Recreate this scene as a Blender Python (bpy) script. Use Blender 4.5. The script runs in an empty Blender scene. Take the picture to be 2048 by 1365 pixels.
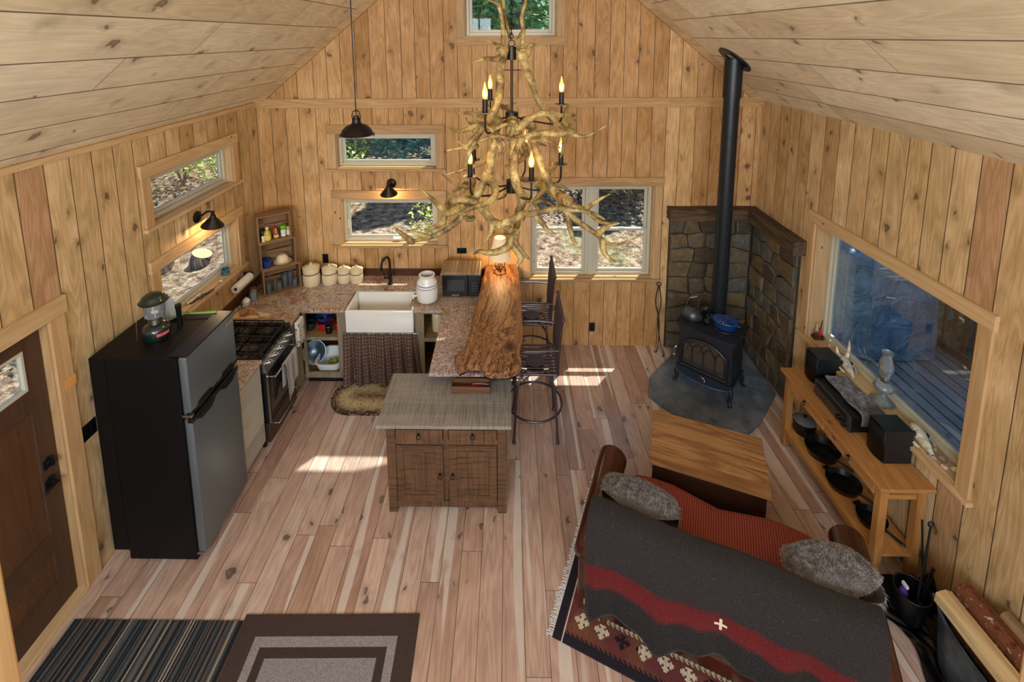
import bpy, bmesh, math, random
from mathutils import Vector, Matrix, Euler
S = bpy.context.scene
COL = S.collection
PI = math.pi
rnd = random.Random(7)

# ------------------------------------------------------------------ camera, sky, sun, added fill lights, window portals, exposure
cd = bpy.data.cameras.new('camera'); cam = bpy.data.objects.new('camera', cd); COL.objects.link(cam)
cd.sensor_width = 36; cd.lens = 960 / 2048 * 36; cd.clip_start = .05; cd.clip_end = 300
cd.shift_x = (1024 - 1000.79) / 2048; cd.shift_y = (209.48 - 682.5) / 2048
RX, RD, RF = (0.999839, 0.017006, -0.005725), (-0.003266, -0.141253, -0.989968), (-0.017644, 0.989827, -0.141175)
cam.matrix_world = Matrix(((RX[0], -RD[0], -RF[0], 0), (RX[1], -RD[1], -RF[1], 0), (RX[2], -RD[2], -RF[2], 3.8), (0, 0, 0, 1)))
S.camera = cam
S.view_settings.view_transform = 'Standard'; S.view_settings.look = 'None'
S.view_settings.gamma = 1; S.view_settings.use_curve_mapping = False
S.view_settings.exposure = 0.12
S.cycles.max_bounces = 8; S.cycles.diffuse_bounces = 4; S.cycles.glossy_bounces = 3
S.cycles.transmission_bounces = 6; S.cycles.transparent_max_bounces = 12
S.cycles.caustics_reflective = False; S.cycles.caustics_refractive = False
S.cycles.sample_clamp_indirect = 6
S.cycles.use_denoising = True

W = bpy.data.worlds.new('sky'); S.world = W; W.use_nodes = True
wn = W.node_tree.nodes; wl = W.node_tree.links; wn.clear()
sky = wn.new('ShaderNodeTexSky'); sky.sky_type = 'HOSEK_WILKIE'; sky.turbidity = 3.5; sky.ground_albedo = .3
sky.sun_direction = Vector((.8, 1, 2.36)).normalized()
bgn = wn.new('ShaderNodeBackground'); bgn.inputs[1].default_value = 7.5
wo = wn.new('ShaderNodeOutputWorld'); wl.new(sky.outputs[0], bgn.inputs[0]); wl.new(bgn.outputs[0], wo.inputs[0])

def light(name, kind, loc, energy, color, size=None, size_y=None, direction=None, **kw):
    ld = bpy.data.lights.new(name, kind); ld.energy = energy; ld.color = color
    if kind == 'AREA':
        ld.shape = 'RECTANGLE'; ld.size = size; ld.size_y = size_y
    elif kind == 'SUN': ld.angle = size
    else: ld.shadow_soft_size = size
    for k, v in kw.items(): setattr(ld, k, v)
    o = bpy.data.objects.new(name, ld); COL.objects.link(o); o.location = loc
    if direction is not None: o.rotation_euler = Vector(direction).to_track_quat('-Z', 'Y').to_euler()
    return o
light('sun', 'SUN', (8, 14, 20), 11.0, (1, .93, .82), size=.009, direction=(-.8, -1, -2.36))
# unseen area fills added behind the camera to brighten the room, then window portals
light('rear_fill_left', 'AREA', (-1.35, -2.5, 3.55), 180, (.84, .925, 1), size=1.7, size_y=1.5, direction=(.1, 1, .06))
light('rear_fill_right', 'AREA', (1.35, -2.5, 3.55), 120, (.84, .925, 1), size=1.7, size_y=1.5, direction=(-.12, 1, -.12))
light('rear_fill_low', 'AREA', (0, -2.5, 1.5), 32, (.82, .91, 1), size=2.6, size_y=1.3, direction=(0, 1, .05))
for nm, loc, sx, sy, dr in (('portal_right', (3.12, 3.58, 1.46), 1.6, 1.2, (-1, 0, 0)), ('portal_back', (.98, 5.66, 1.48), 1.5, 1.2, (0, -1, 0)),
        ('portal_back_upper', (-1.44, 5.66, 2.47), 1.2, .45, (0, -1, 0)), ('portal_back_lower', (-1.44, 5.66, 1.6), 1.2, .6, (0, -1, 0)),
        ('portal_gable', (.02, 5.66, 4.15), 1.05, .75, (0, -1, 0)), ('portal_left_upper', (-3.12, 4.35, 2.5), 1.2, .45, (1, 0, 0)), ('portal_left_lower', (-3.12, 4.35, 1.6), 1.2, .6, (1, 0, 0))):
    po = light(nm, 'AREA', loc, 1, (1, 1, 1), size=sx, size_y=sy, direction=dr); po.data.cycles.is_portal = True

# ------------------------------------------------------------------ node helpers
class NT:
    def __init__(s, name):
        m = bpy.data.materials.new(name); m.use_nodes = True; s.m = m; s.t = m.node_tree; s.t.nodes.clear()
        s.out = s.n('ShaderNodeOutputMaterial'); s.b = s.n('ShaderNodeBsdfPrincipled'); s.l(s.b.outputs[0], s.out.inputs[0])
    def n(s, k, **kw):
        x = s.t.nodes.new(k)
        for a, b in kw.items(): setattr(x, a, b)
        return x
    def l(s, a, b): s.t.links.new(a, b)
    def setin(s, sock, v):
        if isinstance(v, bpy.types.NodeSocket): s.l(v, sock)
        else: sock.default_value = v
    def math(s, op, a, b=0.0, c=None):
        x = s.n('ShaderNodeMath', operation=op); s.setin(x.inputs[0], a); s.setin(x.inputs[1], b)
        if c is not None: s.setin(x.inputs[2], c)
        return x.outputs[0]
    def mixc(s, f, a, b, mode='MIX'):
        x = s.n('ShaderNodeMix', data_type='RGBA', blend_type=mode); s.setin(x.inputs[0], f)
        for i, v in ((6, a), (7, b)):
            s.setin(x.inputs[i], v if isinstance(v, bpy.types.NodeSocket) else c4(v))
        return x.outputs[2]
    def comb(s, x, y, z):
        k = s.n('ShaderNodeCombineXYZ'); s.setin(k.inputs[0], x); s.setin(k.inputs[1], y); s.setin(k.inputs[2], z); return k.outputs[0]
    def sep(s, v):
        k = s.n('ShaderNodeSeparateXYZ'); s.l(v, k.inputs[0]); return k.outputs
    def noise(s, v, scale, detail=3, rough=.55, dist=0):
        k = s.n('ShaderNodeTexNoise'); s.l(v, k.inputs['Vector']); k.inputs['Scale'].default_value = scale
        k.inputs['Detail'].default_value = detail; k.inputs['Roughness'].default_value = rough; k.inputs['Distortion'].default_value = dist
        return k.outputs[0]
    def ramp(s, f, stops, interp='LINEAR'):
        r = s.n('ShaderNodeValToRGB'); s.l(f, r.inputs[0]); r.color_ramp.interpolation = interp; e = r.color_ramp.elements
        while len(e) < len(stops): e.new(.5)
        for i, (p, c) in enumerate(stops): e[i].position = p; e[i].color = c4(c)
        return r.outputs[0]
    def rng(s, v, a, b, c=0.0, d=1.0):
        k = s.n('ShaderNodeMapRange'); s.l(v, k.inputs[0])
        for i, q in enumerate((a, b, c, d)): k.inputs[i + 1].default_value = q
        return k.outputs[0]
    def obj(s):
        k = s.n('ShaderNodeTexCoord'); return k.outputs['Object']
    def pos(s):
        k = s.n('ShaderNodeNewGeometry'); return k.outputs['Position']
    def rand(s):
        return s.n('ShaderNodeObjectInfo').outputs['Random']
    def bump(s, h, strength=.3, dist=.01):
        k = s.n('ShaderNodeBump'); s.setin(k.inputs['Height'], h); k.inputs['Strength'].default_value = strength; k.inputs['Distance'].default_value = dist
        s.l(k.outputs[0], s.b.inputs['Normal'])
    def base(s, c, rough=.5, metal=0.0, spec=.5):
        s.setin(s.b.inputs['Base Color'], c if isinstance(c, bpy.types.NodeSocket) else c4(c))
        s.setin(s.b.inputs['Roughness'], rough); s.b.inputs['Metallic'].default_value = metal
        s.b.inputs['Specular IOR Level'].default_value = spec
def lin(v):
    v /= 255.0
    return v / 12.92 if v <= .04045 else ((v + .055) / 1.055) ** 2.4
def c4(c):
    """sRGB 0-255 triple -> linear rgba"""
    if len(c) == 4: return c
    return (lin(c[0]), lin(c[1]), lin(c[2]), 1)

def planks(name, across, along, w, cols, seam=.003, L=None, knots=1.0, knotcol=(92, 58, 34), grain=.35, rough=.6, seamcol=(40, 26, 16), spec=.35, coarse=1.0, stain=None):
    t = NT(name); p = t.sep(t.pos()); a, l = p[across], p[along]
    v1 = t.n('ShaderNodeTexVoronoi', voronoi_dimensions='1D'); v1.inputs['Scale'].default_value = 1 / w; v1.inputs['Randomness'].default_value = .35; t.l(a, v1.inputs['W'])
    v2 = t.n('ShaderNodeTexVoronoi', voronoi_dimensions='1D', feature='DISTANCE_TO_EDGE'); v2.inputs['Scale'].default_value = 1 / w; v2.inputs['Randomness'].default_value = .35; t.l(a, v2.inputs['W'])
    r = t.sep(v1.outputs['Color']); R = r[0]
    sm = t.rng(v2.outputs['Distance'], seam / w * .5, seam / w * 1.3, 1, 0)
    if L:
        q = t.math('DIVIDE', t.math('ADD', l, t.math('MULTIPLY', R, 9.7)), L); fr = t.math('FRACT', q); idn = t.math('FLOOR', q)
        wnz = t.n('ShaderNodeTexWhiteNoise', noise_dimensions='2D'); t.l(t.comb(idn, t.math('MULTIPLY', R, 77), 0), wnz.inputs['Vector']); R = wnz.outputs['Value']
        e = t.math('MINIMUM', fr, t.math('SUBTRACT', 1, fr)); sm = t.math('MAXIMUM', sm, t.rng(e, seam / L * .4, seam / L * 1.0, 1, 0))
    # slow figure and fine grain, stretched along the board
    off = t.math('MULTIPLY', R, 53.0)
    vg = t.comb(t.math('ADD', t.math('MULTIPLY', a, 1.0), off), t.math('MULTIPLY', l, .11), off)
    fig = t.noise(vg, 9 * coarse, 2, .5, .6); rings = t.math('PINGPONG', t.math('MULTIPLY', fig, 9.0), .5)
    fine = t.noise(t.comb(t.math('ADD', a, off), t.math('MULTIPLY', l, .025), off), 170, 3, .6)
    blot = t.noise(t.comb(t.math('ADD', a, off), t.math('MULTIPLY', l, .6), off), 4.5, 3)
    c = t.ramp(R, [(i / (len(cols) - 1), q) for i, q in enumerate(cols)])
    g = t.math('ADD', t.math('MULTIPLY', t.math('SUBTRACT', .35, rings), grain), t.math('MULTIPLY', t.math('SUBTRACT', fine, .5), grain * 1.1))
    g = t.math('ADD', g, t.math('MULTIPLY', t.math('SUBTRACT', blot, .5), grain * 1.5))
    g = t.math('ADD', 1.0, g)
    hs = t.n('ShaderNodeHueSaturation'); t.l(c, hs.inputs['Color']); t.l(g, hs.inputs['Value'])
    t.l(t.math('ADD', 1.3, t.math('MULTIPLY', g, -.3)), hs.inputs['Saturation']); c = hs.outputs[0]
    if stain: c = t.mixc(t.rng(t.noise(t.comb(t.math('ADD', a, off), t.math('MULTIPLY', l, .05), off), 9, 1), .60, .64, 0, .6), c, stain)
    # knots
    if knots:
        vk = t.n('ShaderNodeTexVoronoi', voronoi_dimensions='3D'); vk.inputs['Scale'].default_value = 7.5
        wob = t.math('MULTIPLY', t.noise(t.pos(), 14, 1), .10)
        t.l(t.comb(t.math('ADD', t.math('ADD', a, off), wob), t.math('MULTIPLY', l, .62), off), vk.inputs['Vector'])
        ks = t.sep(vk.outputs['Color']); rad = t.math('MULTIPLY', t.math('MAXIMUM', t.math('SUBTRACT', ks[0], 1 - .55 * knots), 0.0), .13 / (.55 * knots))
        rad = t.math('ADD', rad, .022)
        k1 = t.math('DIVIDE', t.math('SUBTRACT', vk.outputs['Distance'], .03), rad)
        core = t.rng(k1, .75, 1.15, 1, 0); halo = t.rng(k1, .9, 3.4, .5, 0); ring = t.math('MULTIPLY', core, t.rng(k1, .0, .9, .55, 1))
        gate = t.math('GREATER_THAN', ks[0], 1 - .55 * knots)
        c = t.mixc(t.math('MULTIPLY', halo, gate), c, [q * .72 for q in cols[len(cols) // 2]])
        c = t.mixc(t.math('MULTIPLY', t.math('MULTIPLY', ring, gate), .85), c, knotcol)
    c = t.mixc(t.math('MULTIPLY', sm, .85), c, seamcol)
    t.base(c, rough, 0, spec)
    t.bump(t.math('SUBTRACT', t.math('MULTIPLY', fine, .12), sm), .35, .004)
    return t.m

def wood(name, c1, c2, axis=0, scale=1.0, rough=.55, knot=0, dark=(60, 38, 22), spec=.35, contrast=1.0, bands=0):
    """a single piece of timber, grain along object axis 0/1/2"""
    t = NT(name); o = t.obj(); p = t.sep(o); r = t.math('MULTIPLY', t.rand(), 37.0)
    s3 = [1.0, 1.0, 1.0]; s3[axis] = .09
    v = t.comb(*[t.math('ADD', t.math('MULTIPLY', p[i], s3[i]), r) for i in range(3)])
    f = t.noise(v, 7 * scale, 2, .5, .8); rings = t.math('PINGPONG', t.math('MULTIPLY', f, 7.0), .5); s3[axis] = .02
    fine = t.noise(t.comb(*[t.math('ADD', t.math('MULTIPLY', p[i], s3[i]), r) for i in range(3)]), 160 * scale, 2)
    c = t.mixc(t.rng(t.math('ADD', t.math('MULTIPLY', rings, .9 * contrast), t.math('MULTIPLY', fine, .6)), .2, .95), c1, c2)
    c = t.mixc(t.rng(t.noise(v, 3.0, 2), .55, .8, 0, .35 * contrast), c, dark)
    if bands:   # saw marks across the grain
        bn = t.noise(t.comb(*[t.math('MULTIPLY', p[i], 1.0 if i == axis else .04) for i in range(3)]), bands, 2)
        c = t.mixc(t.rng(bn, .5, .62, 0, .55), c, dark)
    if knot:
        vk = t.n('ShaderNodeTexVoronoi'); vk.inputs['Scale'].default_value = 5.0; t.l(v, vk.inputs['Vector'])
        s3[axis] = .6; t.l(t.comb(*[t.math('ADD', t.math('MULTIPLY', p[i], s3[i]), r) for i in range(3)]), vk.inputs['Vector'])
        c = t.mixc(t.rng(vk.outputs['Distance'], .04, .1 * knot, .8, 0), c, dark)
    hv = t.n('ShaderNodeHueSaturation'); t.l(c, hv.inputs['Color']); t.l(t.math('ADD', .88, t.math('MULTIPLY', t.rand(), .24)), hv.inputs['Value']); c = hv.outputs[0]
    t.base(c, rough, 0, spec); t.bump(t.math('ADD', fine, rings), .12, .002)
    return t.m

def plain(name, c, rough=.5, metal=0.0, spec=.5, noise=0.0, nscale=40, coat=0, bump=0):
    t = NT(name)
    if noise or bump:
        nz = t.noise(t.obj(), nscale, 4)
        if noise: t.base(t.mixc(t.rng(nz, .3, .7), [q * (1 - noise) for q in c], [min(255, q * (1 + noise)) for q in c]), rough, metal, spec)
        else: t.base(c, rough, metal, spec)
        if bump: t.bump(nz, bump, .004)
    else: t.base(c, rough, metal, spec)
    if coat: t.b.inputs['Coat Weight'].default_value = coat; t.b.inputs['Coat Roughness'].default_value = .1
    return t.m

def emit(name, c, e):
    t = NT(name); t.b.inputs['Emission Color'].default_value = c4(c); t.b.inputs['Emission Strength'].default_value = e; t.base(c, .4); return t.m

def pane_mat(name, tint=(235, 245, 247), ior=1.5, gl=.6, milk=0.0):
    t = NT(name); tr = t.n('ShaderNodeBsdfTransparent'); tr.inputs[0].default_value = c4(tint); g = t.n('ShaderNodeBsdfGlossy'); g.inputs['Roughness'].default_value = .02
    fr = t.n('ShaderNodeFresnel'); fr.inputs[0].default_value = ior; mx = t.n('ShaderNodeMixShader')
    t.l(t.math('MULTIPLY', fr.outputs[0], gl), mx.inputs[0]); t.l(tr.outputs[0], mx.inputs[1]); t.l(g.outputs[0], mx.inputs[2]); t.base((226, 236, 240), .3); m2 = t.n('ShaderNodeMixShader'); m2.inputs[0].default_value = milk; t.l(mx.outputs[0], m2.inputs[1]); t.l(t.b.outputs[0], m2.inputs[2]); t.l(m2.outputs[0] if milk else mx.outputs[0], t.out.inputs[0]); return t.m

# ------------------------------------------------------------------ mesh helpers
class MB:
    def __init__(s): s.b = bmesh.new()
    def box(s, x0, x1, y0, y1, z0, z1, bev=0, seg=2, M=None):
        ge = bmesh.ops.create_cube(s.b, size=1.0); vs = ge['verts']
        T = Matrix.Translation(((x0 + x1) / 2, (y0 + y1) / 2, (z0 + z1) / 2)) @ Matrix.Diagonal((abs(x1 - x0), abs(y1 - y0), abs(z1 - z0), 1))
        bmesh.ops.transform(s.b, matrix=T, verts=vs)
        if bev:
            ed = list({e for v in vs for e in v.link_edges})
            rr = bmesh.ops.bevel(s.b, geom=ed, offset=bev, segments=seg, profile=.5, affect='EDGES'); vs = list({v for f in rr['faces'] for v in f.verts} | {v for v in vs if v.is_valid})
        if M is not None: bmesh.ops.transform(s.b, matrix=M, verts=vs)
        return s
    def tube(s, pts, r, n=8, closed=False, cap=True, sq=1.0):
        P = [Vector(p) for p in pts]; N = len(P); R = r if isinstance(r, (list, tuple)) else [r] * N
        up = None; rings = []
        for i in range(N):
            if closed: d = P[(i + 1) % N] - P[i - 1]
            else: d = P[min(i + 1, N - 1)] - P[max(i - 1, 0)]
            d = d.normalized() if d.length > 1e-9 else Vector((0, 0, 1))
            if up is None: up = d.orthogonal().normalized()
            up = (up - d * up.dot(d)); up = up.normalized() if up.length > 1e-6 else d.orthogonal().normalized()
            sd = d.cross(up)
            rings.append([s.b.verts.new(P[i] + (up * math.cos(2 * PI * k / n) + sd * math.sin(2 * PI * k / n) * sq) * R[i]) for k in range(n)])
        for i in range(N if closed else N - 1):
            A, B = rings[i], rings[(i + 1) % N]
            for k in range(n): s.b.faces.new((A[k], A[(k + 1) % n], B[(k + 1) % n], B[k]))
        if cap and not closed: s.b.faces.new(rings[0][::-1]); s.b.faces.new(rings[-1])
        return s
    def cyl(s, p, q, r, n=20, r2=None, cap=True): return s.tube([p, q], [r, r if r2 is None else r2], n, cap=cap)
    def lathe(s, prof, c=(0, 0, 0), n=28, M=None, sx=1.0, sy=1.0):
        c = Vector(c); rings = []; vs = []
        for r, z in prof:
            if r < 1e-5: v = s.b.verts.new((c.x, c.y, c.z + z)); rings.append([v]); vs.append(v)
            else:
                ring = [s.b.verts.new((c.x + r * sx * math.cos(2 * PI * k / n), c.y + r * sy * math.sin(2 * PI * k / n), c.z + z)) for k in range(n)]
                rings.append(ring); vs += ring
        for A, B in zip(rings, rings[1:]):
            for k in range(n):
                f = [A[k % len(A)], A[(k + 1) % len(A)], B[(k + 1) % len(B)], B[k % len(B)]]; g = []
                for v in f:
                    if v not in g: g.append(v)
                if len(g) > 2: s.b.faces.new(g)
        if M is not None: bmesh.ops.transform(s.b, matrix=M, verts=vs)
        return s
    def prism(s, poly, h0, h1, axis='z', M=None):
        """poly of 2-tuples extruded between h0,h1. axis z:(x,y) y:(x,z) x:(y,z)"""
        f = {'z': lambda a, b, h: (a, b, h), 'y': lambda a, b, h: (a, h, b), 'x': lambda a, b, h: (h, a, b)}[axis]
        A = [s.b.verts.new(f(a, b, h0)) for a, b in poly]; B = [s.b.verts.new(f(a, b, h1)) for a, b in poly]; n = len(poly)
        s.b.faces.new(A[::-1]); s.b.faces.new(B)
        for i in range(n): s.b.faces.new((A[i], A[(i + 1) % n], B[(i + 1) % n], B[i]))
        if M is not None: bmesh.ops.transform(s.b, matrix=M, verts=A + B)
        return s
    def ball(s, c, r, u=16, v=10, scale=(1, 1, 1), M=None):
        ge = bmesh.ops.create_uvsphere(s.b, u_segments=u, v_segments=v, radius=1)
        T = Matrix.Translation(c) @ (M if M is not None else Matrix()) @ Matrix.Diagonal((r * scale[0], r * scale[1], r * scale[2], 1))
        bmesh.ops.transform(s.b, matrix=T, verts=ge['verts']); return s
    def grid(s, f, nu, nv, close_u=False):
        G = [[s.b.verts.new(f(i / (nu if close_u else nu - 1), j / (nv - 1))) for j in range(nv)] for i in range(nu)]
        for i in range(nu if close_u else nu - 1):
            for j in range(nv - 1):
                s.b.faces.new((G[i][j], G[(i + 1) % nu][j], G[(i + 1) % nu][j + 1], G[i][j + 1]))
        return s
    def build(s, name, mat, parent=None, smooth=False, label=None, loc=None, rotz=None, ang=40):
        bmesh.ops.recalc_face_normals(s.b, faces=s.b.faces)
        me = bpy.data.meshes.new(name); s.b.to_mesh(me); s.b.free(); me.materials.append(mat)
        if smooth:
            for p in me.polygons: p.use_smooth = True
            if ang < 180:
                try: me.set_sharp_from_angle(angle=math.radians(ang))
                except Exception: pass
        o = bpy.data.objects.new(name, me); COL.objects.link(o)
        if parent is not None: o.parent = parent
        if loc is not None: o.location = loc
        if rotz is not None: o.rotation_euler.z = rotz
        if label: o['label'] = label
        return o
def thing(name, label, cat, loc=(0, 0, 0), rotz=0, group=None):
    o = bpy.data.objects.new(name, None); COL.objects.link(o); o.location = loc; o.rotation_euler = (0, 0, rotz); o.empty_display_size = .1
    o['label'] = label; o['category'] = cat
    if group: o['group'] = group
    return o
def tag(o, label, cat, group=None, kind=None):
    o['label'] = label; o['category'] = cat
    if group: o['group'] = group
    if kind: o['kind'] = kind
    return o
def struct(o, label=None):
    o['kind'] = 'structure'
    if label: o['label'] = label
    return o
def wmat(o):
    M = Matrix()
    while o is not None: M = Matrix.LocRotScale(o.location, o.rotation_euler, o.scale) @ M; o = o.parent
    return M
def wb(m, name, mat, parent, **kw):
    """build from world coordinates under a placed parent"""
    bmesh.ops.transform(m.b, matrix=wmat(parent).inverted(), verts=m.b.verts[:]); return m.build(name, mat, parent, **kw)
def copy_tree(o, parent=None):
    c = o.copy(); COL.objects.link(c)
    if parent is not None: c.parent = parent; c.matrix_parent_inverse = o.matrix_parent_inverse.copy()
    for ch in [k for k in bpy.data.objects if k.parent == o and k is not c]: copy_tree(ch, c)
    return c
def place(o, loc, rotz=None, label=None, scale=None):
    o.location = loc
    if rotz is not None: o.rotation_euler[2] = rotz
    if label: o['label'] = label
    if scale: o.scale = (scale,) * 3
    return o
def text_mesh(body, size, name, mat, parent, M, depth=.0006, bold=False):
    cu = bpy.data.curves.new(name + '_c', 'FONT'); cu.body = body; cu.size = size; cu.extrude = depth; cu.align_x = 'CENTER'; cu.align_y = 'CENTER'
    if bold: cu.offset = size * .02
    to = bpy.data.objects.new(name + '_c', cu); COL.objects.link(to); bpy.context.view_layer.update()
    me = bpy.data.meshes.new_from_object(to.evaluated_get(bpy.context.evaluated_depsgraph_get())); bpy.data.objects.remove(to)
    me.transform(M); me.materials.clear(); me.materials.append(mat)
    o = bpy.data.objects.new(name, me); COL.objects.link(o); o.parent = parent; return o
def rz(a): return Matrix.Rotation(a, 4, 'Z')
def rot(a, ax): return Matrix.Rotation(a, 4, ax)
def tr(x, y, z): return Matrix.Translation((x, y, z))
def spline(pts, n=6):
    """Catmull-Rom through points (any dimension)"""
    P = [Vector(p) for p in pts]; out = []
    for i in range(len(P) - 1):
        p0, p1, p2, p3 = P[max(i - 1, 0)], P[i], P[i + 1], P[min(i + 2, len(P) - 1)]
        for k in range(n):
            u = k / n; out.append(.5 * ((2 * p1) + (p2 - p0) * u + (2 * p0 - 5 * p1 + 4 * p2 - p3) * u * u + (3 * p1 - p0 - 3 * p2 + p3) * u ** 3))
    out.append(P[-1]); return out
def fur(name, mat, parent, surf, count, length, seed=1, droop=.35, label=None, width=.0016):
    """short pile grown as thin blades on a surface; surf(u,v)->(point, normal)"""
    r = random.Random(seed); m = MB(); b = m.b
    for _ in range(count):
        p, nn = surf(r.random(), r.random()); nn = Vector(nn).normalized(); t1 = nn.orthogonal().normalized(); t2 = nn.cross(t1); a = r.uniform(0, 2 * PI)
        side = (t1 * math.cos(a) + t2 * math.sin(a)); L = length * r.uniform(.6, 1.25)
        q = Vector(p); lean = Vector((r.uniform(-.5, .5), r.uniform(-.5, .5), -droop))
        mid = q + nn * L * .55 + lean * L * .25; tip = q + nn * L * .85 + lean * L * .9; wv = side * width
        v = [b.verts.new(q - wv), b.verts.new(q + wv), b.verts.new(mid + wv * .8), b.verts.new(mid - wv * .8), b.verts.new(tip)]
        b.faces.new((v[0], v[1], v[2], v[3])); b.faces.new((v[3], v[2], v[4]))
    me = bpy.data.meshes.new(name); b.to_mesh(me); b.free(); me.materials.append(mat)
    o = bpy.data.objects.new(name, me); COL.objects.link(o); o.parent = parent
    if label: o['label'] = label
    return o

# ------------------------------------------------------------------ materials
M_ = {}
pine = [(168, 120, 70), (196, 150, 98), (184, 134, 80), (206, 166, 116), (160, 104, 62), (200, 158, 104), (188, 142, 92)]
M_['wall_x'] = planks('pine_wall_boards_back', 0, 2, .17, [(186, 142, 88), (204, 162, 106), (174, 128, 76), (208, 166, 112), (182, 136, 82), (198, 154, 100), (168, 120, 70), (202, 160, 106), (160, 104, 66)], knots=1.0, grain=.52, seam=.0036, knotcol=(76, 46, 26))
M_['wall_y'] = planks('pine_wall_boards_side', 1, 2, .185, [(194, 162, 114), (208, 180, 132), (182, 148, 100), (212, 184, 140), (190, 156, 108), (204, 174, 126), (176, 142, 96), (206, 178, 132), (166, 118, 84)], knots=1.0, grain=.54, seam=.0038, knotcol=(80, 52, 34))
M_['ceil'] = planks('pine_ceiling_boards', 0, 1, .235, [(230, 220, 192), (238, 228, 202), (222, 208, 176), (234, 222, 194), (214, 198, 166)], L=2.6, knots=1.0, grain=.30, knotcol=(112, 82, 56), seam=.0038, seamcol=(70, 52, 36))
M_['floor'] = planks('cedar_floor_boards', 0, 1, .145, [(182, 150, 134), (198, 170, 154), (170, 134, 116), (202, 178, 164), (160, 122, 106), (192, 160, 142), (186, 152, 134)], L=1.9, knots=1.25, grain=.46, knotcol=(70, 48, 42), seam=.0022, rough=.25, spec=.65, seamcol=(66, 44, 34), stain=(228, 220, 210))
M_['trim_x'] = wood('pine_trim_x', (196, 160, 112), (168, 128, 82), 0, knot=.6)
M_['trim_y'] = wood('pine_trim_y', (208, 178, 134), (186, 150, 106), 1, knot=.6)
M_['trim_z'] = wood('pine_trim_z', (204, 170, 124), (182, 142, 96), 2, knot=.6)
M_['vinyl'] = plain('window_vinyl', (196, 190, 170), .35)
M_['pane'] = pane_mat('window_pane', gl=.3)
M_['black'] = plain('black_plastic', (16, 17, 19), .32, 0, .4)
M_['blackm'] = plain('black_matte', (9, 10, 12), .5, 0, .22, bump=.05, nscale=300)
M_['iron'] = plain('cast_iron', (30, 30, 32), .5, .3, .5, noise=.2, nscale=60, bump=.08)
M_['bronze'] = plain('dark_bronze', (48, 42, 38), .38, .75, .5)
M_['steel'] = plain('brushed_steel', (176, 176, 174), .3, 1.0)
M_['chrome'] = plain('chrome', (210, 210, 212), .12, 1.0)
M_['porc'] = plain('white_porcelain', (236, 234, 226), .12, 0, .5, coat=.4)
M_['cream'] = plain('cream_stoneware', (226, 208, 168), .25, 0, .5, coat=.3)
M_['white'] = plain('white_plastic', (228, 228, 224), .35)
M_['paper'] = plain('paper_white', (236, 234, 230), .8)
M_['glass'] = pane_mat('clear_glass', (222, 232, 236), 1.5, 1.6, .14)
M_['text'] = plain('pale_print', (214, 216, 220), .5)
M_['leather'] = plain('brown_leather', (62, 26, 16), .28, 0, .5, noise=.25, nscale=9, coat=.25, bump=.06)
# ------------------------------------------------------------------ the room
XL, XR, YB, YF = -2.96, 2.90, 5.49, -2.45
RDG, EAVE, SL = -.03, 3.06, .83
def roof(x): return EAVE + (2.93 - abs(x - RDG)) * SL
WT = .2
def wall_cols(a0, a1, z0, top, holes, extra=()):
    """vertical strips between the openings; yields polygons (a, z)"""
    xs = sorted({a0, a1, *extra, *[h[0] for h in holes], *[h[1] for h in holes]}); xs = [x for x in xs if a0 <= x <= a1]
    for p, q in zip(xs, xs[1:]):
        hs = sorted([(h[2], h[3]) for h in holes if h[0] <= p + 1e-6 and h[1] >= q - 1e-6]); z = z0
        for h0, h1 in hs:
            if h0 > z: yield [(p, z), (q, z), (q, h0), (p, h0)]
            z = h1
        yield [(p, z), (q, z), (q, top(q)), (p, top(p))]
HB = [(-.50, .545, 3.79, 4.55), (-2.04, -.85, 2.26, 2.685), (-2.02, -.85, 1.315, 1.89), (.255, 1.715, .89, 2.05)]
HL = [(3.757, 4.945, 2.26, 2.685), (3.757, 4.92, 1.315, 1.875), (1.90, 2.80, 0, 2.02)]
HR = [(2.78, 4.37, .885, 2.04)]
m = MB()
for p in wall_cols(XL, XR, 0, roof, HB, (RDG,)): m.prism(p, YB, YB + .15, 'y')
struct(m.build('wall_back', M_['wall_x']), 'gable wall of vertical knotty pine boards at the far end')
m = MB()
for p in wall_cols(YF, YB + .15, 0, lambda a: EAVE, HL): m.prism(p, XL - .15, XL, 'x')
struct(m.build('wall_left', M_['wall_y']), 'left wall of vertical pine boards')
m = MB()
for p in wall_cols(YF, YB + .15, 0, lambda a: EAVE, HR): m.prism(p, XR, XR + .2, 'x')
struct(m.build('wall_right', M_['wall_y']), 'right wall of vertical pine boards')
m = MB()
for p in wall_cols(XL, XR, 0, roof, [(-2.2, -.5, 2.8, 4.3), (.5, 2.2, 2.8, 4.0), (-1.3, 1.3, .85, 2.15)], (RDG,)):
    m.prism(p, YF - .15, YF, 'y')
struct(m.build('wall_front', M_['wall_x']))
m = MB()
for s_ in (-1, 1):
    xe = XL - .25 if s_ < 0 else XR + .25
    ze = roof(xe)
    m.prism([(RDG, roof(RDG)), (xe, ze), (xe, ze + .16), (RDG, roof(RDG) + .2)], YF - .15, YB + .42, 'y')
struct(m.build('ceiling', M_['ceil']), 'sloping ceiling of wide pale pine boards')
m = MB(); m.box(XL - .15, XR + .15, YF - .15, YB + .15, -.12, 0)
struct(m.build('floor', M_['floor']), 'cedar plank floor with dark knots')
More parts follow.
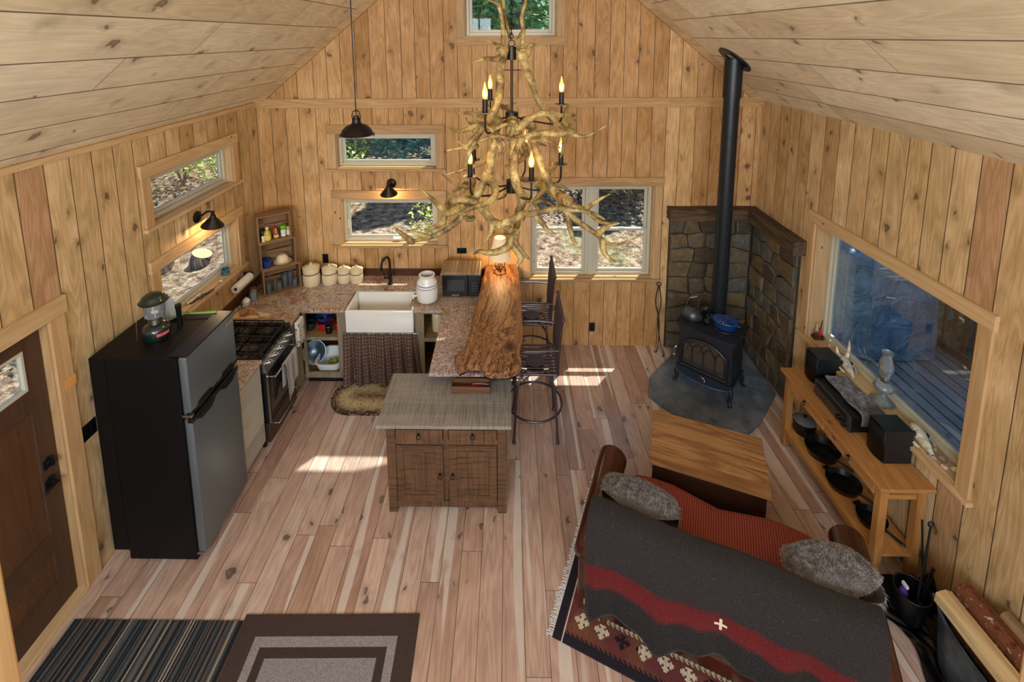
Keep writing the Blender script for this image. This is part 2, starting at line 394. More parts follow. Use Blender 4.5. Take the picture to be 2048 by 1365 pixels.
# trims: band across the gable, rake boards, corner boards
m = MB(); m.box(XL, XR, YB - .022, YB, 2.985, 3.095, .004)
struct(m.build('trim_1', M_['trim_x']), 'horizontal pine band across the gable at eave height')
for i, s_ in enumerate((-1, 1)):
    xe = XL if s_ < 0 else XR; m = MB()
    m.prism([(RDG, roof(RDG) + .0), (xe, roof(xe)), (xe, roof(xe) - .085), (RDG, roof(RDG) - .085)], YB - .03, YB - .0005, 'y')
    struct(m.build('trim_%d' % (i + 2), M_['trim_x']), 'sloping pine rake board under the %s ceiling slope' % ('left' if s_ < 0 else 'right'))
m = MB(); m.box(XL, XL + .025, YF, YB - .03, EAVE - .045, EAVE - .004)
struct(m.build('trim_4', M_['trim_y']), 'thin pine strip under the left eave')

wcount = [0]
def window(wall, a0, a1, z0, z1, style='casement', sill=True, label='', head_ext=.09, casing=.09, depth=.11):
    """lined opening with pine casing. wall 'B' (a=x), 'L'/'R' (a=y). local frame: a along, d into the wall, z up"""
    wcount[0] += 1
    e = bpy.data.objects.new('window_%d' % wcount[0], None); COL.objects.link(e); struct(e, label)
    if wall == 'B':
        def bx(m, p0, p1, d0, d1, q0, q1, b=.003): m.box(p0, p1, YB + d0, YB + d1, q0, q1, b)
        ht, hz = M_['trim_x'], M_['trim_z']
    else:
        sg, X0 = (-1, XL) if wall == 'L' else (1, XR)
        def bx(m, p0, p1, d0, d1, q0, q1, b=.003): m.box(min(X0 + sg * d0, X0 + sg * d1), max(X0 + sg * d0, X0 + sg * d1), p0, p1, q0, q1, b)
        ht, hz = M_['trim_y'], M_['trim_z']
    c = casing
    m = MB(); bx(m, a0 - c - .012, a1 + c + .012, -.028, 0, z1 - .002, z1 + c + .012); m.build('head_casing', ht, e)
    if not sill:
        m = MB(); bx(m, a0 - c, a1 + c, -.022, 0, z0 - c, z0 + .002); m.build('bottom_casing', ht, e)
    for s0, s1 in ((a0 - c, a0 + .002), (a1 - .002, a1 + c)):
        m = MB(); bx(m, s0, s1, -.022, 0, z0 if sill else z0 + .002, z1 - .002); m.build('side_casing', hz, e)
    m = MB(); bx(m, a0 - c - .02 if sill else a0, a1 + c + .02 if sill else a1, -.045 if sill else -.0, .0, z0 - .03, z0, .004)
    if sill: m.build('sill', ht, e)
    else: m.b.free()
    t_ = .014; m = MB()
    bx(m, a0, a1, .0, depth, z0 - .001, z0 + t_); bx(m, a0, a1, .0, depth, z1 - t_, z1 + .001)
    m.build('sill_board', ht, e)
    m = MB()
    bx(m, a0 - .001, a0 + t_, .0, depth, z0 + t_, z1 - t_); bx(m, a1 - t_, a1 + .001, .0, depth, z0 + t_, z1 - t_); m.build('jamb', hz, e)
    # vinyl frame and sashes
    f0, f1 = depth - .075, depth + .03
    A0, A1, Z0, Z1 = a0 + t_, a1 - t_, z0 + t_, z1 - t_
    units = [(A0, A1)] if style != 'double' else [(A0, (a0 + a1) / 2 - .03), ((a0 + a1) / 2 + .03, A1)]
    fw = .036; m = MB()
    for u0, u1 in units:
        bx(m, u0, u0 + fw, f0 + .03, f1, Z0, Z1); bx(m, u1 - fw, u1, f0 + .03, f1, Z0, Z1); bx(m, u0 + fw, u1 - fw, f0 + .03, f1, Z0, Z0 + fw); bx(m, u0 + fw, u1 - fw, f0 + .03, f1, Z1 - fw, Z1)
    if style == 'double': bx(m, units[0][1] - .002, units[1][0] + .002, f0 + .015, f1, Z0, Z1)
    m.build('window_frame', M_['vinyl'], e)
    for u0, u1 in units:
        rows = [(Z0 + fw, Z1 - fw, f0 + .05)] if style != 'double' else [(Z0 + fw, (Z0 + Z1) / 2 + .02, f0 + .045), ((Z0 + Z1) / 2 - .02, Z1 - fw, f0 + .075)]
        for k, (r0, r1, dd) in enumerate(rows):
            s_ = .034; p0, p1 = u0 + fw, u1 - fw; m = MB()
            bx(m, p0, p0 + s_, dd, dd + .028, r0, r1, .005); bx(m, p1 - s_, p1, dd, dd + .028, r0, r1, .005)
            bx(m, p0 + s_, p1 - s_, dd, dd + .028, r0, r0 + s_, .005); bx(m, p0 + s_, p1 - s_, dd, dd + .028, r1 - s_, r1, .005)
            sash = m.build('sash', M_['vinyl'], e)
            m = MB(); bx(m, p0 + s_ - .004, p1 - s_ + .004, dd + .011, dd + .015, r0 + s_ - .004, r1 - s_ + .004, 0); m.build('pane', M_['pane'], sash)
            if style == 'double' and k == 0:
                m = MB(); cx = (p0 + p1) / 2; bx(m, cx - .03, cx + .03, dd - .006, dd + .02, r1 - .001, r1 + .012, .004); m.build('sash_lock', M_['white'], sash)
            if style == 'crank':
                m = MB(); cx = p0 + (p1 - p0) * .56; bx(m, cx - .05, cx + .05, dd - .03, dd, r0 - .02, r0 + .012, .004); bx(m, cx - .035, cx + .03, dd - .05, dd - .03, r0 - .008, r0 + .004, .003); m.build('crank', M_['white'], sash)
                m = MB(); bx(m, p0 + .004, p0 + .018, dd - .022, dd, r0 + .12, r0 + .24, .004); m.build('latch', M_['white'], sash)
    return e
window('B', *HB[0], style='fixed', sill=False, label='square window high in the gable behind the chandelier')
window('B', *HB[1], style='fixed', label='upper of the two wide windows over the sink')
window('B', *HB[2], style='crank', label='lower of the two wide windows over the sink, with a crank')
window('B', *HB[3], style='double', label='pair of double-hung windows right of the bar')
window('L', *HL[0], style='fixed', label='upper small window in the left wall')
window('L', *HL[1], style='fixed', label='lower small window in the left wall, behind the wall lamp')
window('R', *HR[0], style='fixed', label='large picture window in the right wall over the console', depth=.17)

# entrance door in the left wall
M_['door'] = wood('dark_stained_door', (84, 60, 44), (62, 44, 34), 2, rough=.5, contrast=.7)
M_['doorp'] = wood('dark_stained_door_panel', (104, 70, 44), (76, 50, 34), 2, rough=.5, contrast=.7)
e = bpy.data.objects.new('door_1', None); COL.objects.link(e); struct(e, 'dark stained entrance door with a glazed light, in the left wall')
dx = XL - .05
m = MB(); m.box(XL, XL + .028, 1.90 - .12, 2.80 + .115, 2.01, 2.13, .003); m.build('head_casing', M_['trim_y'], e)
for a, b in ((2.80 - .01, 2.80 + .10), (1.90 - .10, 1.91)):
    m = MB(); m.box(XL, XL + .022, a, b, 0, 2.01, .003); m.build('side_casing', M_['trim_z'], e)
m = MB(); m.box(XL - .13, XL, 2.785, 2.80, 0, 2.02); m.box(XL - .13, XL, 1.90, 1.915, 0, 2.02); m.box(XL - .13, XL, 1.90, 2.80, 2.005, 2.02); m.build('jamb', M_['trim_z'], e)
m = MB(); m.box(XL - .13, XL + .03, 1.91, 2.79, 0, .018, .004); m.build('threshold', M_['trim_y'], e)
m = MB(); y0, y1, Z0, Z1 = 1.918, 2.782, .022, 2.002; st = .115; d0, d1 = dx - .045, dx
m.box(d0, d1, y0, y0 + st, Z0, Z1, .002); m.box(d0, d1, y1 - st, y1, Z0, Z1, .002)
for q0, q1 in ((Z0, .22), (.46, .58), (1.47, 1.62), (1.89, Z1)): m.box(d0, d1, y0 + st, y1 - st, q0, q1, .002)
leaf = m.build('door_leaf', M_['door'], e)
m = MB()
for a, b in ((y0 + st, y1 - st),):
    m.box(d0 + .012, d1 - .014, a, b, .22, .46); m.box(d0 + .012, d1 - .014, a, b, .58, 1.47)
    for k in range(4):
        yy = a + .07 + k * .012 + (0 if k < 2 else (b - a) - .19); m.box(d1 - .0145, d1 - .011, yy, yy + .004, .62, 1.43)
    for k in range(4): m.box(d1 - .0145, d1 - .011, a + .03, b - .03, .25 + k * .055, .256 + k * .055)
m.build('panel', M_['doorp'], leaf)
m = MB(); m.box(d0 + .015, d1 - .02, y0 + st, y1 - st, 1.62, 1.89); m.build('glazing', M_['pane'], leaf)
m = MB()
for a, b, c_, d_ in ((y0 + st, y1 - st, 1.62, 1.638), (y0 + st, y1 - st, 1.872, 1.89), (y0 + st, y0 + st + .018, 1.638, 1.872), (y1 - st - .018, y1 - st, 1.638, 1.872)): m.box(d1 - .03, d1 + .004, a, b, c_, d_, .002)
m.build('glazing_bead', M_['vinyl'], leaf)
def arched_plate(m, y, z, w, h, x): m.prism([(y - w, z - h), (y + w, z - h), (y + w, z + h * .6), (y + w * .5, z + h * .75), (y, z + h * 1.15), (y - w * .5, z + h * .75), (y - w, z + h * .6)], x, x + .01, 'x')
m = MB(); arched_plate(m, 2.715, 1.07, .032, .036, d1); m.cyl((d1 + .01, 2.715, 1.07), (d1 + .025, 2.715, 1.07), .018, 16); m.box(d1 + .025, d1 + .045, 2.709, 2.721, 1.05, 1.09, .002); m.build('deadbolt', M_['black'], leaf)
m = MB(); arched_plate(m, 2.71, .93, .034, .04, d1); m.cyl((d1 + .01, 2.715, .93), (d1 + .05, 2.715, .93), .011, 12)
m.tube(spline([(d1 + .048, 2.72, .93), (d1 + .052, 2.68, .935), (d1 + .05, 2.64, .925), (d1 + .045, 2.61, .90)]), [.010] * 12 + [.009] * 4 + [.006] * 3, 10); m.build('door_handle', M_['black'], leaf, smooth=True)

# loft posts that frame the view from above
for i, (xa, xb) in enumerate(((-.667, -.632), (.628, .663))):
    m = MB(); m.box(xa, xb, .455, .50, 0, roof(.80) - .06, .004)
    tag(m.build('loft_post', M_['trim_z']), 'pine loft post blurring the %s edge of the view' % ('right' if i else 'left'), 'post')
# ------------------------------------------------------------------ outdoors
def ground_mat():
    t = NT('forest_floor'); p = t.pos()
    n1 = t.noise(p, .55, 3); n2 = t.noise(p, 7, 5, .7); n3 = t.noise(p, 38, 3, .7)
    c = t.ramp(n2, [(.34, (62, 50, 44)), (.44, (122, 96, 80)), (.54, (172, 140, 118)), (.70, (206, 184, 164))])
    c = t.mixc(t.rng(n1, .52, .7, 0, .4), c, (132, 138, 84)); c = t.mixc(t.rng(n3, .48, .6, 0, .75), c, (60, 46, 38))
    t.base(c, .95, 0, .1); t.bump(n2, .6, .05); return t.m
M_['ground'] = ground_mat()
M_['bark'] = planks('tree_bark', 0, 2, .05, [(140, 130, 130), (112, 104, 106), (164, 152, 148)], knots=0, grain=.9, rough=.95, seam=.006, spec=.1)
def leafmat(name, a, b):
    t = NT(name); c = t.mixc(t.rng(t.noise(t.pos(), 3.5, 2), .35, .65), a, b); t.base(c, .7, 0, .2)
    t.b.inputs['Subsurface Weight'].default_value = 0; return t.m
M_['leaf1'] = leafmat('pine_needles', (86, 128, 92), (176, 200, 130)); M_['leaf2'] = leafmat('bright_leaves', (168, 190, 100), (226, 222, 130)); M_['leaf3'] = leafmat('blue_green_needles', (92, 140, 130), (166, 204, 186))
def gz(x, y):
    r = math.hypot(x, y - 1); return -.62 + max(0, r - 8) * .075 + .12 * math.sin(x * .6) * math.sin(y * .5)
m = MB(); m.grid(lambda u, v: ((u - .5) * 90, (v - .5) * 90 + 6, gz((u - .5) * 90, (v - .5) * 90 + 6)), 50, 50)
struct(m.build('ground', M_['ground'], smooth=True, ang=180), 'sunlit forest floor outside the windows')
def crown(b, c, R, H, n, r, sz=.11, conifer=False):
    for _ in range(n):
        u = r.random(); a = r.uniform(0, 2 * PI)
        if conifer: rr = R * (1 - u) ** .8 * r.uniform(.25, 1); z = u * H
        else: q = r.random() ** .4; th = math.acos(r.uniform(-1, 1)); rr = R * q * math.sin(th); z = H * .5 + H * .5 * q * math.cos(th)
        p = Vector((c[0] + rr * math.cos(a), c[1] + rr * math.sin(a), c[2] + z)); s_ = sz * r.uniform(.5, 1.3)
        d1 = Vector((r.uniform(-1, 1), r.uniform(-1, 1), r.uniform(-.7, .7))).normalized(); d2 = d1.cross(Vector((r.uniform(-1, 1), r.uniform(-1, 1), r.uniform(-1, 1)))).normalized() * .45
        b.faces.new([b.verts.new(p + q) for q in (d1 * s_, d2 * s_, -d1 * s_, -d2 * s_)])
def make_tree(kind, seed):
    r = random.Random(seed)
    o = thing('pine_tree' if kind != 2 else 'leafy_shrub', '', 'tree' if kind != 2 else 'shrub')
    if kind == 2:
        m = MB()
        for k in range(7):
            a = r.uniform(0, 6.28); m.tube(spline([(0, 0, 0), (.2 * math.cos(a), .2 * math.sin(a), .5), (.5 * math.cos(a), .5 * math.sin(a), 1.3)], 3), [.012] * 3 + [.008] * 3 + [.004], 5)
        m.build('stems', M_['bark'], o); m = MB(); crown(m.b, (0, 0, .15), .75, 1.5, 900, r, .05); m.build('foliage', M_['leaf2'], o)
    else:
        R = .17 if kind == 0 else .10; H = 9 if kind == 0 else 6; m = MB()
        m.tube([(0, 0, -.3), (.02, .01, H * .4), (.05, 0, H)], [R, R * .75, R * .2], 14)
        for k in range(26):
            a = r.uniform(0, 6.28); z = r.uniform(1.2, H * .9); L = r.uniform(.5, 1.6) * (1.2 - z / H); m.tube([(0, 0, z), (L * math.cos(a), L * math.sin(a), z + r.uniform(-.2, .3))], [.022, .004], 4)
        m.build('trunk', M_['bark'], o); m = MB(); crown(m.b, (0, 0, 1.0 if kind == 1 else 3.2), 1.7, H - (1 if kind == 1 else 2.6), 3400, r, .15, True)
        m.build('crown', M_['leaf1' if kind == 0 else 'leaf3'], o)
    return o
protos = [make_tree(0, 1), make_tree(1, 2), make_tree(2, 3)]; used = [0, 0, 0]
spots = [(0, .35, 15, 1.2), (0, -.3, 17, .9), (0, 1.6, 19, 1.1), (0, -2.0, 16.5, 1.2), (1, -3.9, 18, 1.1), (1, -1.2, 20, 1.2), (1, 3.1, 12.2, .75), (1, 1.1, 13.0, .7), (0, 5.5, 16, 1), (1, -5.2, 22, 1.2),
         (1, 4.6, 20, 1.3), (0, -5.6, 21, 1), (1, .9, 24, 1.4), (1, -3.0, 25, 1.4), (1, 6.5, 26, 1.4), (1, -8.5, 25, 1.4), (0, 3.6, 23, 1), (1, -11, 15, 1.3), (0, -10, 9, 1.1), (1, -13, 6, 1.3), (1, -12.5, 17, 1.1),
         (0, -12, 2, 1.2), (1, -15, 10, 1.4), (1, 9.5, 9, 1.2), (1, 6.9, 8.6, 1.1), (1, 11, 4, 1.2), (1, 6.5, 6.3, .95), (1, 8.0, 4.6, 1.1), (0, 6.1, 5.0, 1.0), (0, 6.9, 3.3, .95), (0, 6.3, 6.9, 1.05), (0, 9.6, 1.5, 1.1), (1, 13, 7, 1.4), (0, 7.6, 11, 1.2),
         (2, -3.9, 10.8, 1.0), (2, -1.15, 8.7, 1.0), (2, -4.6, 11, 1.2), (2, .6, 13.5, 1.2), (2, 2.8, 12.0, 1), (2, -6.8, 6.6, 1.15), (2, -8, 8.6, 1.4), (2, -5.4, 12.6, 1.3), (2, -9.5, 4.4, 1.2), (2, -8.8, 12.4, 1.5), (2, -7.4, 12.0, 1.3), (2, -9.9, 11.0, 1.4), (2, -4.9, 13.4, 1.4), (1, -3.2, 14.2, .6), (2, 1.8, 12.0, 1.1), (2, 3.6, 13.2, 1.3), (2, .1, 12.9, 1.2), (1, -5.8, 15.0, .8), (1, 2.4, 16.0, .9)]
gr = {}
for k, x, y, s_ in spots:
    o = protos[k] if not used[k] else copy_tree(protos[k]); used[k] = 1
    place(o, (x, y, gz(x, y)), rnd.uniform(0, 6.28), scale=s_)
    side = 'left wall windows' if x < -5.5 else ('picture window' if x > 6.8 else 'gable wall windows')
    o['group'] = ('trees' if k < 2 else 'shrubs') + ' beyond the ' + side + (' %s' % ('tall', 'dense', '')[k]).rstrip()
    gr.setdefault((k, side), []).append(o); o['label'] = ('tall pine beyond the ', 'dense blue-green conifer beyond the ', 'yellow-green leafy shrub beyond the ')[k] + side
ORD = 'leftmost second third fourth fifth sixth seventh eighth ninth tenth eleventh twelfth'.split()
for k, L_ in gr.items():
    L_.sort(key=lambda o: math.atan2(o.location.x, o.location.y))
    for i, o in enumerate(L_):
        if len(L_) > 1: o['label'] += ', ' + (ORD[i] if i == 0 else ORD[i] + ' from the left')
for i, (x, y, r0, lb) in enumerate(((-5.95, 8.62, .17, 'larger sawn log round lying outside the lower left window'), (-6.50, 8.40, .14, 'smaller sawn log round lying outside the lower left window, nearer the door'))):
    o = thing('log_round', lb, 'log', (x, y, gz(x, y) + .1), .6 * i); T = rot(.35, 'Y')
    m = MB(); m.lathe([(r0 * .97, -.16), (r0 * 1.03, 0), (r0, .16)], n=20, M=T); m.lathe([(0, -.16), (r0 * .97, -.16)], n=20, M=T); m.build('bark', M_['bark'], o)
    m = MB(); m.lathe([(0, .161), (r0, .161)], n=20, M=T); m.build('cut_face', plain('cut_wood', (222, 184, 130), .8, noise=.15, nscale=20), o)
# deck with its rail, an added sun-blocking eave and the covered grill
M_['deckm'] = planks('weathered_deck', 0, 1, .14, [(158, 160, 170), (176, 178, 188), (140, 140, 150), (166, 164, 170)], knots=.4, grain=.3, rough=.55, seam=.012, seamcol=(20, 20, 24), spec=.5)
m = MB(); m.box(XR + .2, 5.3, -1.2, 6.4, -.16, -.07); tag(m.build('deck', M_['deckm']), 'weathered grey plank deck outside the picture window', 'deck')
M_['cedar'] = wood('brown_cedar', (120, 78, 60), (88, 56, 44), 1, rough=.7); M_['cedarz'] = wood('brown_cedar_z', (150, 116, 84), (112, 84, 62), 2, rough=.7)
rail = thing('deck_railing', 'brown wooden deck railing beyond the covered grill', 'railing', (5.2, 0, -.07))
m = MB(); m.box(-.07, .07, -1.2, 6.3, .88, .92, .004); m.build('top_rail', M_['cedar'], rail)
m = MB(); m.box(-.02, .02, -1.2, 6.3, .12, .2, .004); m.build('bottom_rail', M_['cedar'], rail)
for y in (-1.1, .6, 2.3, 4.0, 5.6):
    m = MB(); m.box(-.045, .045, y - .045, y + .045, 0, .88, .004); m.build('post', M_['cedarz'], rail)
for k in range(57):
    y = -1.0 + k * .128; m = MB(); m.box(-.012, .012, y - .018, y + .018, .2, .88); m.build('baluster', M_['cedar'], rail)
o = thing('sun_block_eave', 'added board eave keeping sun out of the picture window', 'roof', (XR + .2, 2, 2.9))  # unseen eave, added and sized to stop sun entering the picture window
m = MB(); m.prism([(XR + .21, 2.93), (3.80, 2.74), (3.80, 2.80), (XR + .21, 2.99)], -1.4, 5.0, 'y'); wb(m, 'sun_block_boards', M_['cedar'], o)
def tarp_mat():
    t = NT('blue_grey_vinyl_cover'); c = t.mixc(t.rng(t.noise(t.obj(), 4, 3), .35, .65), (96, 122, 150), (126, 152, 180)); t.base(c, .33, 0, .6); t.bump(t.noise(t.obj(), 3.2, 3, .5, 2.2), 1.0, .09); return t.m
o = thing('covered_grill', 'grill under a draped blue-grey vinyl cover on the deck', 'grill', (4.60, 5.62, -.07), 0)
def tarp(u, v):
    a = u * 2 * PI; w, d = .30, .50; ca, sa = math.cos(a), math.sin(a); k = (abs(ca) ** 5 + abs(sa) ** 5) ** -.2
    if v < .45: q = v / .45; h = 1.18 + .05 * math.cos(q * 1.5) - .10 * math.exp(-((q * k * ca * 2.2) ** 2)) ; rr = q * .97
    else: q = (v - .45) / .55; h = 1.18 * (1 - q) ** 1.0 + .02; rr = 1 + q * .05 + .045 * q * math.sin(a * 11) + .02 * math.sin(a * 23 + q * 5)
    return (d * k * sa * rr, w * k * ca * rr, h * 1.12)
m = MB(); m.grid(tarp, 120, 26, close_u=True); m.build('cover', tarp_mat(), o, smooth=True, ang=180)
for x in (-.42, .42):
    for y in (-.22, .22): m = MB(); m.cyl((x, y, 0), (x, y, .5), .018, 8); m.build('leg', M_['black'], o)
# ------------------------------------------------------------------ kitchen
def granite():
    t = NT('granite'); p = t.pos(); sx = t.sep(p)
    v = t.comb(t.math('ADD', sx[0], t.math('MULTIPLY', sx[1], .5)), t.math('MULTIPLY', sx[1], 1.6), sx[2])
    n1 = t.noise(v, 2.6, 5, .6, 1.2); n2 = t.noise(p, 60, 3, .8); n3 = t.noise(p, 20, 4, .7)
    c = t.ramp(n1, [(.28, (112, 78, 64)), (.4, (170, 128, 100)), (.5, (190, 170, 152)), (.6, (164, 152, 150)), (.72, (178, 140, 108))])
    c = t.mixc(t.math('MULTIPLY', t.rng(sx[1], 4.75, 4.1, 0, .75), t.rng(sx[0], -.9, -.7, 0, 1)), c, t.mixc(t.rng(n1, .45, .6), (176, 160, 160), (148, 110, 112))); c = t.mixc(t.rng(n3, .52, .66, 0, .7), c, (220, 204, 184)); c = t.mixc(t.rng(n2, .53, .60, 0, .85), c, (66, 50, 48)); c = t.mixc(t.rng(n2, .44, .36, 0, .5), c, (222, 208, 190))
    t.base(c, .2, 0, .5); return t.m
M_['granite'] = granite()
M_['barn'] = wood('greyed_cabinet_frame', (150, 136, 110), (120, 106, 84), 2, rough=.7, contrast=.9); M_['barnx'] = wood('greyed_cabinet_rail', (156, 140, 112), (126, 110, 86), 0, rough=.7, contrast=.9)
M_['ply'] = wood('cabinet_inside', (168, 130, 84), (140, 104, 64), 0, rough=.6)
M_['splash'] = wood('walnut_splash', (92, 54, 32), (64, 38, 24), 0, rough=.45)
M_['greydr'] = wood('pale_grey_drawer', (190, 188, 176), (160, 158, 148), 1, rough=.5, contrast=.6)
CT = .92
ctr = thing('granite_countertop', 'brown speckled granite countertop wrapping sink wall and bar side', 'countertop', (-1.5, 5.1, CT - .035))
m = MB()
SX0, SX1 = -1.765, -1.015
m.prism([(XL + .004, 4.50), (-2.235, 4.50), (-2.235, 4.735), (SX0, 4.735), (SX0, 5.13), (SX1, 5.13), (SX1, 4.735), (-.70, 4.735), (-.70, 3.77), (-.05, 3.77), (-.05, YB - .004), (XL + .004, YB - .004)], CT - .035, CT, 'z')
bmesh.ops.bevel(m.b, geom=[e for e in m.b.edges if abs(e.verts[0].co.z - CT) < 1e-4 and abs(e.verts[1].co.z - CT) < 1e-4], offset=.004, segments=2, affect='EDGES')
wb(m, 'counter_slab', M_['granite'], ctr)
m = MB(); m.box(XL + .002, -.30, YB - .024, YB - .002, CT + .001, CT + .085, .003); wb(m, 'back_splash', M_['splash'], ctr)
m = MB(); m.box(XL + .002, XL + .022, 3.54, YB - .03, CT + .001, CT + .11, .003); wb(m, 'side_splash', M_['splash'], ctr)
m = MB(); m.box(XL + .003, -2.235, 3.53, 3.925, CT - .035, CT, .004); tag(m.build('granite_countertop', M_['granite']), 'small granite slab over the pale drawers between fridge and range', 'countertop')

def carcass(name, label, x0, x1, y0, y1, face='-y', shelves=(), open_=True, toe=.1, stiles=(), group=None, top=CT - .037):
    """open face-frame base unit; face -y (towards the room) or -x (towards the kitchen)"""
    o = thing(name, label, 'cabinet', ((x0 + x1) / 2, (y0 + y1) / 2, 0), group=group); t_ = .018
    m = MB()
    m.box(x0, x0 + t_, y0 + .02, y1, toe, top); m.box(x1 - t_, x1, y0 + .02, y1, toe, top); m.box(x0 + t_, x1 - t_, y1 - t_, y1, toe, top); m.box(x0 + t_, x1 - t_, y0 + .02, y1 - t_, toe, toe + t_)
    wb(m, 'carcass', M_['ply'], o)
    for z in shelves: m = MB(); m.box(x0 + t_ + .001, x1 - t_ - .001, y0 + .03, y1 - t_ - .001, z - .009, z + .009); wb(m, 'shelf', M_['ply'], o)
    return o
# left open unit under the counter corner
ub = carcass('base_cabinet', 'open greyed base cabinet left of the sink, holding pots', -2.47, -1.765, 4.76, 5.46, shelves=(.575,))
m = MB(); y0, y1 = 4.755, 4.779
m.box(-2.235, -2.205, y0, y1, .1, .883); m.box(-1.86, -1.768, y0, y1, .1, .883, .003); m.box(-2.205, -1.86, y0, y1, .86, .883); m.box(-2.205, -1.86, y0, y1, .545, .585, .003); m.box(-2.205, -1.86, y0, y1, .1, .165, .003); wb(m, 'face_frame', M_['barn'], ub)
m = MB(); m.box(-2.24, -1.768, 4.83, 4.85, 0, .1); wb(m, 'toe_kick', M_['black'], ub)
# sink unit frame + unit to the right, and the run under the bar
sb = carcass('base_cabinet', 'greyed sink base cabinet hidden behind the checked curtain', -1.763, -1.017, 4.76, 5.46, top=.652)
m = MB(); m.box(-1.763, -1.73, y0, y1, .1, .655); m.box(-1.05, -1.017, y0, y1, .1, .655); m.box(-1.73, -1.05, y0, y1, .1, .13); wb(m, 'face_frame', M_['barn'], sb); m = MB(); m.box(-1.762, -1.02, 4.83, 4.85, 0, .1); wb(m, 'toe_kick', M_['black'], sb)
rb = carcass('base_cabinet', 'narrow open greyed base cabinet right of the sink, by the bar', -1.015, -.665, 4.76, 5.46, shelves=(.56,))
m = MB(); m.box(-1.015, -.92, y0, y1, .1, .883, .003); m.box(-.92, -.665, y0, y1, .86, .883); m.box(-.92, -.665, y0, y1, .535, .58, .003); m.box(-.92, -.665, y0, y1, .1, .15); wb(m, 'face_frame', M_['barn'], rb)
pb = thing('peninsula_cabinet', 'long pine-clad peninsula cabinet carrying the granite and the bar', 'cabinet', (-.35, 4.6, 0))
m = MB(); m.box(-.66, -.06, 3.93, 5.47, .1, .884); wb(m, 'carcass', M_['barn'], pb)
m = MB(); m.box(-.06, -.035, 3.93, 5.47, 0, .883, .003); wb(m, 'bar_side_panel', M_['trim_z'], pb)
m = MB(); m.box(-.62, -.08, 3.95, 5.45, 0, .1); wb(m, 'toe_kick', M_['black'], pb)
# left wall corner unit behind the range
cb = thing('base_cabinet', 'greyed corner base cabinet between the range and the back wall', 'cabinet', (-2.6, 4.9, 0))
m = MB(); m.box(-2.93, -2.48, 4.53, 5.46, .1, .884); m.box(-2.48, -2.25, 4.53, 4.75, .1, .884, .003); wb(m, 'carcass', M_['barn'], cb)
# grey drawer unit
du = thing('drawer_cabinet', 'narrow pale grey drawer cabinet between the fridge and the range', 'cabinet', (-2.6, 3.73, 0))
m = MB(); m.box(-2.93, -2.275, 3.545, 3.92, .1, .884); wb(m, 'carcass', M_['greydr'], du)
m = MB(); m.box(-2.9, -2.33, 3.56, 3.91, 0, .1); wb(m, 'toe_kick', M_['black'], du)
for a, b in ((.70, .875), (.50, .693), (.30, .493), (.11, .293)):
    m = MB(); m.box(-2.275, -2.255, 3.548, 3.917, a, b, .003); d = wb(m, 'drawer', M_['greydr'], du)

# apron sink, tap, curtain
o = thing('farmhouse_sink', 'white apron-front farmhouse sink under the lower back window', 'sink', (-1.39, 4.93, .66))
m = MB(); x0, x1, y0, y1 = -1.755, -1.025, 4.715, 5.125
m.box(x0, x1, y0, y0 + .03, .66, CT - .004, .012, 3); m.box(x0, x0 + .03, y0 + .03, y1, .66, CT - .006, .006); m.box(x1 - .03, x1, y0 + .03, y1, .66, CT - .006, .006); m.box(x0 + .03, x1 - .03, y1 - .03, y1, .66, CT - .006, .006); m.box(x0 + .02, x1 - .02, y0 + .02, y1 - .02, .66, .69)
wb(m, 'basin', M_['porc'], o, smooth=True, ang=30)
m = MB(); m.lathe([(0, .006), (.035, .006), (.045, .001)], (-1.39, 4.93, .69)); wb(m, 'drain', M_['steel'], o)
o = thing('kitchen_tap', 'dark gooseneck kitchen tap behind the sink', 'tap', (-1.40, 5.27, CT + .0015), -.2)
m = MB(); m.lathe([(0, 0), (.03, 0), (.03, .012), (.021, .02), (.021, .11), (.016, .13), (.0, .13)]); m.tube(spline([(0, 0, .12), (0, 0, .28), (-.01, -.03, .345), (-.02, -.085, .355), (-.028, -.135, .33), (-.03, -.155, .27)], 6), .0135, 12); m.cyl((-.03, -.155, .275), (-.03, -.157, .24), .017, 12); m.build('spout', M_['bronze'], o, smooth=True)
m = MB(); m.cyl((0, 0, .075), (-.075, -.01, .075), .014, 12); m.cyl((-.068, -.01, .075), (-.078, -.012, .16), .0055, 8); m.build('lever', M_['bronze'], o, smooth=True)
def plaid():
    t = NT('brown_checked_cloth'); o = t.obj(); p = t.sep(o)
    c = (88, 64, 54); out = None
    def lines(v, w, th): return t.math('LESS_THAN', t.math('FRACT', t.math('DIVIDE', v, w)), th)
    uv = t.n('ShaderNodeUVMap'); u = t.sep(uv.outputs[0])
    k = t.mixc(t.math('MULTIPLY', t.math('MAXIMUM', lines(u[0], .042, .06), lines(u[1], .042, .06)), .55), c, (214, 196, 170))
    k = t.mixc(t.math('MULTIPLY', t.math('MAXIMUM', lines(t.math('ADD', u[0], .012), .068, .35), lines(t.math('ADD', u[1], .012), .068, .35)), .35), k, (62, 42, 36))
    t.base(k, .85, 0, .2); t.bump(t.noise(o, 260, 2), .15, .002); return t.m
o = thing('sink_curtain', 'gathered brown checked curtain hanging below the sink', 'curtain', (-1.39, 4.73, 0))
m = MB(); uvd = []
NU, NV = 260, 16
def cur(u, v):
    x = (u - .5) * .80; z = .655 - .60 * v; amp = .010 + .055 * v; f = math.sin(u * 29 + 1.5 * math.sin(u * 8)) + .35 * math.sin(u * 83 + 1.0)
    drop = (.045 - .045 * abs(math.sin(u * 9.5 + .9))) * v
    xx = x * (1 + .02 * v * v) + .045 * v * v * u
    return (xx, -.012 + amp * f * -.8 - .03 * v * v, max(.012, z + drop))
m.grid(cur, NU, NV)
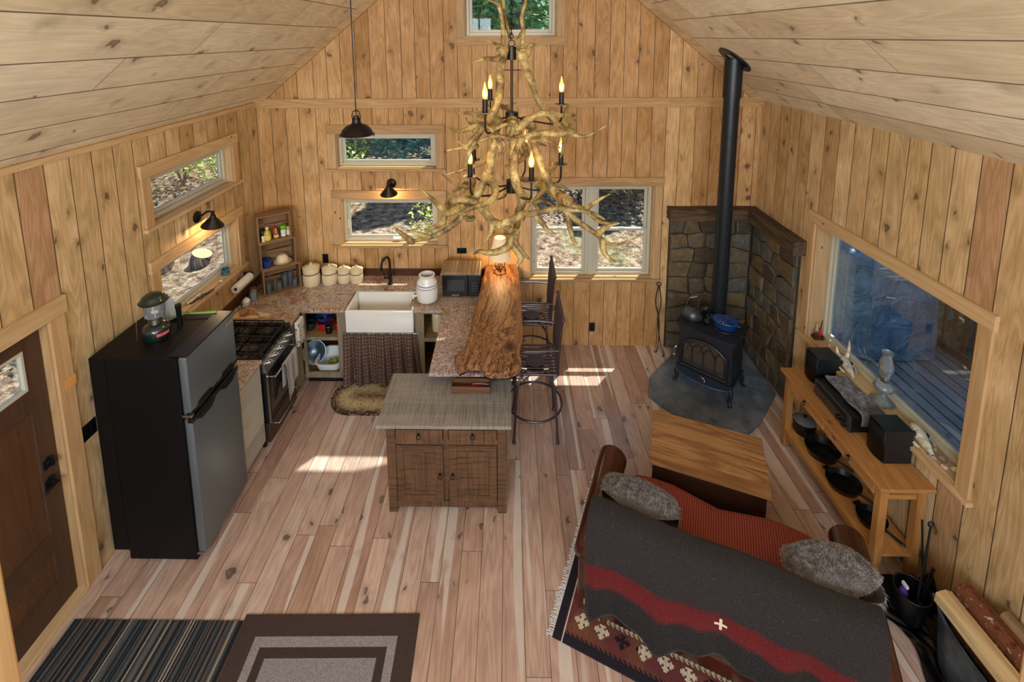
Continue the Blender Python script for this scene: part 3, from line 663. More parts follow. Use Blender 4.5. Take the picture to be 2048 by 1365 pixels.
c = m.build('cloth', plaid(), o, smooth=True, ang=180)
uvl = c.data.uv_layers.new(name='UVMap')
for lp in c.data.loops:
    i = lp.vertex_index; uvl.data[lp.index].uv = ((i // NV) / (NU - 1) * 1.1, (i % NV) / (NV - 1) * .62)
m = MB(); m.cyl((-.41, 0, .648), (.41, 0, .648), .007, 8); m.build('curtain_rod', M_['steel'], o)

# canisters
def canister(loc, s, label, r=.088):
    o = thing('lidded_canister', label, 'canister', loc, group='cream canisters on the back counter'); h = .215 * s; r *= s
    m = MB(); m.lathe([(0, 0), (r * .93, 0), (r, h * .08), (r * 1.03, h * .3), (r * 1.0, h * .55), (r * .95, h * .62), (r * .97, h * .66), (r * .97, h * .82), (r * .93, h * .85), (0, h * .85)]); m.build('jar', M_['cream'], o, smooth=True)
    m = MB(); m.lathe([(r * 1.0, h * .585), (r * 1.0, h * .625)]); m.build('band', plain('brown_band', (72, 52, 44), .4), o)
    m = MB(); m.lathe([(r * .99, h * .85), (r * 1.0, h * .88), (r * .75, h * .95), (r * .2, h * 1.0), (r * .14, h * 1.03), (r * .2, h * 1.09), (0, h * 1.11)]); m.build('lid', M_['cream'], o, smooth=True)
canister((-2.33, 5.27, CT + .0015), 1.12, 'largest cream lidded canister, beside the corner crates')
canister((-2.125, 5.30, CT + .0015), 1.0, 'second cream lidded canister from the corner crates')
canister((-1.962, 5.325, CT + .0015), .86, 'third cream lidded canister from the corner crates')
canister((-1.812, 5.325, CT + .0015), .86, 'cream lidded canister nearest the tap')

# fridge
o = thing('refrigerator', 'tall black refrigerator with freezer on top, beside the entrance door', 'refrigerator', (-2.5, 3.235, 0))
m = MB(); m.box(-2.772, -2.275, 2.955, 3.515, .035, 1.635, .004); wb(m, 'cabinet_body', M_['blackm'], o)
m = MB(); m.box(-2.884, -2.775, 2.957, 3.512, .11, 1.63); wb(m, 'rear_housing', M_['blackm'], o)
M_['frd'] = plain('dark_steel_door', (112, 122, 130), .38, .55, .6)
for nm, z0, z1 in (('freezer_door', 1.205, 1.64), ('fridge_door', .10, 1.175)):
    m = MB(); m.box(-2.262, -2.205, 2.952, 3.518, z0, z1, .012, 3); d = wb(m, nm, M_['frd'], o, smooth=True, ang=25)
    m = MB(); m.box(-2.274, -2.263, 2.962, 3.508, z0 + .01, z1 - .01); wb(m, 'gasket', M_['black'], d)
    m = MB(); m.box(-2.245, -2.202, 2.9515, 3.5185, z1 - .035 if z0 < 1 else z0, z1 if z0 < 1 else z0 + .03, .008); wb(m, 'edge_trim', M_['black'], d)
    for a, b in ((3.0, 3.21), (3.285, 3.475)):
        m = MB(); zz = z1 - .022 if z0 < 1 else z0 + .018
        m.prism([(a, zz - .012), (a + .03, zz + (.03 if z0 > 1 else .008)), (b - .04, zz + (.03 if z0 > 1 else .008)), (b, zz - .012), (b - .05, zz - (.02 if z0 > 1 else .045)), (a + .05, zz - (.02 if z0 > 1 else .045))], -2.206, -2.199, 'x'); wb(m, 'handle', M_['black'], d)
m = MB(); m.box(-2.206, -2.2005, 3.41, 3.50, 1.57, 1.60, .002); bd = wb(m, 'badge', M_['steel'], o)
m = MB(); m.box(-2.30, -2.21, 2.958, 2.985, 1.181, 1.2, .002); m.box(-2.30, -2.22, 2.958, 2.985, .075, .095, .002); wb(m, 'hinge', M_['steel'], o)
m = MB(); m.box(-2.33, -2.20, 2.96, 3.51, 1.6405, 1.652, .004); wb(m, 'top_trim', M_['black'], o)
for x, y in ((-2.72, 3.0), (-2.32, 3.0), (-2.72, 3.47), (-2.32, 3.47)): m = MB(); m.cyl((x, y, 0), (x, y, .04), .018, 10); wb(m, 'foot', M_['black'], o)

# range
o = thing('gas_range', 'black and steel four-burner gas range with towel on its rail', 'stove', (-2.55, 4.22, 0))
y0, y1 = 3.935, 4.495; ym = (y0 + y1) / 2
m = MB(); m.box(-2.83, -2.265, y0, y1, .06, .895, .004); wb(m, 'body', M_['black'], o)
m = MB(); m.box(-2.84, -2.235, y0 - .003, y1 + .003, .896, .922, .006); wb(m, 'cooktop', plain('black_enamel', (14, 15, 18), .12, 0, .6), o)
m = MB(); m.box(-2.90, -2.842, y0, y1, .90, .955, .006); wb(m, 'rear_vent', M_['black'], o)
m = MB(); m.prism([(-2.266, .775), (-2.205, .775), (-2.235, .893), (-2.266, .893)], y0, y1, 'y'); cp = wb(m, 'control_panel', M_['steel'], o)
for k in range(5):
    y = y0 + .075 + k * .1025; m = MB(); T = tr(-2.222, y, .833) @ rot(math.radians(76), 'Y'); m.lathe([(0, 0), (.026, 0), (.026, .008), (.021, .012), (.019, .035), (0, .037)], n=20, M=T); m.box(-.004, .004, -.019, .019, .034, .044, .002, M=T); wb(m, 'knob', M_['chrome'], cp, smooth=True)
m = MB(); m.box(-2.264, -2.215, y0 + .004, y1 - .004, .27, .765, .006); dr = wb(m, 'oven_door', M_['black'], o)
m = MB(); m.box(-2.2146, -2.2115, y0 + .05, y1 - .05, .30, .66, .001); wb(m, 'oven_glass', plain('oven_glass', (54, 44, 36), .06, 0, .8), dr)
m = MB(); m.box(-2.264, -2.218, y0 + .004, y1 - .004, .07, .26, .006); dr2 = wb(m, 'warming_drawer', plain('bronze_front', (70, 56, 46), .25, .4), o)
m = MB(); m.box(-2.216, -2.212, y0 + .004, y0 + .03, .27, .765); m.box(-2.216, -2.212, y1 - .03, y1 - .004, .27, .765); wb(m, 'door_trim', M_['steel'], dr)
def rail_(z, par): 
    m = MB(); X = -2.155; m.tube(spline([(-2.215, y0 + .05, z), (X - .01, y0 + .05, z), (X, y0 + .075, z), (X, ym, z), (X, y1 - .075, z), (X - .01, y1 - .05, z), (-2.215, y1 - .05, z)], 5), .0085, 10); return wb(m, 'handle', M_['chrome'], par, smooth=True)
rail_(.71, dr); rail_(.235, dr2)
for bx, by, br in ((-2.40, 4.08, .036), (-2.40, 4.35, .044), (-2.68, 4.08, .044), (-2.68, 4.35, .036)):
    m = MB(); m.lathe([(0, .0), (br * 1.3, 0), (br * 1.3, .006), (br, .008), (br * .98, .018), (br * .8, .022), (0, .023)], (bx, by, .9225)); wb(m, 'burner', plain('burner_cap', (70, 66, 66), .45, .5), o, smooth=True)
for gy0, gy1 in ((y0 + .02, y1 - .02),):
    m = MB(); z = .952; ax, bx_ = -2.815, -2.27
    rr = .0075; P = [(ax, gy0, z), (bx_ - .03, gy0, z), (bx_, gy0 + .03, z), (bx_, gy1 - .03, z), (bx_ - .03, gy1, z), (ax, gy1, z)]
    m.tube(P, rr, 6, closed=True); m.tube([(ax, ym, z), (bx_, ym, z)], rr, 6)
    m.tube([(-2.54, gy0, z), (-2.54, gy1, z)], rr, 6)
    for cx, cy in ((-2.40, 4.08), (-2.40, 4.35), (-2.68, 4.08), (-2.68, 4.35)):
        for dx_, dy_ in ((1, 0), (-1, 0), (0, 1), (0, -1)):
            ex = cx + dx_ * .135; ey = cy + dy_ * .13; m.tube([(cx + dx_ * .035, cy + dy_ * .035, z + .006), (cx + dx_ * .1, cy + dy_ * .1, z + .006), (ex, ey, z)], [rr * .8, rr, rr], 6)
    for x in (ax + .02, -2.54, bx_ - .02):
        for y in (gy0 + .01, ym, gy1 - .01): m.cyl((x, y, .923), (x, y, z), .006, 6)
    wb(m, 'pan_grate', M_['iron'], o, smooth=True)
for x, y in ((-2.8, y0 + .04), (-2.8, y1 - .04), (-2.3, y0 + .04), (-2.3, y1 - .04)): m = MB(); m.cyl((x, y, 0), (x, y, .06), .02, 10); wb(m, 'foot', M_['black'], o)
def waffle():
    t = NT('grey_waffle_cloth'); o_ = t.obj(); p = t.sep(o_); k = t.math('MULTIPLY', t.math('PINGPONG', t.math('MULTIPLY', p[1], 110), .5), t.math('PINGPONG', t.math('MULTIPLY', p[2], 110), .5))
    t.base(t.mixc(t.rng(k, 0, .18), (130, 128, 124), (206, 204, 198)), .9, 0, .1); t.bump(k, .5, .003); return t.m
o = thing('dish_towel', 'pale grey waffle dish towel hung over the oven rail', 'towel', (-2.155, 4.27, .71))
def tw(u, v):
    y = (u - .5) * (.25 - .05 * abs(v - .5)); wv = .006 * math.sin(u * 14 + 2)
    if v < .42: q = 1 - v / .42; return (.0135 + wv + .004, y + .015 * q, -.34 * q - .07 * q * math.cos(u * 3.2))
    if v < .5: a = (v - .42) / .08 * PI; return (.0135 * math.cos(a), y, .0135 * math.sin(a))
    q = (v - .5) / .5; return (-.0135 - wv * .6, y - .02 * q, -.24 * q)
m = MB(); m.grid(tw, 18, 40); cl = m.build('cloth', waffle(), o, smooth=True, ang=180); md = cl.modifiers.new('s', 'SOLIDIFY'); md.thickness = .003

# rough-sawn island
M_['isl_top'] = wood('rough_sawn_top', (148, 142, 134), (104, 96, 88), 0, rough=.55, bands=90, dark=(92, 84, 78), contrast=.25); M_['isl'] = wood('rough_sawn_brown', (118, 84, 56), (76, 54, 38), 0, rough=.6, bands=80, dark=(38, 28, 22), contrast=.7); M_['islz'] = wood('rough_sawn_brown_z', (112, 80, 54), (70, 50, 36), 2, rough=.6, bands=80, dark=(38, 28, 22), contrast=.7)
o = thing('kitchen_island', 'rough-sawn brown island cabinet with two drawers and two doors', 'cabinet', (-.5, 3.6, 0))
X0, X1, Y0, Y1 = -.975, -.03, 3.355, 3.90; ZT = .811
for k in range(5):
    a = 3.32 + k * .1175; m = MB(); m.box(-1.045, .012, a, a + .1150, ZT - .028, ZT, .0015)
    if k == 0: tb = wb(m, 'tabletop', M_['isl_top'], o)
    else: wb(m, 'top_board', M_['isl_top'], o)
m = MB(); m.box(X0 + .02, X1 - .02, Y0 + .022, Y1 - .01, .09, ZT - .03); wb(m, 'carcass', M_['isl'], o)
for x in (X0, X1 - .07):
    for y in (Y0, Y1 - .07): m = MB(); m.box(x, x + .07, y, y + .07, 0, ZT - .029, .004); wb(m, 'leg', M_['islz'], o)
m = MB(); m.box(X0 + .07, X1 - .07, Y0 + .002, Y0 + .024, .752, .781); m.box(X0 + .07, X1 - .07, Y0 + .002, Y0 + .024, .615, .655, .002); m.box(-.525, -.485, Y0 + .002, Y0 + .024, .655, .752); wb(m, 'face_frame', M_['isl'], o); m = MB(); m.box(X0 + .07, X1 - .07, Y0 + .002, Y0 + .024, .05, .10, .002); wb(m, 'bottom_rail', M_['isl'], o)
def ringpull(m, x, y, z, r=.017):
    m.lathe([(0, 0), (.011, 0), (.008, .012), (0, .014)], n=12, M=tr(x, y, z) @ rot(PI / 2, 'X')); m.tube([(x + r * math.cos(a), y - .012, z - r + r * math.sin(a)) for a in [k * 2 * PI / 18 for k in range(18)]], .0028, 6, closed=True)
for a, b in ((X0 + .075, -.53), (-.48, X1 - .075)):
    m = MB(); m.box(a, b, Y0 - .006, Y0 + .022, .662, .746, .003); d = wb(m, 'drawer', M_['isl'], o); m = MB(); ringpull(m, (a + b) / 2, Y0 - .007, .712); wb(m, 'ring_pull', M_['bronze'], d, smooth=True)
    m = MB(); z0, z1 = .108, .607; st = .06
    m.box(a, a + st, Y0 - .006, Y0 + .018, z0, z1, .002); m.box(b - st, b, Y0 - .006, Y0 + .018, z0, z1, .002); m.box(a + st, b - st, Y0 - .005, Y0 + .018, z1 - .055, z1, .002); m.box(a + st, b - st, Y0 - .005, Y0 + .018, z0, z0 + .055, .002); d = wb(m, 'door', M_['islz'], o)
    m = MB(); w3 = (b - a - 2 * st) / 3
    for k in range(3): m.box(a + st + w3 * k, a + st + w3 * (k + 1) - .002, Y0 + .004, Y0 + .014, z0 + .055, z1 - .055)
    wb(m, 'panel', M_['islz'], d)
    kx = b - .025 if a < -.6 else a + .025; m = MB(); ringpull(m, kx, Y0 - .007, .36); wb(m, 'ring_pull', M_['bronze'], d, smooth=True)

# live-edge bar slab
def burl():
    t = NT('olive_burl_slab'); p = t.obj(); s3 = t.sep(p)
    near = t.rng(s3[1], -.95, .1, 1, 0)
    dis = t.noise(p, 2.6, 3, .6, 1.2)
    v2 = t.comb(t.math('ADD', s3[0], t.math('MULTIPLY', dis, t.math('ADD', .07, t.math('MULTIPLY', near, .42)))), t.math('ADD', t.math('MULTIPLY', s3[1], .14), t.math('MULTIPLY', dis, t.math('MULTIPLY', near, .40))), 0)
    lo = t.noise(v2, 5, 2, .5, .3); fine = t.noise(v2, 42, 4, .6, .2); r = t.math('PINGPONG', t.math('MULTIPLY', lo, 6.0), .5)
    c = t.ramp(fine, [(.3, (58, 36, 24)), (.42, (98, 64, 42)), (.52, (148, 104, 68)), (.66, (184, 140, 96))])
    c = t.mixc(t.rng(r, .0, .16, .8, 0), c, (46, 28, 20)); c = t.mixc(t.rng(lo, .54, .7, 0, .6), c, (92, 56, 36)); c = t.mixc(t.rng(s3[0], .17, .22, 0, .5), c, (150, 104, 68))
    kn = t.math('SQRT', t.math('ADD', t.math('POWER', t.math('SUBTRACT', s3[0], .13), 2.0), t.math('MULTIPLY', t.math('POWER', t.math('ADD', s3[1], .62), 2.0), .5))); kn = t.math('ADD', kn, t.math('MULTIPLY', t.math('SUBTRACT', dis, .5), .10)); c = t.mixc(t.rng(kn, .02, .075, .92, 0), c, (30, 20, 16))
    t.base(c, .5, 0, .35); t.b.inputs['Coat Weight'].default_value = .12; t.b.inputs['Coat Roughness'].default_value = .4; t.bump(r, .06, .002); return t.m
o = thing('live_edge_bar_top', 'thick polished live-edge burl slab forming the breakfast bar', 'bar top', (-.13, 4.54, 1.03))
left = spline([(-.275, 5.46), (-.30, 5.1), (-.335, 4.7), (-.37, 4.35), (-.385, 4.05), (-.40, 3.88), (-.475, 3.80), (-.455, 3.72), (-.43, 3.625)], 4); nearp = spline([(-.43, 3.625), (-.34, 3.68), (-.24, 3.665), (-.20, 3.60), (-.10, 3.585), (0, 3.60), (.06, 3.63)], 4); right = spline([(.06, 3.63), (.10, 3.70), (.085, 3.85), (.118, 4.05), (.122, 4.4), (.12, 4.8), (.105, 5.2), (.10, 5.46)], 4)
poly = [(p[0], p[1]) for p in left[:-1]] + [(p[0], p[1]) for p in nearp[:-1]] + [(p[0], p[1]) for p in right]
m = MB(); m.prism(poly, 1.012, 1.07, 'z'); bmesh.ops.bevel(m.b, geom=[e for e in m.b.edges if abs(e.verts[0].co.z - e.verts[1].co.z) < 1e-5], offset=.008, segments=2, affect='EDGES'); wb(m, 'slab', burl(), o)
m = MB(); m.prism([(p[0] * .98, p[1] + .02) for p in nearp] + [(.05, 3.95), (-.3, 3.95)], .985, 1.011, 'z'); wb(m, 'support_plate', M_['black'], o)
m = MB(); m.box(-.30, -.07, 4.0, 5.45, .9215, 1.011, .002); wb(m, 'riser', M_['splash'], o)
# ------------------------------------------------------------------ hearth and stove
def stone():
    t = NT('field_stone'); g = t.n('ShaderNodeNewGeometry'); r = g.outputs['Random Per Island']; p = t.pos()
    c = t.ramp(r, [(0, (76, 66, 52)), (.18, (120, 102, 72)), (.36, (88, 90, 84)), (.52, (138, 116, 80)), (.68, (92, 76, 56)), (.84, (108, 110, 102)), (1, (70, 58, 44))])
    n = t.noise(p, 9, 5, .65); n2 = t.noise(p, 45, 4, .7)
    c = t.mixc(t.rng(n, .35, .7, .55, 0), c, (58, 48, 38)); c = t.mixc(t.rng(n2, .55, .7, 0, .35), c, (176, 164, 134)); c = t.mixc(t.rng(n, .58, .72, 0, .35), c, (156, 124, 72))
    t.base(c, .75, 0, .3); t.bump(t.math('ADD', n, t.math('MULTIPLY', n2, .4)), .7, .02); return t.m
M_['stone'] = stone(); M_['mortar'] = plain('mortar', (58, 50, 40), .9, noise=.2)
M_['beam'] = wood('charred_beam', (110, 84, 60), (56, 48, 42), 0, rough=.85, contrast=1.3, dark=(44, 38, 34)); M_['beamy'] = wood('charred_beam_y', (116, 90, 64), (64, 54, 46), 1, rough=.85, contrast=1.3, dark=(44, 38, 34))
def clip(poly, n, d):
    out = []
    for i, p in enumerate(poly):
        q = poly[(i + 1) % len(poly)]; a = p[0] * n[0] + p[1] * n[1] - d; b = q[0] * n[0] + q[1] * n[1] - d
        if a <= 0: out.append(p)
        if a * b < 0: t_ = a / (a - b); out.append((p[0] + (q[0] - p[0]) * t_, p[1] + (q[1] - p[1]) * t_))
    return out
def stonework(m, a0, a1, z0, z1, place_, seed):
    """angular fieldstones: cells around jittered points, each raised from the mortar"""
    r = random.Random(seed); nx = max(2, round((a1 - a0) / .215)); nz = round((z1 - z0) / .19); P = []
    for j in range(nz):
        k_ = nx + r.choice((-1, 0, 0, 1)); 
        for i in range(k_): P.append((a0 + (a1 - a0) * (i + .5 + r.uniform(-.22, .22)) / k_, z0 + (z1 - z0) * (j + .5 + r.uniform(-.10, .10)) / nz))
    for i, p in enumerate(P):
        poly = [(a0, z0), (a1, z0), (a1, z1), (a0, z1)]
        for k, q in enumerate(P):
            if k == i: continue
            # rows count for more than columns, so that the stones lie in rough courses
            n = (q[0] - p[0], (q[1] - p[1]) * 2.2); mid = ((p[0] + q[0]) / 2, (p[1] + q[1]) / 2); poly = clip(poly, n, n[0] * mid[0] + n[1] * mid[1])
            if len(poly) < 3: break
        if len(poly) < 3: continue
        cx = sum(v[0] for v in poly) / len(poly); cz = sum(v[1] for v in poly) / len(poly); d = r.uniform(.026, .048); tl = (r.uniform(-.04, .04), r.uniform(-.04, .04))
        dd = [p for p in poly]; poly = []
        for a_, b_ in zip(dd, dd[1:] + dd[:1]):
            poly.append(a_)
            if math.hypot(a_[0] - b_[0], a_[1] - b_[1]) > .09: poly.append(((a_[0] + b_[0]) / 2 + r.uniform(-.007, .007), (a_[1] + b_[1]) / 2 + r.uniform(-.007, .007)))
        def sc(f, h):
            out = []
            for x, y in poly:
                L_ = max(.02, math.hypot(x - cx, y - cz)); g = max(.3, 1 - (f / L_)); X, Y = cx + (x - cx) * g, cz + (y - cz) * g
                X = min(max(X, a0 + .002), a1 - .002); Y = min(max(Y, z0 + .002), z1 - .002); out.append(m.b.verts.new(place_(X, Y, h + (tl[0] * (X - cx) + tl[1] * (Y - cz) if h > .02 else 0))))
            return out
        R_ = [sc(.006, 0), sc(.008, d * .75), sc(.020, d), sc(.05, d + .002)]
        for A, B in zip(R_, R_[1:]):
            for i_ in range(len(A)): m.b.faces.new((A[i_], A[(i_ + 1) % len(A)], B[(i_ + 1) % len(A)], B[i_]))
        m.b.faces.new(R_[-1])
hs = thing('stone_hearth_wall', 'brown fieldstone heat shield in the corner behind the stove', 'stone wall', (2.4, 5.2, 0))
m = MB(); stonework(m, 1.905, 2.86, 0, 1.655, lambda a, z, d: (a, YB - .012 - d, z), 5); wb(m, 'stone_facing', M_['stone'], hs, smooth=True, ang=35)
m = MB(); stonework(m, 4.56, 5.43, 0, 1.655, lambda a, z, d: (XR - .012 - d, a, z), 9); wb(m, 'stone_facing', M_['stone'], hs, smooth=True, ang=35)
m = MB(); m.box(1.90, 2.898, YB - .02, YB - .001, 0, 1.656); m.box(XR - .02, XR - .001, 4.555, YB - .021, 0, 1.656); wb(m, 'mortar', M_['mortar'], hs)
def rough(m, amp, seed):
    r = random.Random(seed); bmesh.ops.subdivide_edges(m.b, edges=m.b.edges[:], cuts=6, use_grid_fill=True)
    for v in m.b.verts: v.co += Vector((r.uniform(-1, 1), r.uniform(-1, 1), r.uniform(-1, 1))) * amp
m = MB(); m.box(1.868, 2.76, YB - .135, YB - .002, 1.66, 1.80); rough(m, .003, 3); tag(m.build('mantel_beam', M_['beam']), 'hand-hewn dark mantel beam on the back wall stonework', 'beam')
m = MB(); m.box(2.762, 2.898, 4.47, YB - .002, 1.66, 1.80); rough(m, .003, 4); tag(m.build('mantel_beam', M_['beamy']), 'hand-hewn dark mantel beam on the right wall stonework', 'beam')
M_['slate'] = None
t = NT('slate'); n = t.noise(t.pos(), 5, 5, .65); t.base(t.ramp(n, [(.3, (72, 80, 92)), (.5, (104, 116, 132)), (.7, (134, 142, 148))]), .55, 0, .5); t.bump(t.noise(t.pos(), 26, 5, .7), .5, .012); M_['slate'] = t.m
fr = spline([(1.47, 4.63), (1.56, 4.48), (1.70, 4.345), (1.88, 4.24), (2.08, 4.175), (2.29, 4.145)], 4)
m = MB(); m.prism([(p[0], p[1]) for p in fr] + [(2.46, 4.27), (2.825, 4.66), (2.83, 5.41), (1.96, 5.41), (1.93, 5.26), (1.55, 4.87)], 0.0, .04, 'z'); bmesh.ops.bevel(m.b, geom=[e for e in m.b.edges if e.verts[0].co.z > .03 and e.verts[1].co.z > .03], offset=.006, segments=1, affect='EDGES')
tag(m.build('hearth_slab', M_['slate']), 'grey slate floor slab with a curved front under the wood stove', 'hearth')

st = thing('wood_stove', 'black cast-iron wood stove with arched glass door on four curved legs', 'stove', (2.165, 4.795, .04), math.radians(-42.4))
I = M_['iron']; w, d = .275, .18
t = NT('stove_iron'); nn = t.noise(t.obj(), 60, 3); t.base((46, 49, 55), .40, .4, .5); t.bump(nn, .1, .003); I = t.m
m = MB(); m.box(-w, w, -d, d, .20, .645, .008); m.build('firebox', I, st)
m = MB(); m.box(-w - .015, w + .015, -d - .012, d + .012, .165, .20, .006); m.build('base_rim', I, st)
m = MB()
for k, (e_, z0, z1) in enumerate(((.018, .646, .66), (.028, .66, .674), (.036, .674, .70))): m.prism([(-w - e_, d + e_), (-w - e_, -d - e_ + .02), (-w - e_ + .02, -d - e_), (-.1, -d - e_ - .022), (.1, -d - e_ - .022), (w + e_ - .02, -d - e_), (w + e_, -d - e_ + .02), (w + e_, d + e_)], z0, z1, 'z')
m.build('top_plate', I, st)
M_['sglass'] = plain('stove_glass', (66, 58, 50), .08, 0, .8)
m = MB(); ay = lambda u: .235 * math.cos(u * PI) ; arch = [(-.235, .235)] + [(-.235 * math.cos(k / 16 * PI), .42 + .155 * math.sin(k / 16 * PI)) for k in range(17)] + [(.235, .235)]
m.prism(arch, -d - .012, -d - .001, 'y'); door = m.build('door', I, st)
m = MB(); m.prism([(x * .88, .27 + (z - .235) * .88) for x, z in arch], -d - .0145, -d - .0125, 'y'); m.build('door_glass', M_['sglass'], door)
m = MB(); m.tube([(x, -d - .02, z) for x, z in arch], .014, 8, closed=True); m.build('door_frame', I, door, smooth=True)
m = MB()
for x in (-.118, 0, .118): m.tube([(x, -d - .021, .24), (x, -d - .021, .40)], .006, 6)
for x in (-.235, -.118, 0, .118):
    cx = x + .059; m.tube([(x + .118 * u, -d - .021, .40 + .11 * math.sin(math.acos(max(-1, min(1, abs(2 * u - 1))))) ** .8) for u in [k / 12 for k in range(13)]], .006, 6)
for x in (-.118, 0): m.tube([(x - .059 + .118 * 1.0 * u * 1.5, -d - .0215, .42 + .135 * math.sin(u * PI)) for u in [k / 12 for k in range(13)]], .004, 6)
m.tube([(-.225, -d - .021, .30), (.225, -d - .021, .30)], .005, 6); m.build('tracery', I, door, smooth=True)
m = MB(); m.tube(spline([(-.27, -d - .01, .40), (-.275, -d - .04, .42), (-.29, -d - .055, .40), (-.29, -d - .06, .34)], 4), .008, 8); m.ball((-.29, -d - .062, .33), .016); m.build('door_handle', M_['steel'], door, smooth=True)
for z in (.29, .46): m = MB(); m.cyl((.262, -d - .02, z - .02), (.262, -d - .02, z + .02), .009, 8); m.ball((.262, -d - .02, z + .025), .010); m.build('hinge', I, st, smooth=True)
M_['ash'] = plain('ash_lip_enamel', (58, 74, 98), .3, .3, .6)
m = MB(); lip = [(-.285, -d - .01)] + [(-.285 * math.cos(k / 20 * PI), -d - .015 - .125 * math.sin(k / 20 * PI)) for k in range(1, 20)] + [(.285, -d - .01)]
m.prism(lip, .168, .182, 'z'); ash = m.build('ash_lip', M_['ash'], st)
m = MB(); m.tube([(x, y, .186) for x, y in lip], .008, 6); m.build('lip_rim', M_['ash'], ash, smooth=True)
m = MB(); m.tube(spline([(-.03, -d - .03, .20), (0, -d - .06, .21), (.04, -d - .065, .20), (.045, -d - .075, .19)], 4), .006, 8); m.ball((.045, -d - .08, .19), .011); m.ball((-.03, -d - .03, .2), .009); m.build('air_lever', M_['chrome'], ash, smooth=True)
for sx in (-1, 1):
    for sy in (-1, 1):
        m = MB(); m.tube(spline([(sx * (w - .02), sy * (d - .03), .17), (sx * (w + .012), sy * (d - .005), .12), (sx * (w + .002), sy * (d + .003), .05), (sx * (w + .02), sy * (d + .025), .0)], 4), [.030] * 3 + [.022] * 6 + [.018] * 3 + [.026], 8); m.build('leg', I, st, smooth=True)
px, py = 2.29, 4.935
o = thing('stove_pipe', 'black stove pipe rising from the wood stove through the right ceiling slope', 'stove pipe', (px, py, .74))
M_['pipe'] = plain('pipe_black', (36, 42, 48), .38, .45, .6); zc = roof(px) ; m = MB(); Hs = [0, .33, 1.25, 1.70, 2.02, 2.30]; rr = .078
m.lathe([(rr + .012, 0), (rr + .012, .02), (rr, .022)] + sum([[(rr, h - .012), (rr + .003, h - .010), (rr + .003, h + .002), (rr, h + .004)] for h in Hs[1:]], []) + [(rr, zc - .74 - .03)], n=36); m.build('pipe', M_['pipe'], o, smooth=True)
m = MB(); m.lathe([(rr + .012, 2.42), (rr + .012, zc - .74 - .01)], n=36); m.build('sleeve', M_['pipe'], o, smooth=True)
ar = math.atan(SL); m = MB(); m.lathe([(rr + .02, -.0), (.185, 0), (.185, .012), (rr + .02, .012)], n=40, M=tr(0, 0, zc - .74 - .022) @ rot(ar, 'Y')); m.build('ceiling_collar', M_['pipe'], o)

def on_stove(x, y, z=.70): v = rz(math.radians(-42.4)) @ Vector((x, y, 0)); return (2.165 + v.x, 4.795 + v.y, .04 + z)
o = thing('kettle', 'round grey enamel kettle with a raised wire handle, left on the stove', 'kettle', on_stove(-.20, -.02), .3)
M_['ken'] = plain('worn_enamel', (74, 76, 80), .35, .5, .5, noise=.3, nscale=12)
m = MB(); m.lathe([(0, 0), (.095, 0), (.108, .02), (.108, .045), (.095, .085), (.06, .115), (.045, .12), (0, .122)]); m.build('body', M_['ken'], o, smooth=True)
m = MB(); m.lathe([(.05, .118), (.048, .127), (.02, .132), (0, .133)]); m.build('lid', M_['ken'], o, smooth=True)
m = MB(); m.tube(spline([(.08, -.03, .07), (.125, -.045, .10), (.145, -.052, .125)], 4), [.02] * 4 + [.013] * 5, 8); m.build('spout', M_['ken'], o, smooth=True)
m = MB(); m.tube([(-.075, 0, .10), (-.088, 0, .15), (-.055, 0, .235), (.05, 0, .235), (.085, 0, .16), (.07, 0, .10)], .004, 8); m.tube([(-.045, 0, .235), (.04, 0, .235)], .009, 8); m.build('handle', M_['steel'], o, smooth=True)
o = thing('stove_fan', 'small black heat-powered fan between the kettle and the blue pot', 'fan', on_stove(-.05, -.06), .5)
m = MB(); m.box(-.035, .035, -.03, .03, 0, .012, .002); m.box(-.012, .012, -.01, .01, .012, .07); m.build('base', M_['black'], o)
m = MB()
for k in range(9): a = -1.0 + k * .25; m.box(-.0015, .0015, -.015, .035, 0, .075, M=tr(0, 0, .07) @ rot(a, 'Y'))
m.build('cooling_fins', M_['black'], o)
m = MB()
for k in range(4): m.prism([(0, 0), (.018, .03), (.0, .055), (-.018, .03)], -.001, .001, 'y', M=tr(0, -.028, .07) @ rot(k * PI / 2, 'Y') @ rot(.4, 'Z'))
m.build('blade', M_['steel'], o)
o = thing('iron_trivet', 'flat black cast-iron trivet with a patterned handle under the blue pot', 'trivet', on_stove(.13, .0))
m = MB(); m.tube([(.105 * math.cos(k / 24 * 2 * PI), .105 * math.sin(k / 24 * 2 * PI), .008) for k in range(24)], .006, 6, closed=True); m.box(-.1, .1, -.006, .006, .003, .011); m.box(-.006, .006, -.1, .1, .003, .011); m.prism([(.10, -.02), (.13, -.028), (.19, -.026), (.205, -.01), (.205, .01), (.19, .026), (.13, .028), (.10, .02)], .003, .011, 'z', M=rz(-.9)); m.build('plate', I, o)
o = thing('steamer_pot', 'oval blue enamel steamer pot with a lattice lid on the stove', 'pot', on_stove(.13, .0, .713), math.radians(-38))
M_['blue'] = plain('blue_enamel', (22, 58, 116), .18, 0, .6, coat=.5)
m = MB(); m.lathe([(0, 0), (.09, 0), (.105, .02), (.112, .07), (.116, .078)], sx=1.12, sy=.85); m.build('body', M_['blue'], o, smooth=True)
m = MB(); dome = lambda x, y: .08 + .028 * (1 - min(1, (x / .13) ** 2 + (y / .098) ** 2))
for k in range(-6, 7):
    for s_ in (-1, 1):
        P = [(x, s_ * (x - k * .034) * .8, 0) for x in [-.14 + q * .01 for q in range(29)]]; P = [(x, y, dome(x, y)) for x, y, _ in P if (x / .128) ** 2 + (y / .096) ** 2 < 1]
        if len(P) > 1: m.tube(P, .004, 5)
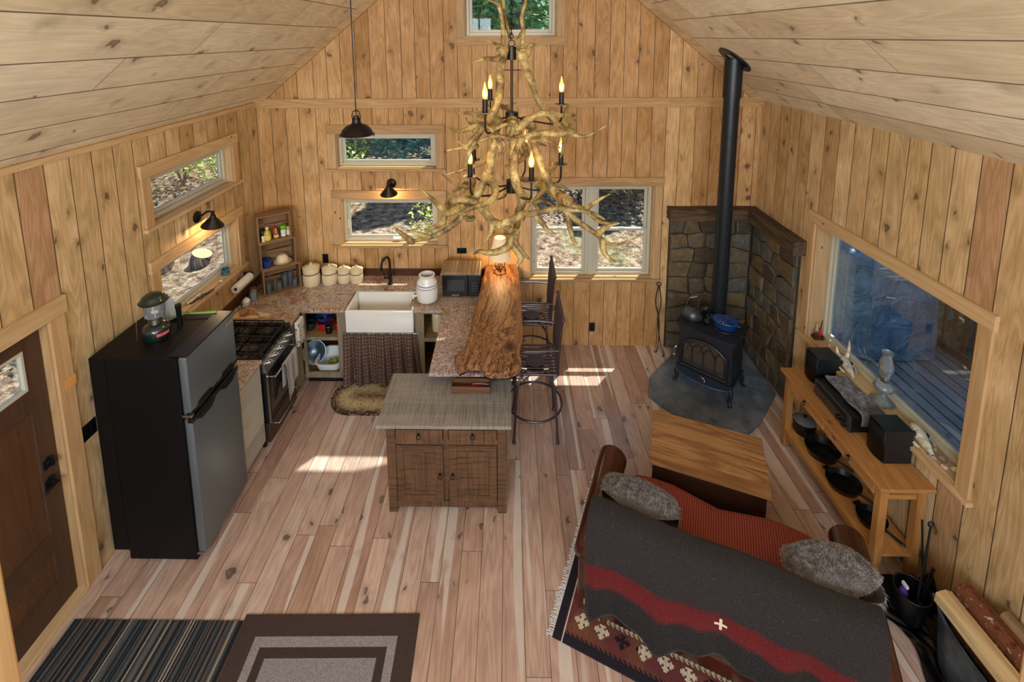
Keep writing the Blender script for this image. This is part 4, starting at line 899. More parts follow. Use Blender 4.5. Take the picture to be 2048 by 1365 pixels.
m.tube([(.128 * math.cos(a), .096 * math.sin(a), .082) for a in [k * 2 * PI / 32 for k in range(32)]], .006, 6, closed=True); m.tube([(.02 * math.cos(a), .03 + .02 * math.sin(a), .108) for a in [k * 2 * PI / 16 for k in range(16)]], .006, 6, closed=True); m.build('lattice_lid', M_['blue'], o, smooth=True)
m = MB(); m.tube([(-.125, -.03, .07), (-.15, -.02, .072), (-.15, .02, .072), (-.125, .03, .07)], .005, 6); m.build('handle', M_['blue'], o); m = MB(); m.tube([(.125, -.03, .07), (.15, -.02, .072), (.15, .02, .072), (.125, .03, .07)], .005, 6); m.build('handle', M_['blue'], o)
o = thing('fire_tongs', 'long black wrought-iron fire tongs leaning on the wall left of the stonework', 'tongs', (1.80, 5.36, 0))
m = MB(); m.tube(spline([(0, .10, .80), (-.03, .09, .6), (.01, .06, .38), (.0, .02, .12), (-.04, -.04, .03), (-.07, -.06, .06)], 5), .006, 6); m.tube(spline([(.01, .10, .80), (.035, .09, .6), (.0, .06, .38), (.02, .02, .12), (.05, -.05, .02), (.02, -.09, .008)], 5), .006, 6); m.tube([(.005 + .024 * math.cos(a), .10, .825 + .024 * math.sin(a)) for a in [k * 2 * PI / 16 for k in range(16)]], .005, 6, closed=True); m.build('iron', I, o, smooth=True)

# ------------------------------------------------------------------ bar stools
M_['stool'] = plain('stool_metal', (84, 72, 76), .38, .6, .5)
def stool(name, label, loc, a):
    o = thing(name, label, 'bar stool', loc, a, 'metal bar stools'); mt = M_['stool']   # faces -x, back at +x
    for sx, sy in ((-1, -1), (-1, 1), (1, -1), (1, 1)):
        m = MB(); m.tube(spline([(sx * .04, sy * .04, .665), (sx * .13, sy * .13, .63), (sx * .175, sy * .175, .52), (sx * .19, sy * .19, .28), (sx * .205, sy * .205, .0)], 5), .012, 8); m.lathe([(0, 0), (.017, 0), (.017, .02), (.012, .026)], (sx * .205, sy * .205, 0), 10); m.build('leg', mt, o, smooth=True)
    m = MB(); m.tube([(.262 * math.cos(k / 40 * 2 * PI), .262 * math.sin(k / 40 * 2 * PI), .27) for k in range(40)], .0105, 8, closed=True)
    for sx, sy in ((-1, -1), (-1, 1), (1, -1), (1, 1)): m.cyl((sx * .187, sy * .187, .27), (sx * .192, sy * .192, .27), .012, 6)
    m.build('foot_ring', mt, o, smooth=True)
    m = MB(); m.lathe([(0, .655), (.09, .655), (.09, .668), (.05, .672), (.05, .695), (.09, .698), (.09, .705), (0, .705)], n=24); m.build('swivel', mt, o, smooth=True)
    m = MB(); m.tube([(-.19, -.215, .715), (.20, -.215, .715), (.20, .215, .715), (-.19, .215, .715)], .011, 8, closed=True); fr_ = m.build('seat_frame', mt, o, smooth=True)
    for k in range(9):
        y = -.18 + k * .045; m = MB(); m.grid(lambda u, v: (-.19 + .39 * u, y + (v - .5) * .025, .722 - .028 * math.sin(u * PI) ** .8), 10, 2); md = m.build('seat_slat', mt, o, smooth=True); q = md.modifiers.new('s', 'SOLIDIFY'); q.thickness = .004
    m = MB()
    for sy in (-1, 1): m.tube(spline([(.20, sy * .215, .715), (.205, sy * .215, .9), (.225, sy * .215, 1.16), (.24, sy * .215, 1.27)], 4), .012, 8)
    m.tube([(.24, -.235, 1.275), (.24, .235, 1.275)], .015, 10); m.ball((.24, -.238, 1.275), .018); m.ball((.24, .238, 1.275), .018); m.tube([(.203, -.21, .80), (.203, .21, .80)], .009, 6); m.build('back_frame', mt, o, smooth=True)
    for k in range(11):
        y = -.18 + k * .036; m = MB(); m.tube([(.203, y, .80), (.212, y, 1.0), (.237, y, 1.27)], .0055, 6); m.build('back_spindle', mt, o)
    m = MB()
    for s_ in (-1, 1):
        m.tube([(.232 + .0, s_ * (.03 + .03 * math.cos(a)), 1.16 + .05 * math.sin(a)) for a in [k * 2 * PI / 16 for k in range(16)]], .006, 6, closed=True); m.tube([(.232, s_ * (.11 + .025 * math.cos(a)), 1.18 + .035 * math.sin(a)) for a in [k * 2 * PI / 16 for k in range(16)]], .006, 6, closed=True)
    m.build('scroll', mt, o, smooth=True)
    for sy in (-1, 1):
        m = MB(); m.tube(spline([(.212, sy * .215, .96), (.05, sy * .235, .965), (-.12, sy * .235, .96), (-.17, sy * .23, .93), (-.16, sy * .222, .86), (-.13, sy * .215, .72)], 5), .012, 8, sq=1.0); m.build('armrest', mt, o, smooth=True)
    return o
s1 = stool('bar_stool', 'dark metal slatted bar stool nearer the island', (.243, 4.235, 0), 0)
s2 = copy_tree(s1); place(s2, (.243, 5.005, 0), 0, 'dark metal slatted bar stool nearer the back window')
# ------------------------------------------------------------------ sofa corner
SA = math.radians(-23.5)
sofa = thing('loveseat', 'brown leather loveseat with red woven seat, turned away on the kilim', 'sofa', (1.345, 2.68, .012), SA)
L = M_['leather']
m = MB(); m.box(-.70, .70, -.36, .36, .05, .26, .02, 3); m.build('base', L, sofa, smooth=True)
m = MB(); m.prism([(-.42, .24), (-.415, .62), (-.40, .74), (-.35, .80), (-.28, .80), (-.235, .74), (-.20, .5), (-.17, .27)], -.735, .735, 'x'); bmesh.ops.bevel(m.b, geom=[e for e in m.b.edges if e.calc_length() < .6], offset=.02, segments=2, affect='EDGES'); m.build('back', L, sofa, smooth=True)
def arm(sx):
    m = MB(); P = []
    for y, dr in ((.44, 0), (.445, .004), (.40, .02), (.1, .0), (-.2, .0), (-.38, .01)): P.append((sx * .755, y, .50))
    # rolled arm: body panel plus a thick roll that swells at the front
    m.box(sx * .755 - .075, sx * .755 + .075, -.38, .40, .05, .50, .025, 3)
    m.tube([(sx * .76, -.40, .50), (sx * .76, -.38, .51), (sx * .76, -.1, .515), (sx * .76, .25, .515), (sx * .76, .40, .505), (sx * .76, .425, .50)], [.07, .092, .098, .102, .105, .07], 22)
    return m.build('arm', L, sofa, smooth=True, ang=50)
arm(-1); arm(1)
for sx in (-1, 1):
    for sy in (-1, 1): m = MB(); m.cyl((sx * .66, sy * .33, 0), (sx * .66, sy * .33, .06), .022, 10, .03); m.build('leg', M_['splash'], sofa)
t = NT('red_woven_upholstery'); p = t.sep(t.obj()); a_ = t.math('PINGPONG', t.math('MULTIPLY', p[0], 62), .5); b_ = t.math('PINGPONG', t.math('MULTIPLY', p[1], 62), .5)
wv = t.math('MULTIPLY', a_, t.math('ADD', .3, b_)); c = t.mixc(t.rng(wv, 0, .3), (92, 38, 36), (184, 100, 88)); c = t.mixc(t.rng(t.noise(t.obj(), 5, 2), .35, .65, 0, .3), c, (150, 60, 50)); t.base(c, .85, 0, .2); t.bump(wv, .5, .006); M_['red'] = t.m
m = MB()
def cush(x0, x1, y0, y1, z0, z1, puff=.035):
    def f(u, v):
        a = u * 2 * PI; ph = (v - .5) * PI; k = lambda q, e: math.copysign(abs(q) ** e, q)
        cx, cy = (x0 + x1) / 2, (y0 + y1) / 2; x = k(math.cos(a), .28) * k(math.cos(ph), .3); y = k(math.sin(a), .28) * k(math.cos(ph), .3)
        zz = (z0 + z1) / 2 + k(math.sin(ph), .6) * ((z1 - z0) / 2 + puff * (1 - x * x) * (1 - y * y))
        return (cx + x * (x1 - x0) / 2, cy + y * (y1 - y0) / 2, zz)
    return f
m.grid(cush(-.665, .665, -.24, .475, .26, .43), 72, 20, close_u=True); 
for v in m.b.verts:   # soft central dip between the two seats, wavy front edge
    v.co.z -= .022 * math.exp(-(v.co.x / .10) ** 2); v.co.y -= (.045 * math.exp(-(v.co.x / .13) ** 2) if v.co.y > .3 else 0)
m.build('seat_cushion', M_['red'], sofa, smooth=True, ang=180)
# blanket: draped over the back, hem low behind
t = NT('striped_wool_blanket'); uv = t.n('ShaderNodeUVMap'); u = t.sep(uv.outputs[0]); s1_ = t.noise(t.obj(), 170, 2, .7)
V = t.math('ADD', u[1], t.math('MULTIPLY', t.math('SUBTRACT', t.noise(t.obj(), 3, 1), .5), .03))
base_ = t.ramp(V, [(0, (46, 43, 43)), (.685, (44, 40, 40)), (.715, (88, 26, 28)), (.815, (92, 30, 30)), (.845, (38, 36, 36)), (1, (36, 34, 34))])
# small appliqued cross on the stripe
dx_ = t.math('ABSOLUTE', t.math('SUBTRACT', u[0], .505)); dy_ = t.math('ABSOLUTE', t.math('SUBTRACT', u[1], .765))
armx = t.math('MULTIPLY', t.math('LESS_THAN', dx_, .022), t.math('LESS_THAN', dy_, .0085)); army = t.math('MULTIPLY', t.math('LESS_THAN', dx_, .005), t.math('LESS_THAN', dy_, .042))
c = t.mixc(t.math('MAXIMUM', armx, army), base_, (214, 200, 178)); c = t.mixc(t.math('MULTIPLY', t.rng(s1_, .62, .74), .35), c, (150, 140, 132)); t.base(c, .95, 0, .1); t.bump(s1_, .3, .003)
t.b.inputs['Sheen Weight'].default_value = .08; M_['blanket'] = t.m
bl = thing('wool_blanket', 'charcoal wool blanket with a red stripe and white cross, draped over the loveseat back', 'blanket', (1.345, 2.68, .012), SA)
path = spline([(-.172, .635), (-.20, .72), (-.25, .805), (-.315, .835), (-.385, .82), (-.435, .75), (-.452, .62), (-.468, .45), (-.485, .345)], 5)
cum = [0]
for a, b in zip(path, path[1:]): cum.append(cum[-1] + (b - a).length)
def bpt(s_):
    s_ *= cum[-1]
    for i in range(len(cum) - 1):
        if cum[i + 1] >= s_ - 1e-9: q = (s_ - cum[i]) / max(1e-9, cum[i + 1] - cum[i]); return path[i].lerp(path[i + 1], q)
    return path[-1]
NU, NV = 150, 60
def bf(u, v):
    y, z = bpt(v)[:]; x = -.765 + 1.53 * u; hang = max(0, (v - .5) / .5)
    wav = hang ** 1.4 * (.042 * math.sin(u * 23 + 1.4 * math.sin(u * 7)) + .016 * math.sin(u * 47)) + .03 * hang
    y -= wav + hang * .012; z += -.045 * hang * math.sin(u * 6 + .4) * (1 if u > .1 else u * 10) + .01 * math.sin(u * 13) * (1 - hang)
    if u < .08: q = (.08 - u) / .08; z -= .05 * q * q * hang; x += .03 * q * hang
    if u > .93: q = (u - .93) / .07; z -= .07 * q * q * hang; x -= .01 * q
    return (x, y, max(z, .02))
m = MB(); m.grid(bf, NU, NV); b_o = m.build('cloth', M_['blanket'], bl, smooth=True, ang=180); uvl = b_o.data.uv_layers.new(name='UVMap')
for lp in b_o.data.loops: i = lp.vertex_index; uvl.data[lp.index].uv = ((i // NV) / (NU - 1), (i % NV) / (NV - 1))
md = b_o.modifiers.new('s', 'SOLIDIFY'); md.thickness = .008; md.offset = 1
m = MB(); m.box(-.752, -.722, -.505, -.5015, .30, .335); m.build('care_tag', M_['paper'], bl)
# fur pillows
t = NT('grey_fur'); t.base(t.mixc(t.rng(t.noise(t.obj(), 30, 3), .3, .7), (96, 94, 96), (190, 186, 186)), .8, 0, .15); M_['fur'] = t.m
t = NT('grey_fur_base'); t.base((118, 112, 110), .9, 0, .1); M_['furb'] = t.m
def pillow(name, label, M, w, h, th, seed):
    o = thing(name, label, 'pillow', M.to_translation()); o.rotation_euler = M.to_euler()
    r_ = random.Random(seed); ph = r_.uniform(0, 6)
    def sf(u, v, e=1):
        a = 2 * PI * u; q = v
        x = math.cos(a); y = math.sin(a); k = (abs(x) ** 3.2 + abs(y) ** 3.2) ** (-1 / 3.2); rr = math.sqrt(q); X = x * k * rr; Y = y * k * rr
        t_ = (max(0, 1 - abs(X) ** 2.4) * max(0, 1 - abs(Y) ** 2.4)) ** .5; cr = 1 + .05 * math.sin(5 * X + ph) + .06 * math.sin(4 * Y + 2 * X)
        return Vector((X * w / 2, Y * h / 2, e * (.0005 + th / 2 * t_ * cr)))
    def nrm(u, v, e):
        p = sf(u, v, e); a = sf((u + .004) % 1, v, e) - p; b = sf(u, min(1, v + .004), e) - p if v < .99 else p - sf(u, v - .004, e); n = a.cross(b); n = n.normalized() if n.length > 1e-9 else Vector((0, 0, e)); return n if n.z * e > 0 else -n
    m = MB(); m.grid(lambda u, v: sf(u, max(.0005, v), 1), 48, 16, close_u=True); m.grid(lambda u, v: sf(u, max(.0005, v), -1), 48, 16, close_u=True); m.build('cushion', M_['furb'], o, smooth=True, ang=180)
    fur('pile', M_['fur'], o, lambda u, v: (lambda e: (sf(u, v, e), nrm(u, v, e)))(1 if r_.random() < .6 else -1), 15000, .026, seed, droop=.5, width=.0013)
    return o
T0 = tr(1.345, 2.68, .012) @ rz(SA)
pillow('fur_pillow', 'grey faux-fur pillow in the left corner of the loveseat', T0 @ tr(-.50, -.02, .655) @ rot(.10, 'Z') @ rot(-.42, 'X') @ rot(.08, 'Y'), .50, .40, .17, 3)
pillow('fur_pillow', 'grey faux-fur pillow in the right corner of the loveseat, by the console', T0 @ tr(.585, -.03, .665) @ rot(.40, 'Z') @ rot(-.38, 'X') @ rot(-.05, 'Y'), .47, .38, .21, 4)

# kilim under the sofa
t = NT('kilim_weave'); o_ = t.obj(); p = t.sep(o_); X, Y = p[0], p[1]
def LT(a, b): return t.math('LESS_THAN', a, b)
def AND(a, b): return t.math('MULTIPLY', a, b)
ax_ = t.math('SUBTRACT', .88, t.math('ABSOLUTE', X)); ay_ = t.math('SUBTRACT', .64, t.math('ABSOLUTE', Y)); edge = t.math('MINIMUM', ax_, ay_)   # distance in from the edge
tooth = t.math('MULTIPLY', t.math('LESS_THAN', t.math('FRACT', t.math('DIVIDE', t.math('ADD', X, Y), .03)), .5), .016)
bord = t.mixc(t.rng(t.noise(o_, 3.5, 2), .45, .6), (112, 60, 60), (128, 82, 60)); field = t.mixc(t.rng(t.noise(o_, 3, 1), .4, .55), (48, 104, 118), (48, 44, 46))
def crosses(cell, ofs, size):
    fx_ = t.math('SUBTRACT', t.math('FRACT', t.math('DIVIDE', t.math('ADD', X, ofs), cell)), .5); fy_ = t.math('SUBTRACT', t.math('FRACT', t.math('DIVIDE', t.math('ADD', Y, ofs * .7 + .02), cell)), .5)
    A, B = t.math('ABSOLUTE', fx_), t.math('ABSOLUTE', fy_); q = size
    k = t.math('MAXIMUM', AND(LT(A, q), LT(B, q * .22)), AND(LT(B, q), LT(A, q * .22))); tip = t.math('ABSOLUTE', t.math('SUBTRACT', A, q * .62)); tip2 = t.math('ABSOLUTE', t.math('SUBTRACT', B, q * .62))
    return t.math('MAXIMUM', k, t.math('MAXIMUM', AND(LT(tip, q * .13), LT(B, q * .42)), AND(LT(tip2, q * .13), LT(A, q * .42))))
c = t.mixc(LT(edge, t.math('ADD', .055, tooth)), field, field)
c = t.mixc(LT(edge, t.math('ADD', .225, tooth)), field, (206, 188, 150)); c = t.mixc(LT(edge, t.math('ADD', .205, tooth)), c, bord)
inb = AND(LT(edge, .19), t.math('GREATER_THAN', edge, .075)); big = crosses(.13, .012, .36); sm_ = crosses(.0925, .02, .17); tiny = 0
c = t.mixc(AND(inb, big), c, t.mixc(LT(t.math('FRACT', t.math('MULTIPLY', X, 1.9)), .3), (222, 206, 180), (40, 34, 36))); c = t.mixc(AND(t.math('GREATER_THAN', edge, .25), crosses(.16, .0, .3)), c, (150, 52, 46)); 
c = t.mixc(LT(edge, t.math('ADD', .052, t.math('MULTIPLY', tooth, 1.0))), c, (40, 38, 46)); c = t.mixc(AND(LT(ax_, .066), t.math('GREATER_THAN', ax_, .058)), c, (220, 206, 186))
rib = t.noise(t.comb(X, t.math('MULTIPLY', Y, .06), 0), 260, 1); c = t.mixc(t.rng(rib, .4, .7, 0, .35), c, (60, 46, 46)); t.base(c, .92, 0, .1); t.bump(rib, .3, .002); M_['kilim'] = t.m
kr = thing('kilim_rug', 'dark red and blue kilim rug with fringed end beneath the loveseat', 'rug', (1.327, 2.791, 0), SA)
m = MB(); m.box(-.88, .88, -.64, .64, .001, .010, .002); m.build('weave', M_['kilim'], kr)
r_ = random.Random(8)
for sx in (-1, 1):
    m = MB()
    for k in range(170):
        y = -.635 + k * .0075; e = sx * (.88 + .045 * r_.uniform(.7, 1.1)); m.tube([(sx * .878, y, .007), (sx * .90, y + r_.uniform(-.005, .005), .008), (e, y + r_.uniform(-.012, .012), .004)], .0022, 4)
    fo = m.build('fringe', M_['paper'], kr); fo['kind'] = 'stuff'

# plank-topped chest
M_['cht'] = wood('honey_plank_top', (172, 128, 82), (126, 86, 52), 0, rough=.4, knot=1.0, dark=(70, 44, 28), contrast=1.4); M_['chd'] = wood('dark_chest_wood', (66, 38, 26), (46, 27, 20), 0, rough=.4)
o = thing('storage_chest', 'dark wooden chest with a honey plank top in front of the loveseat', 'chest', (1.59, 3.47, .0105), math.radians(-20.7))
m = MB(); m.box(-.40, .40, -.255, .255, .03, .455, .006); m.build('body', M_['chd'], o)
m = MB(); m.box(-.415, .415, -.27, .27, 0, .06, .008); m.build('plinth', M_['chd'], o)
for k in range(5): m = MB(); m.box(-.425, .425, -.285 + k * .114, -.285 + k * .114 + .109, .456, .478, .003); m.build('top_board', M_['cht'], o)
for x in (-.41, .40): m = MB(); m.box(x, x + .012, -.06, .06, .30, .33, .004); m.build('handle', M_['bronze'], o)

# console
M_['con'] = wood('honey_pine', (196, 142, 82), (164, 110, 60), 1, rough=.4, knot=1.1, dark=(112, 66, 34)); M_['conz'] = wood('honey_pine_z', (186, 134, 76), (156, 104, 56), 2, rough=.4, knot=.8, dark=(112, 66, 34)); M_['conx'] = wood('honey_pine_x', (186, 134, 76), (156, 104, 56), 0, rough=.4)
o = thing('console_table', 'long honey pine console table under the picture window', 'console table', (2.70, 3.5, 0))
m = MB(); m.box(2.51, 2.885, 2.89, 4.11, .714, .742, .007, 3); wb(m, 'tabletop', M_['con'], o)
for x in (2.545, 2.80):
    for y in (2.925, 4.02): m = MB(); m.box(x, x + .055, y, y + .055, 0, .714, .003); wb(m, 'leg', M_['conz'], o)
m = MB(); m.box(2.60, 2.80, 2.937, 2.958, .62, .66, .002); wb(m, 'end_rail', M_['conx'], o)
m = MB(); m.box(2.553, 2.575, 2.98, 4.02, .60, .714); wb(m, 'front_apron', M_['con'], o)
m = MB(); m.box(2.825, 2.845, 2.98, 4.02, .60, .714); wb(m, 'rear_apron', M_['con'], o)
for a, b in ((2.99, 3.48), (3.54, 4.01)):
    m = MB(); m.box(2.543, 2.553, a, b, .610, .705, .003); d = wb(m, 'drawer', M_['con'], o)
    m = MB(); T = tr(2.542, (a + b) / 2, .668) @ rz(-PI / 2); m.lathe([(0, 0), (.010, 0), (.008, .012), (0, .014)], n=12, M=T @ rot(PI / 2, 'X')); m.tube([T @ Vector((.017 * math.cos(q), -.012, -.016 + .017 * math.sin(q))) for q in [k * 2 * PI / 18 for k in range(18)]], .003, 6, closed=True); wb(m, 'ring_pull', M_['bronze'], d, smooth=True)
m = MB(); m.box(2.55, 2.85, 2.93, 4.07, .168, .188, .003); wb(m, 'shelf', M_['con'], o)
m = MB(); m.box(2.545, 2.562, 2.98, 4.02, .13, .185, .002); wb(m, 'shelf_apron', M_['con'], o)
def skillet(name, label, loc, a, r, deep=.045):
    o = thing(name, label, 'pan', loc, a, 'cast-iron pans on the console shelf'); m = MB(); m.lathe([(0, 0), (r * .86, 0), (r, deep), (r * .97, deep), (r * .83, .007), (0, .007)], n=36); m.build('pan', M_['bki'], o, smooth=True, ang=30)
    m = MB(); m.tube(spline([(r * .95, 0, deep - .008), (r + .04, 0, deep), (r + .11, 0, deep + .008)], 4), [.012, .010, .009, .008, .009, .010, .011, .011, .008][:9], 8, sq=.6)
    m.tube([(r + .115 + .017 * math.cos(q), .010 * math.sin(q), deep + .008) for q in [k * 2 * PI / 14 for k in range(14)]], .005, 6, closed=True); m.build('handle', M_['bki'], o, smooth=True)
    m = MB(); m.box(-r - .03, -r + .006, -.03, .03, deep - .012, deep - .002, .004); m.build('helper_handle', M_['bki'], o)
M_['bki'] = plain('seasoned_black_iron', (13, 14, 15), .28, .2, .6, bump=.05, nscale=80)
skillet('cast_iron_skillet', 'largest black cast-iron pan on the console shelf, far end', (2.715, 3.755, .1895), -1.25, .135, .06)
skillet('cast_iron_skillet', 'middle black cast-iron skillet on the console shelf', (2.69, 3.45, .1895), -1.15, .125)
skillet('cast_iron_skillet', 'smallest black cast-iron skillet on the console shelf, near end', (2.70, 3.16, .1895), -1.3, .10)
o = thing('stock_pot', 'dark pot with a glass lid on the far end of the console shelf', 'pot', (2.70, 3.99, .1895)); m = MB(); m.lathe([(0, 0), (.085, 0), (.09, .01), (.092, .11), (.088, .11)]); m.build('body', M_['bki'], o, smooth=True); m = MB(); m.lathe([(.092, .112), (.07, .135), (.02, .145), (0, .146)]); m.build('lid', M_['glass'], o, smooth=True); m = MB(); m.lathe([(0, .146), (.012, .146), (.016, .165), (0, .167)]); m.build('knob', M_['black'], o)

# hi-fi
M_['spk'] = plain('speaker_black_vinyl', (20, 24, 28), .42, 0, .5, bump=.03, nscale=200)
def speaker(label, loc):
    o = thing('bookshelf_speaker', label, 'speaker', loc, 0, 'bookshelf speakers'); m = MB(); m.box(-.085, .11, -.082, .082, 0, .255, .004); m.build('cabinet', M_['spk'], o)
    m = MB(); m.grid(lambda u, v: (-.088 - .018 * math.sin(u * PI), -.080 + .16 * u, .004 + .247 * v), 14, 2); g = m.build('grille', M_['blackm'], o, smooth=True); md = g.modifiers.new('s', 'SOLIDIFY'); md.thickness = .006
    m = MB(); m.box(-.1035, -.1015, -.008, .008, .018, .03); m.build('badge', M_['text'], o); return o
speaker('black bookshelf speaker at the far end of the console', (2.775, 3.955, .743))
speaker('black bookshelf speaker at the near end of the console, beside the skull', (2.765, 3.175, .743))
o = thing('stereo_receiver', 'black and silver stereo receiver on the console under a fur throw', 'receiver', (2.74, 3.57, .743)); x0 = -.125
m = MB(); m.box(x0 + .012, .125, -.215, .215, .012, .14, .003); m.build('case', M_['black'], o)
m = MB(); m.box(x0, x0 + .012, -.215, .215, .012, .14, .002); fp = m.build('front_panel', plain('dark_silver', (92, 96, 100), .3, .8), o)
m = MB(); m.box(x0 - .001, x0 + .002, -.18, .19, .085, .125); m.build('display', plain('display_black', (8, 14, 20), .1), fp)
for y, r0 in ((-.10, .020), (-.165, .027)): m = MB(); m.lathe([(0, 0), (r0, 0), (r0 * .95, .022), (0, .024)], n=22, M=tr(x0, y, .05) @ rot(-PI / 2, 'Y')); m.build('knob', M_['black'], fp, smooth=True)
for y in (.0, .04, .08, .12): m = MB(); m.lathe([(0, 0), (.007, 0), (.006, .006), (0, .006)], n=10, M=tr(x0, y, .05) @ rot(-PI / 2, 'Y')); m.build('button', M_['black'], fp)
for x in (-.10, .10):
    for y in (-.19, .19): m = MB(); m.cyl((x, y, 0), (x, y, .013), .016, 10); m.build('foot', M_['black'], o)
o = thing('fur_throw', 'blue-grey fur runner lying over the stereo receiver', 'throw', (2.775, 3.57, .888))
def thr(u, v):
    y = -.25 + .47 * u; x = -.08 + .19 * v; ez = max(0, -y - .213) * 2.2; yy = max(y, -.222); return Vector((x + .006 * math.sin(u * 13), yy, .008 + .006 * math.sin(u * 9 + v * 5) - ez))
m = MB(); m.grid(thr, 30, 14); tb_ = m.build('hide', M_['furb'], o, smooth=True, ang=180); md = tb_.modifiers.new('s', 'SOLIDIFY'); md.thickness = .005; md.offset = 1
fur('pile', M_['fur'], o, lambda u, v: (thr(u, v), (-.25, -.15 - .8 * (u < .07), 1)), 9000, .026, 5, droop=.25, width=.0013)

# oil lamp on the sill
o = thing('oil_lamp', 'clear glass oil lamp with a tall chimney on the picture window sill', 'oil lamp', (2.965, 3.50, .90)); o.scale = (1.12,) * 3
m = MB(); m.lathe([(0, 0), (.075, 0), (.077, .008), (.065, .016), (.055, .022), (.045, .03), (.03, .042), (.014, .055), (.013, .075), (.03, .085), (.062, .105), (.066, .12), (.055, .145), (.03, .158), (.024, .162)], n=36); m.build('font', M_['glass'], o, smooth=True, ang=60)
m = MB(); m.lathe([(.026, .160), (.028, .18), (.036, .184), (.034, .205), (0, .205)]); m.build('burner', M_['steel'], o, smooth=True)
m = MB(); m.lathe([(.031, .205), (.034, .225), (.046, .26), (.044, .29), (.030, .34), (.027, .36), (.034, .38), (.036, .384)], n=32); m.build('chimney', M_['glass'], o, smooth=True, ang=60)
M_['bone'] = plain('weathered_bone', (198, 188, 168), .7, noise=.25, nscale=25, bump=.2)
def skull(label, loc, a, s, wing):
    o = thing('animal_skull', label, 'skull', loc, a); r = random.Random(int(s * 100)); m = MB()
    m.ball((0, 0, .035 * s), .042 * s, scale=(1.1, .85, .75)); m.tube([(.03 * s, 0, .035 * s), (.09 * s, 0, .026 * s), (.15 * s, 0, .014 * s)], [.034 * s, .024 * s, .010 * s], 10)
    m.tube(spline([(0, .03 * s, .03 * s), (.05 * s, .055 * s, .02 * s), (.10 * s, .04 * s, .012 * s)], 4), .007 * s, 6); m.tube(spline([(0, -.03 * s, .03 * s), (.05 * s, -.055 * s, .02 * s), (.10 * s, -.04 * s, .012 * s)], 4), .007 * s, 6); m.build('cranium', M_['bone'], o, smooth=True)
    m = MB(); m.ball((.035 * s, .03 * s, .042 * s), .014 * s); m.build('eye_socket', M_['black'], o, smooth=True); m = MB(); m.ball((.035 * s, -.03 * s, .042 * s), .014 * s); m.build('eye_socket', M_['black'], o, smooth=True)
    if wing:
        for e_ in ((-.05, .05, .20), (-.06, -.03, .12)):
            m = MB(); m.tube(spline([(-.02, e_[1] * .4, .05), (e_[0], e_[1], e_[2] * .6), (e_[0] * 1.3, e_[1] * 1.1, e_[2])], 4), [.016] * 3 + [.012] * 3 + [.007, .005, .002], 8, sq=.45); m.build('antler_stub', M_['bone'], o, smooth=True)
    return o
skull('bleached animal skull with upright bone, on the sill behind the far speaker', (2.955, 3.93, .899), 4.5, 1.15, True)
skull('bleached animal skull on the sill beside the near speaker', (2.955, 3.17, .899), 4.5, 1.25, False)
for i, (x, y, s_, nm, lb, cl) in enumerate(((2.915, 2.985, .019, 'pebble', 'smooth mauve pebble on the sill, nearest the skull', (150, 128, 128)), (2.965, 2.965, .020, 'sea_shell', 'spiny brown shell on the sill beside the window frame', (132, 112, 96)), (2.925, 2.905, .015, 'sea_shell', 'small pink shell at the front edge of the sill', (214, 176, 164)), (2.975, 2.875, .020, 'sea_shell', 'white patterned shell in the sill corner', (206, 198, 180)))):
    m = MB(); m.lathe([(0, 0), (s_ * .7, s_ * .15), (s_, s_ * .6), (s_ * .8, s_ * 1.2), (s_ * .4, s_ * 1.6), (0, s_ * 1.9)] if i else [(0, 0), (s_ * .8, s_ * .15), (s_, s_ * .6), (s_ * .7, s_ * 1.1), (0, s_ * 1.3)], n=14, sx=1.5, sy=.9)
    tag(m.build(nm, plain(nm + str(i), cl, .5, noise=.3, nscale=60), None, smooth=True, loc=(x, y, .8995), rotz=-.9), lb, nm.replace('_', ' '))
o = thing('match_tray', 'small dark tin tray in the far corner of the picture window sill', 'tray', (2.965, 4.31, .90), .0)
m = MB(); m.box(-.045, .045, -.03, .03, 0, .004); m.box(-.045, -.041, -.03, .03, .004, .028); m.box(.041, .045, -.03, .03, .004, .028); m.box(-.041, .041, -.03, -.026, .004, .028); m.box(-.041, .041, .026, .03, .004, .028); m.build('tin', plain('rusty_tin', (84, 50, 44), .6, .3), o)
o = thing('paint_brush', 'upright wood-handled bristle brush in the dark tin tray', 'brush', (2.95, 4.31, .906)); m = MB(); m.box(-.018, .018, -.008, .008, 0, .055); m.build('bristles', plain('bristle', (66, 44, 34), .8), o); m = MB(); m.box(-.019, .019, -.009, .009, .055, .08, .001); m.build('ferrule', M_['steel'], o); m = MB(); m.tube([(0, 0, .08), (0, 0, .11), (0, 0, .15)], [.015, .008, .010], 10); m.build('handle', M_['trim_z'], o, smooth=True)
o = thing('gas_lighter', 'red long-nosed gas lighter in the dark tin tray', 'lighter', (2.985, 4.31, .906)); m = MB(); m.tube([(0, 0, 0), (0, 0, .06), (.002, 0, .09)], [.012, .014, .009], 10); m.build('body', plain('red_plastic', (196, 34, 40), .3), o, smooth=True); m = MB(); m.tube([(0, 0, .09), (.012, .0, .18)], .004, 8); m.build('nozzle', M_['black'], o)

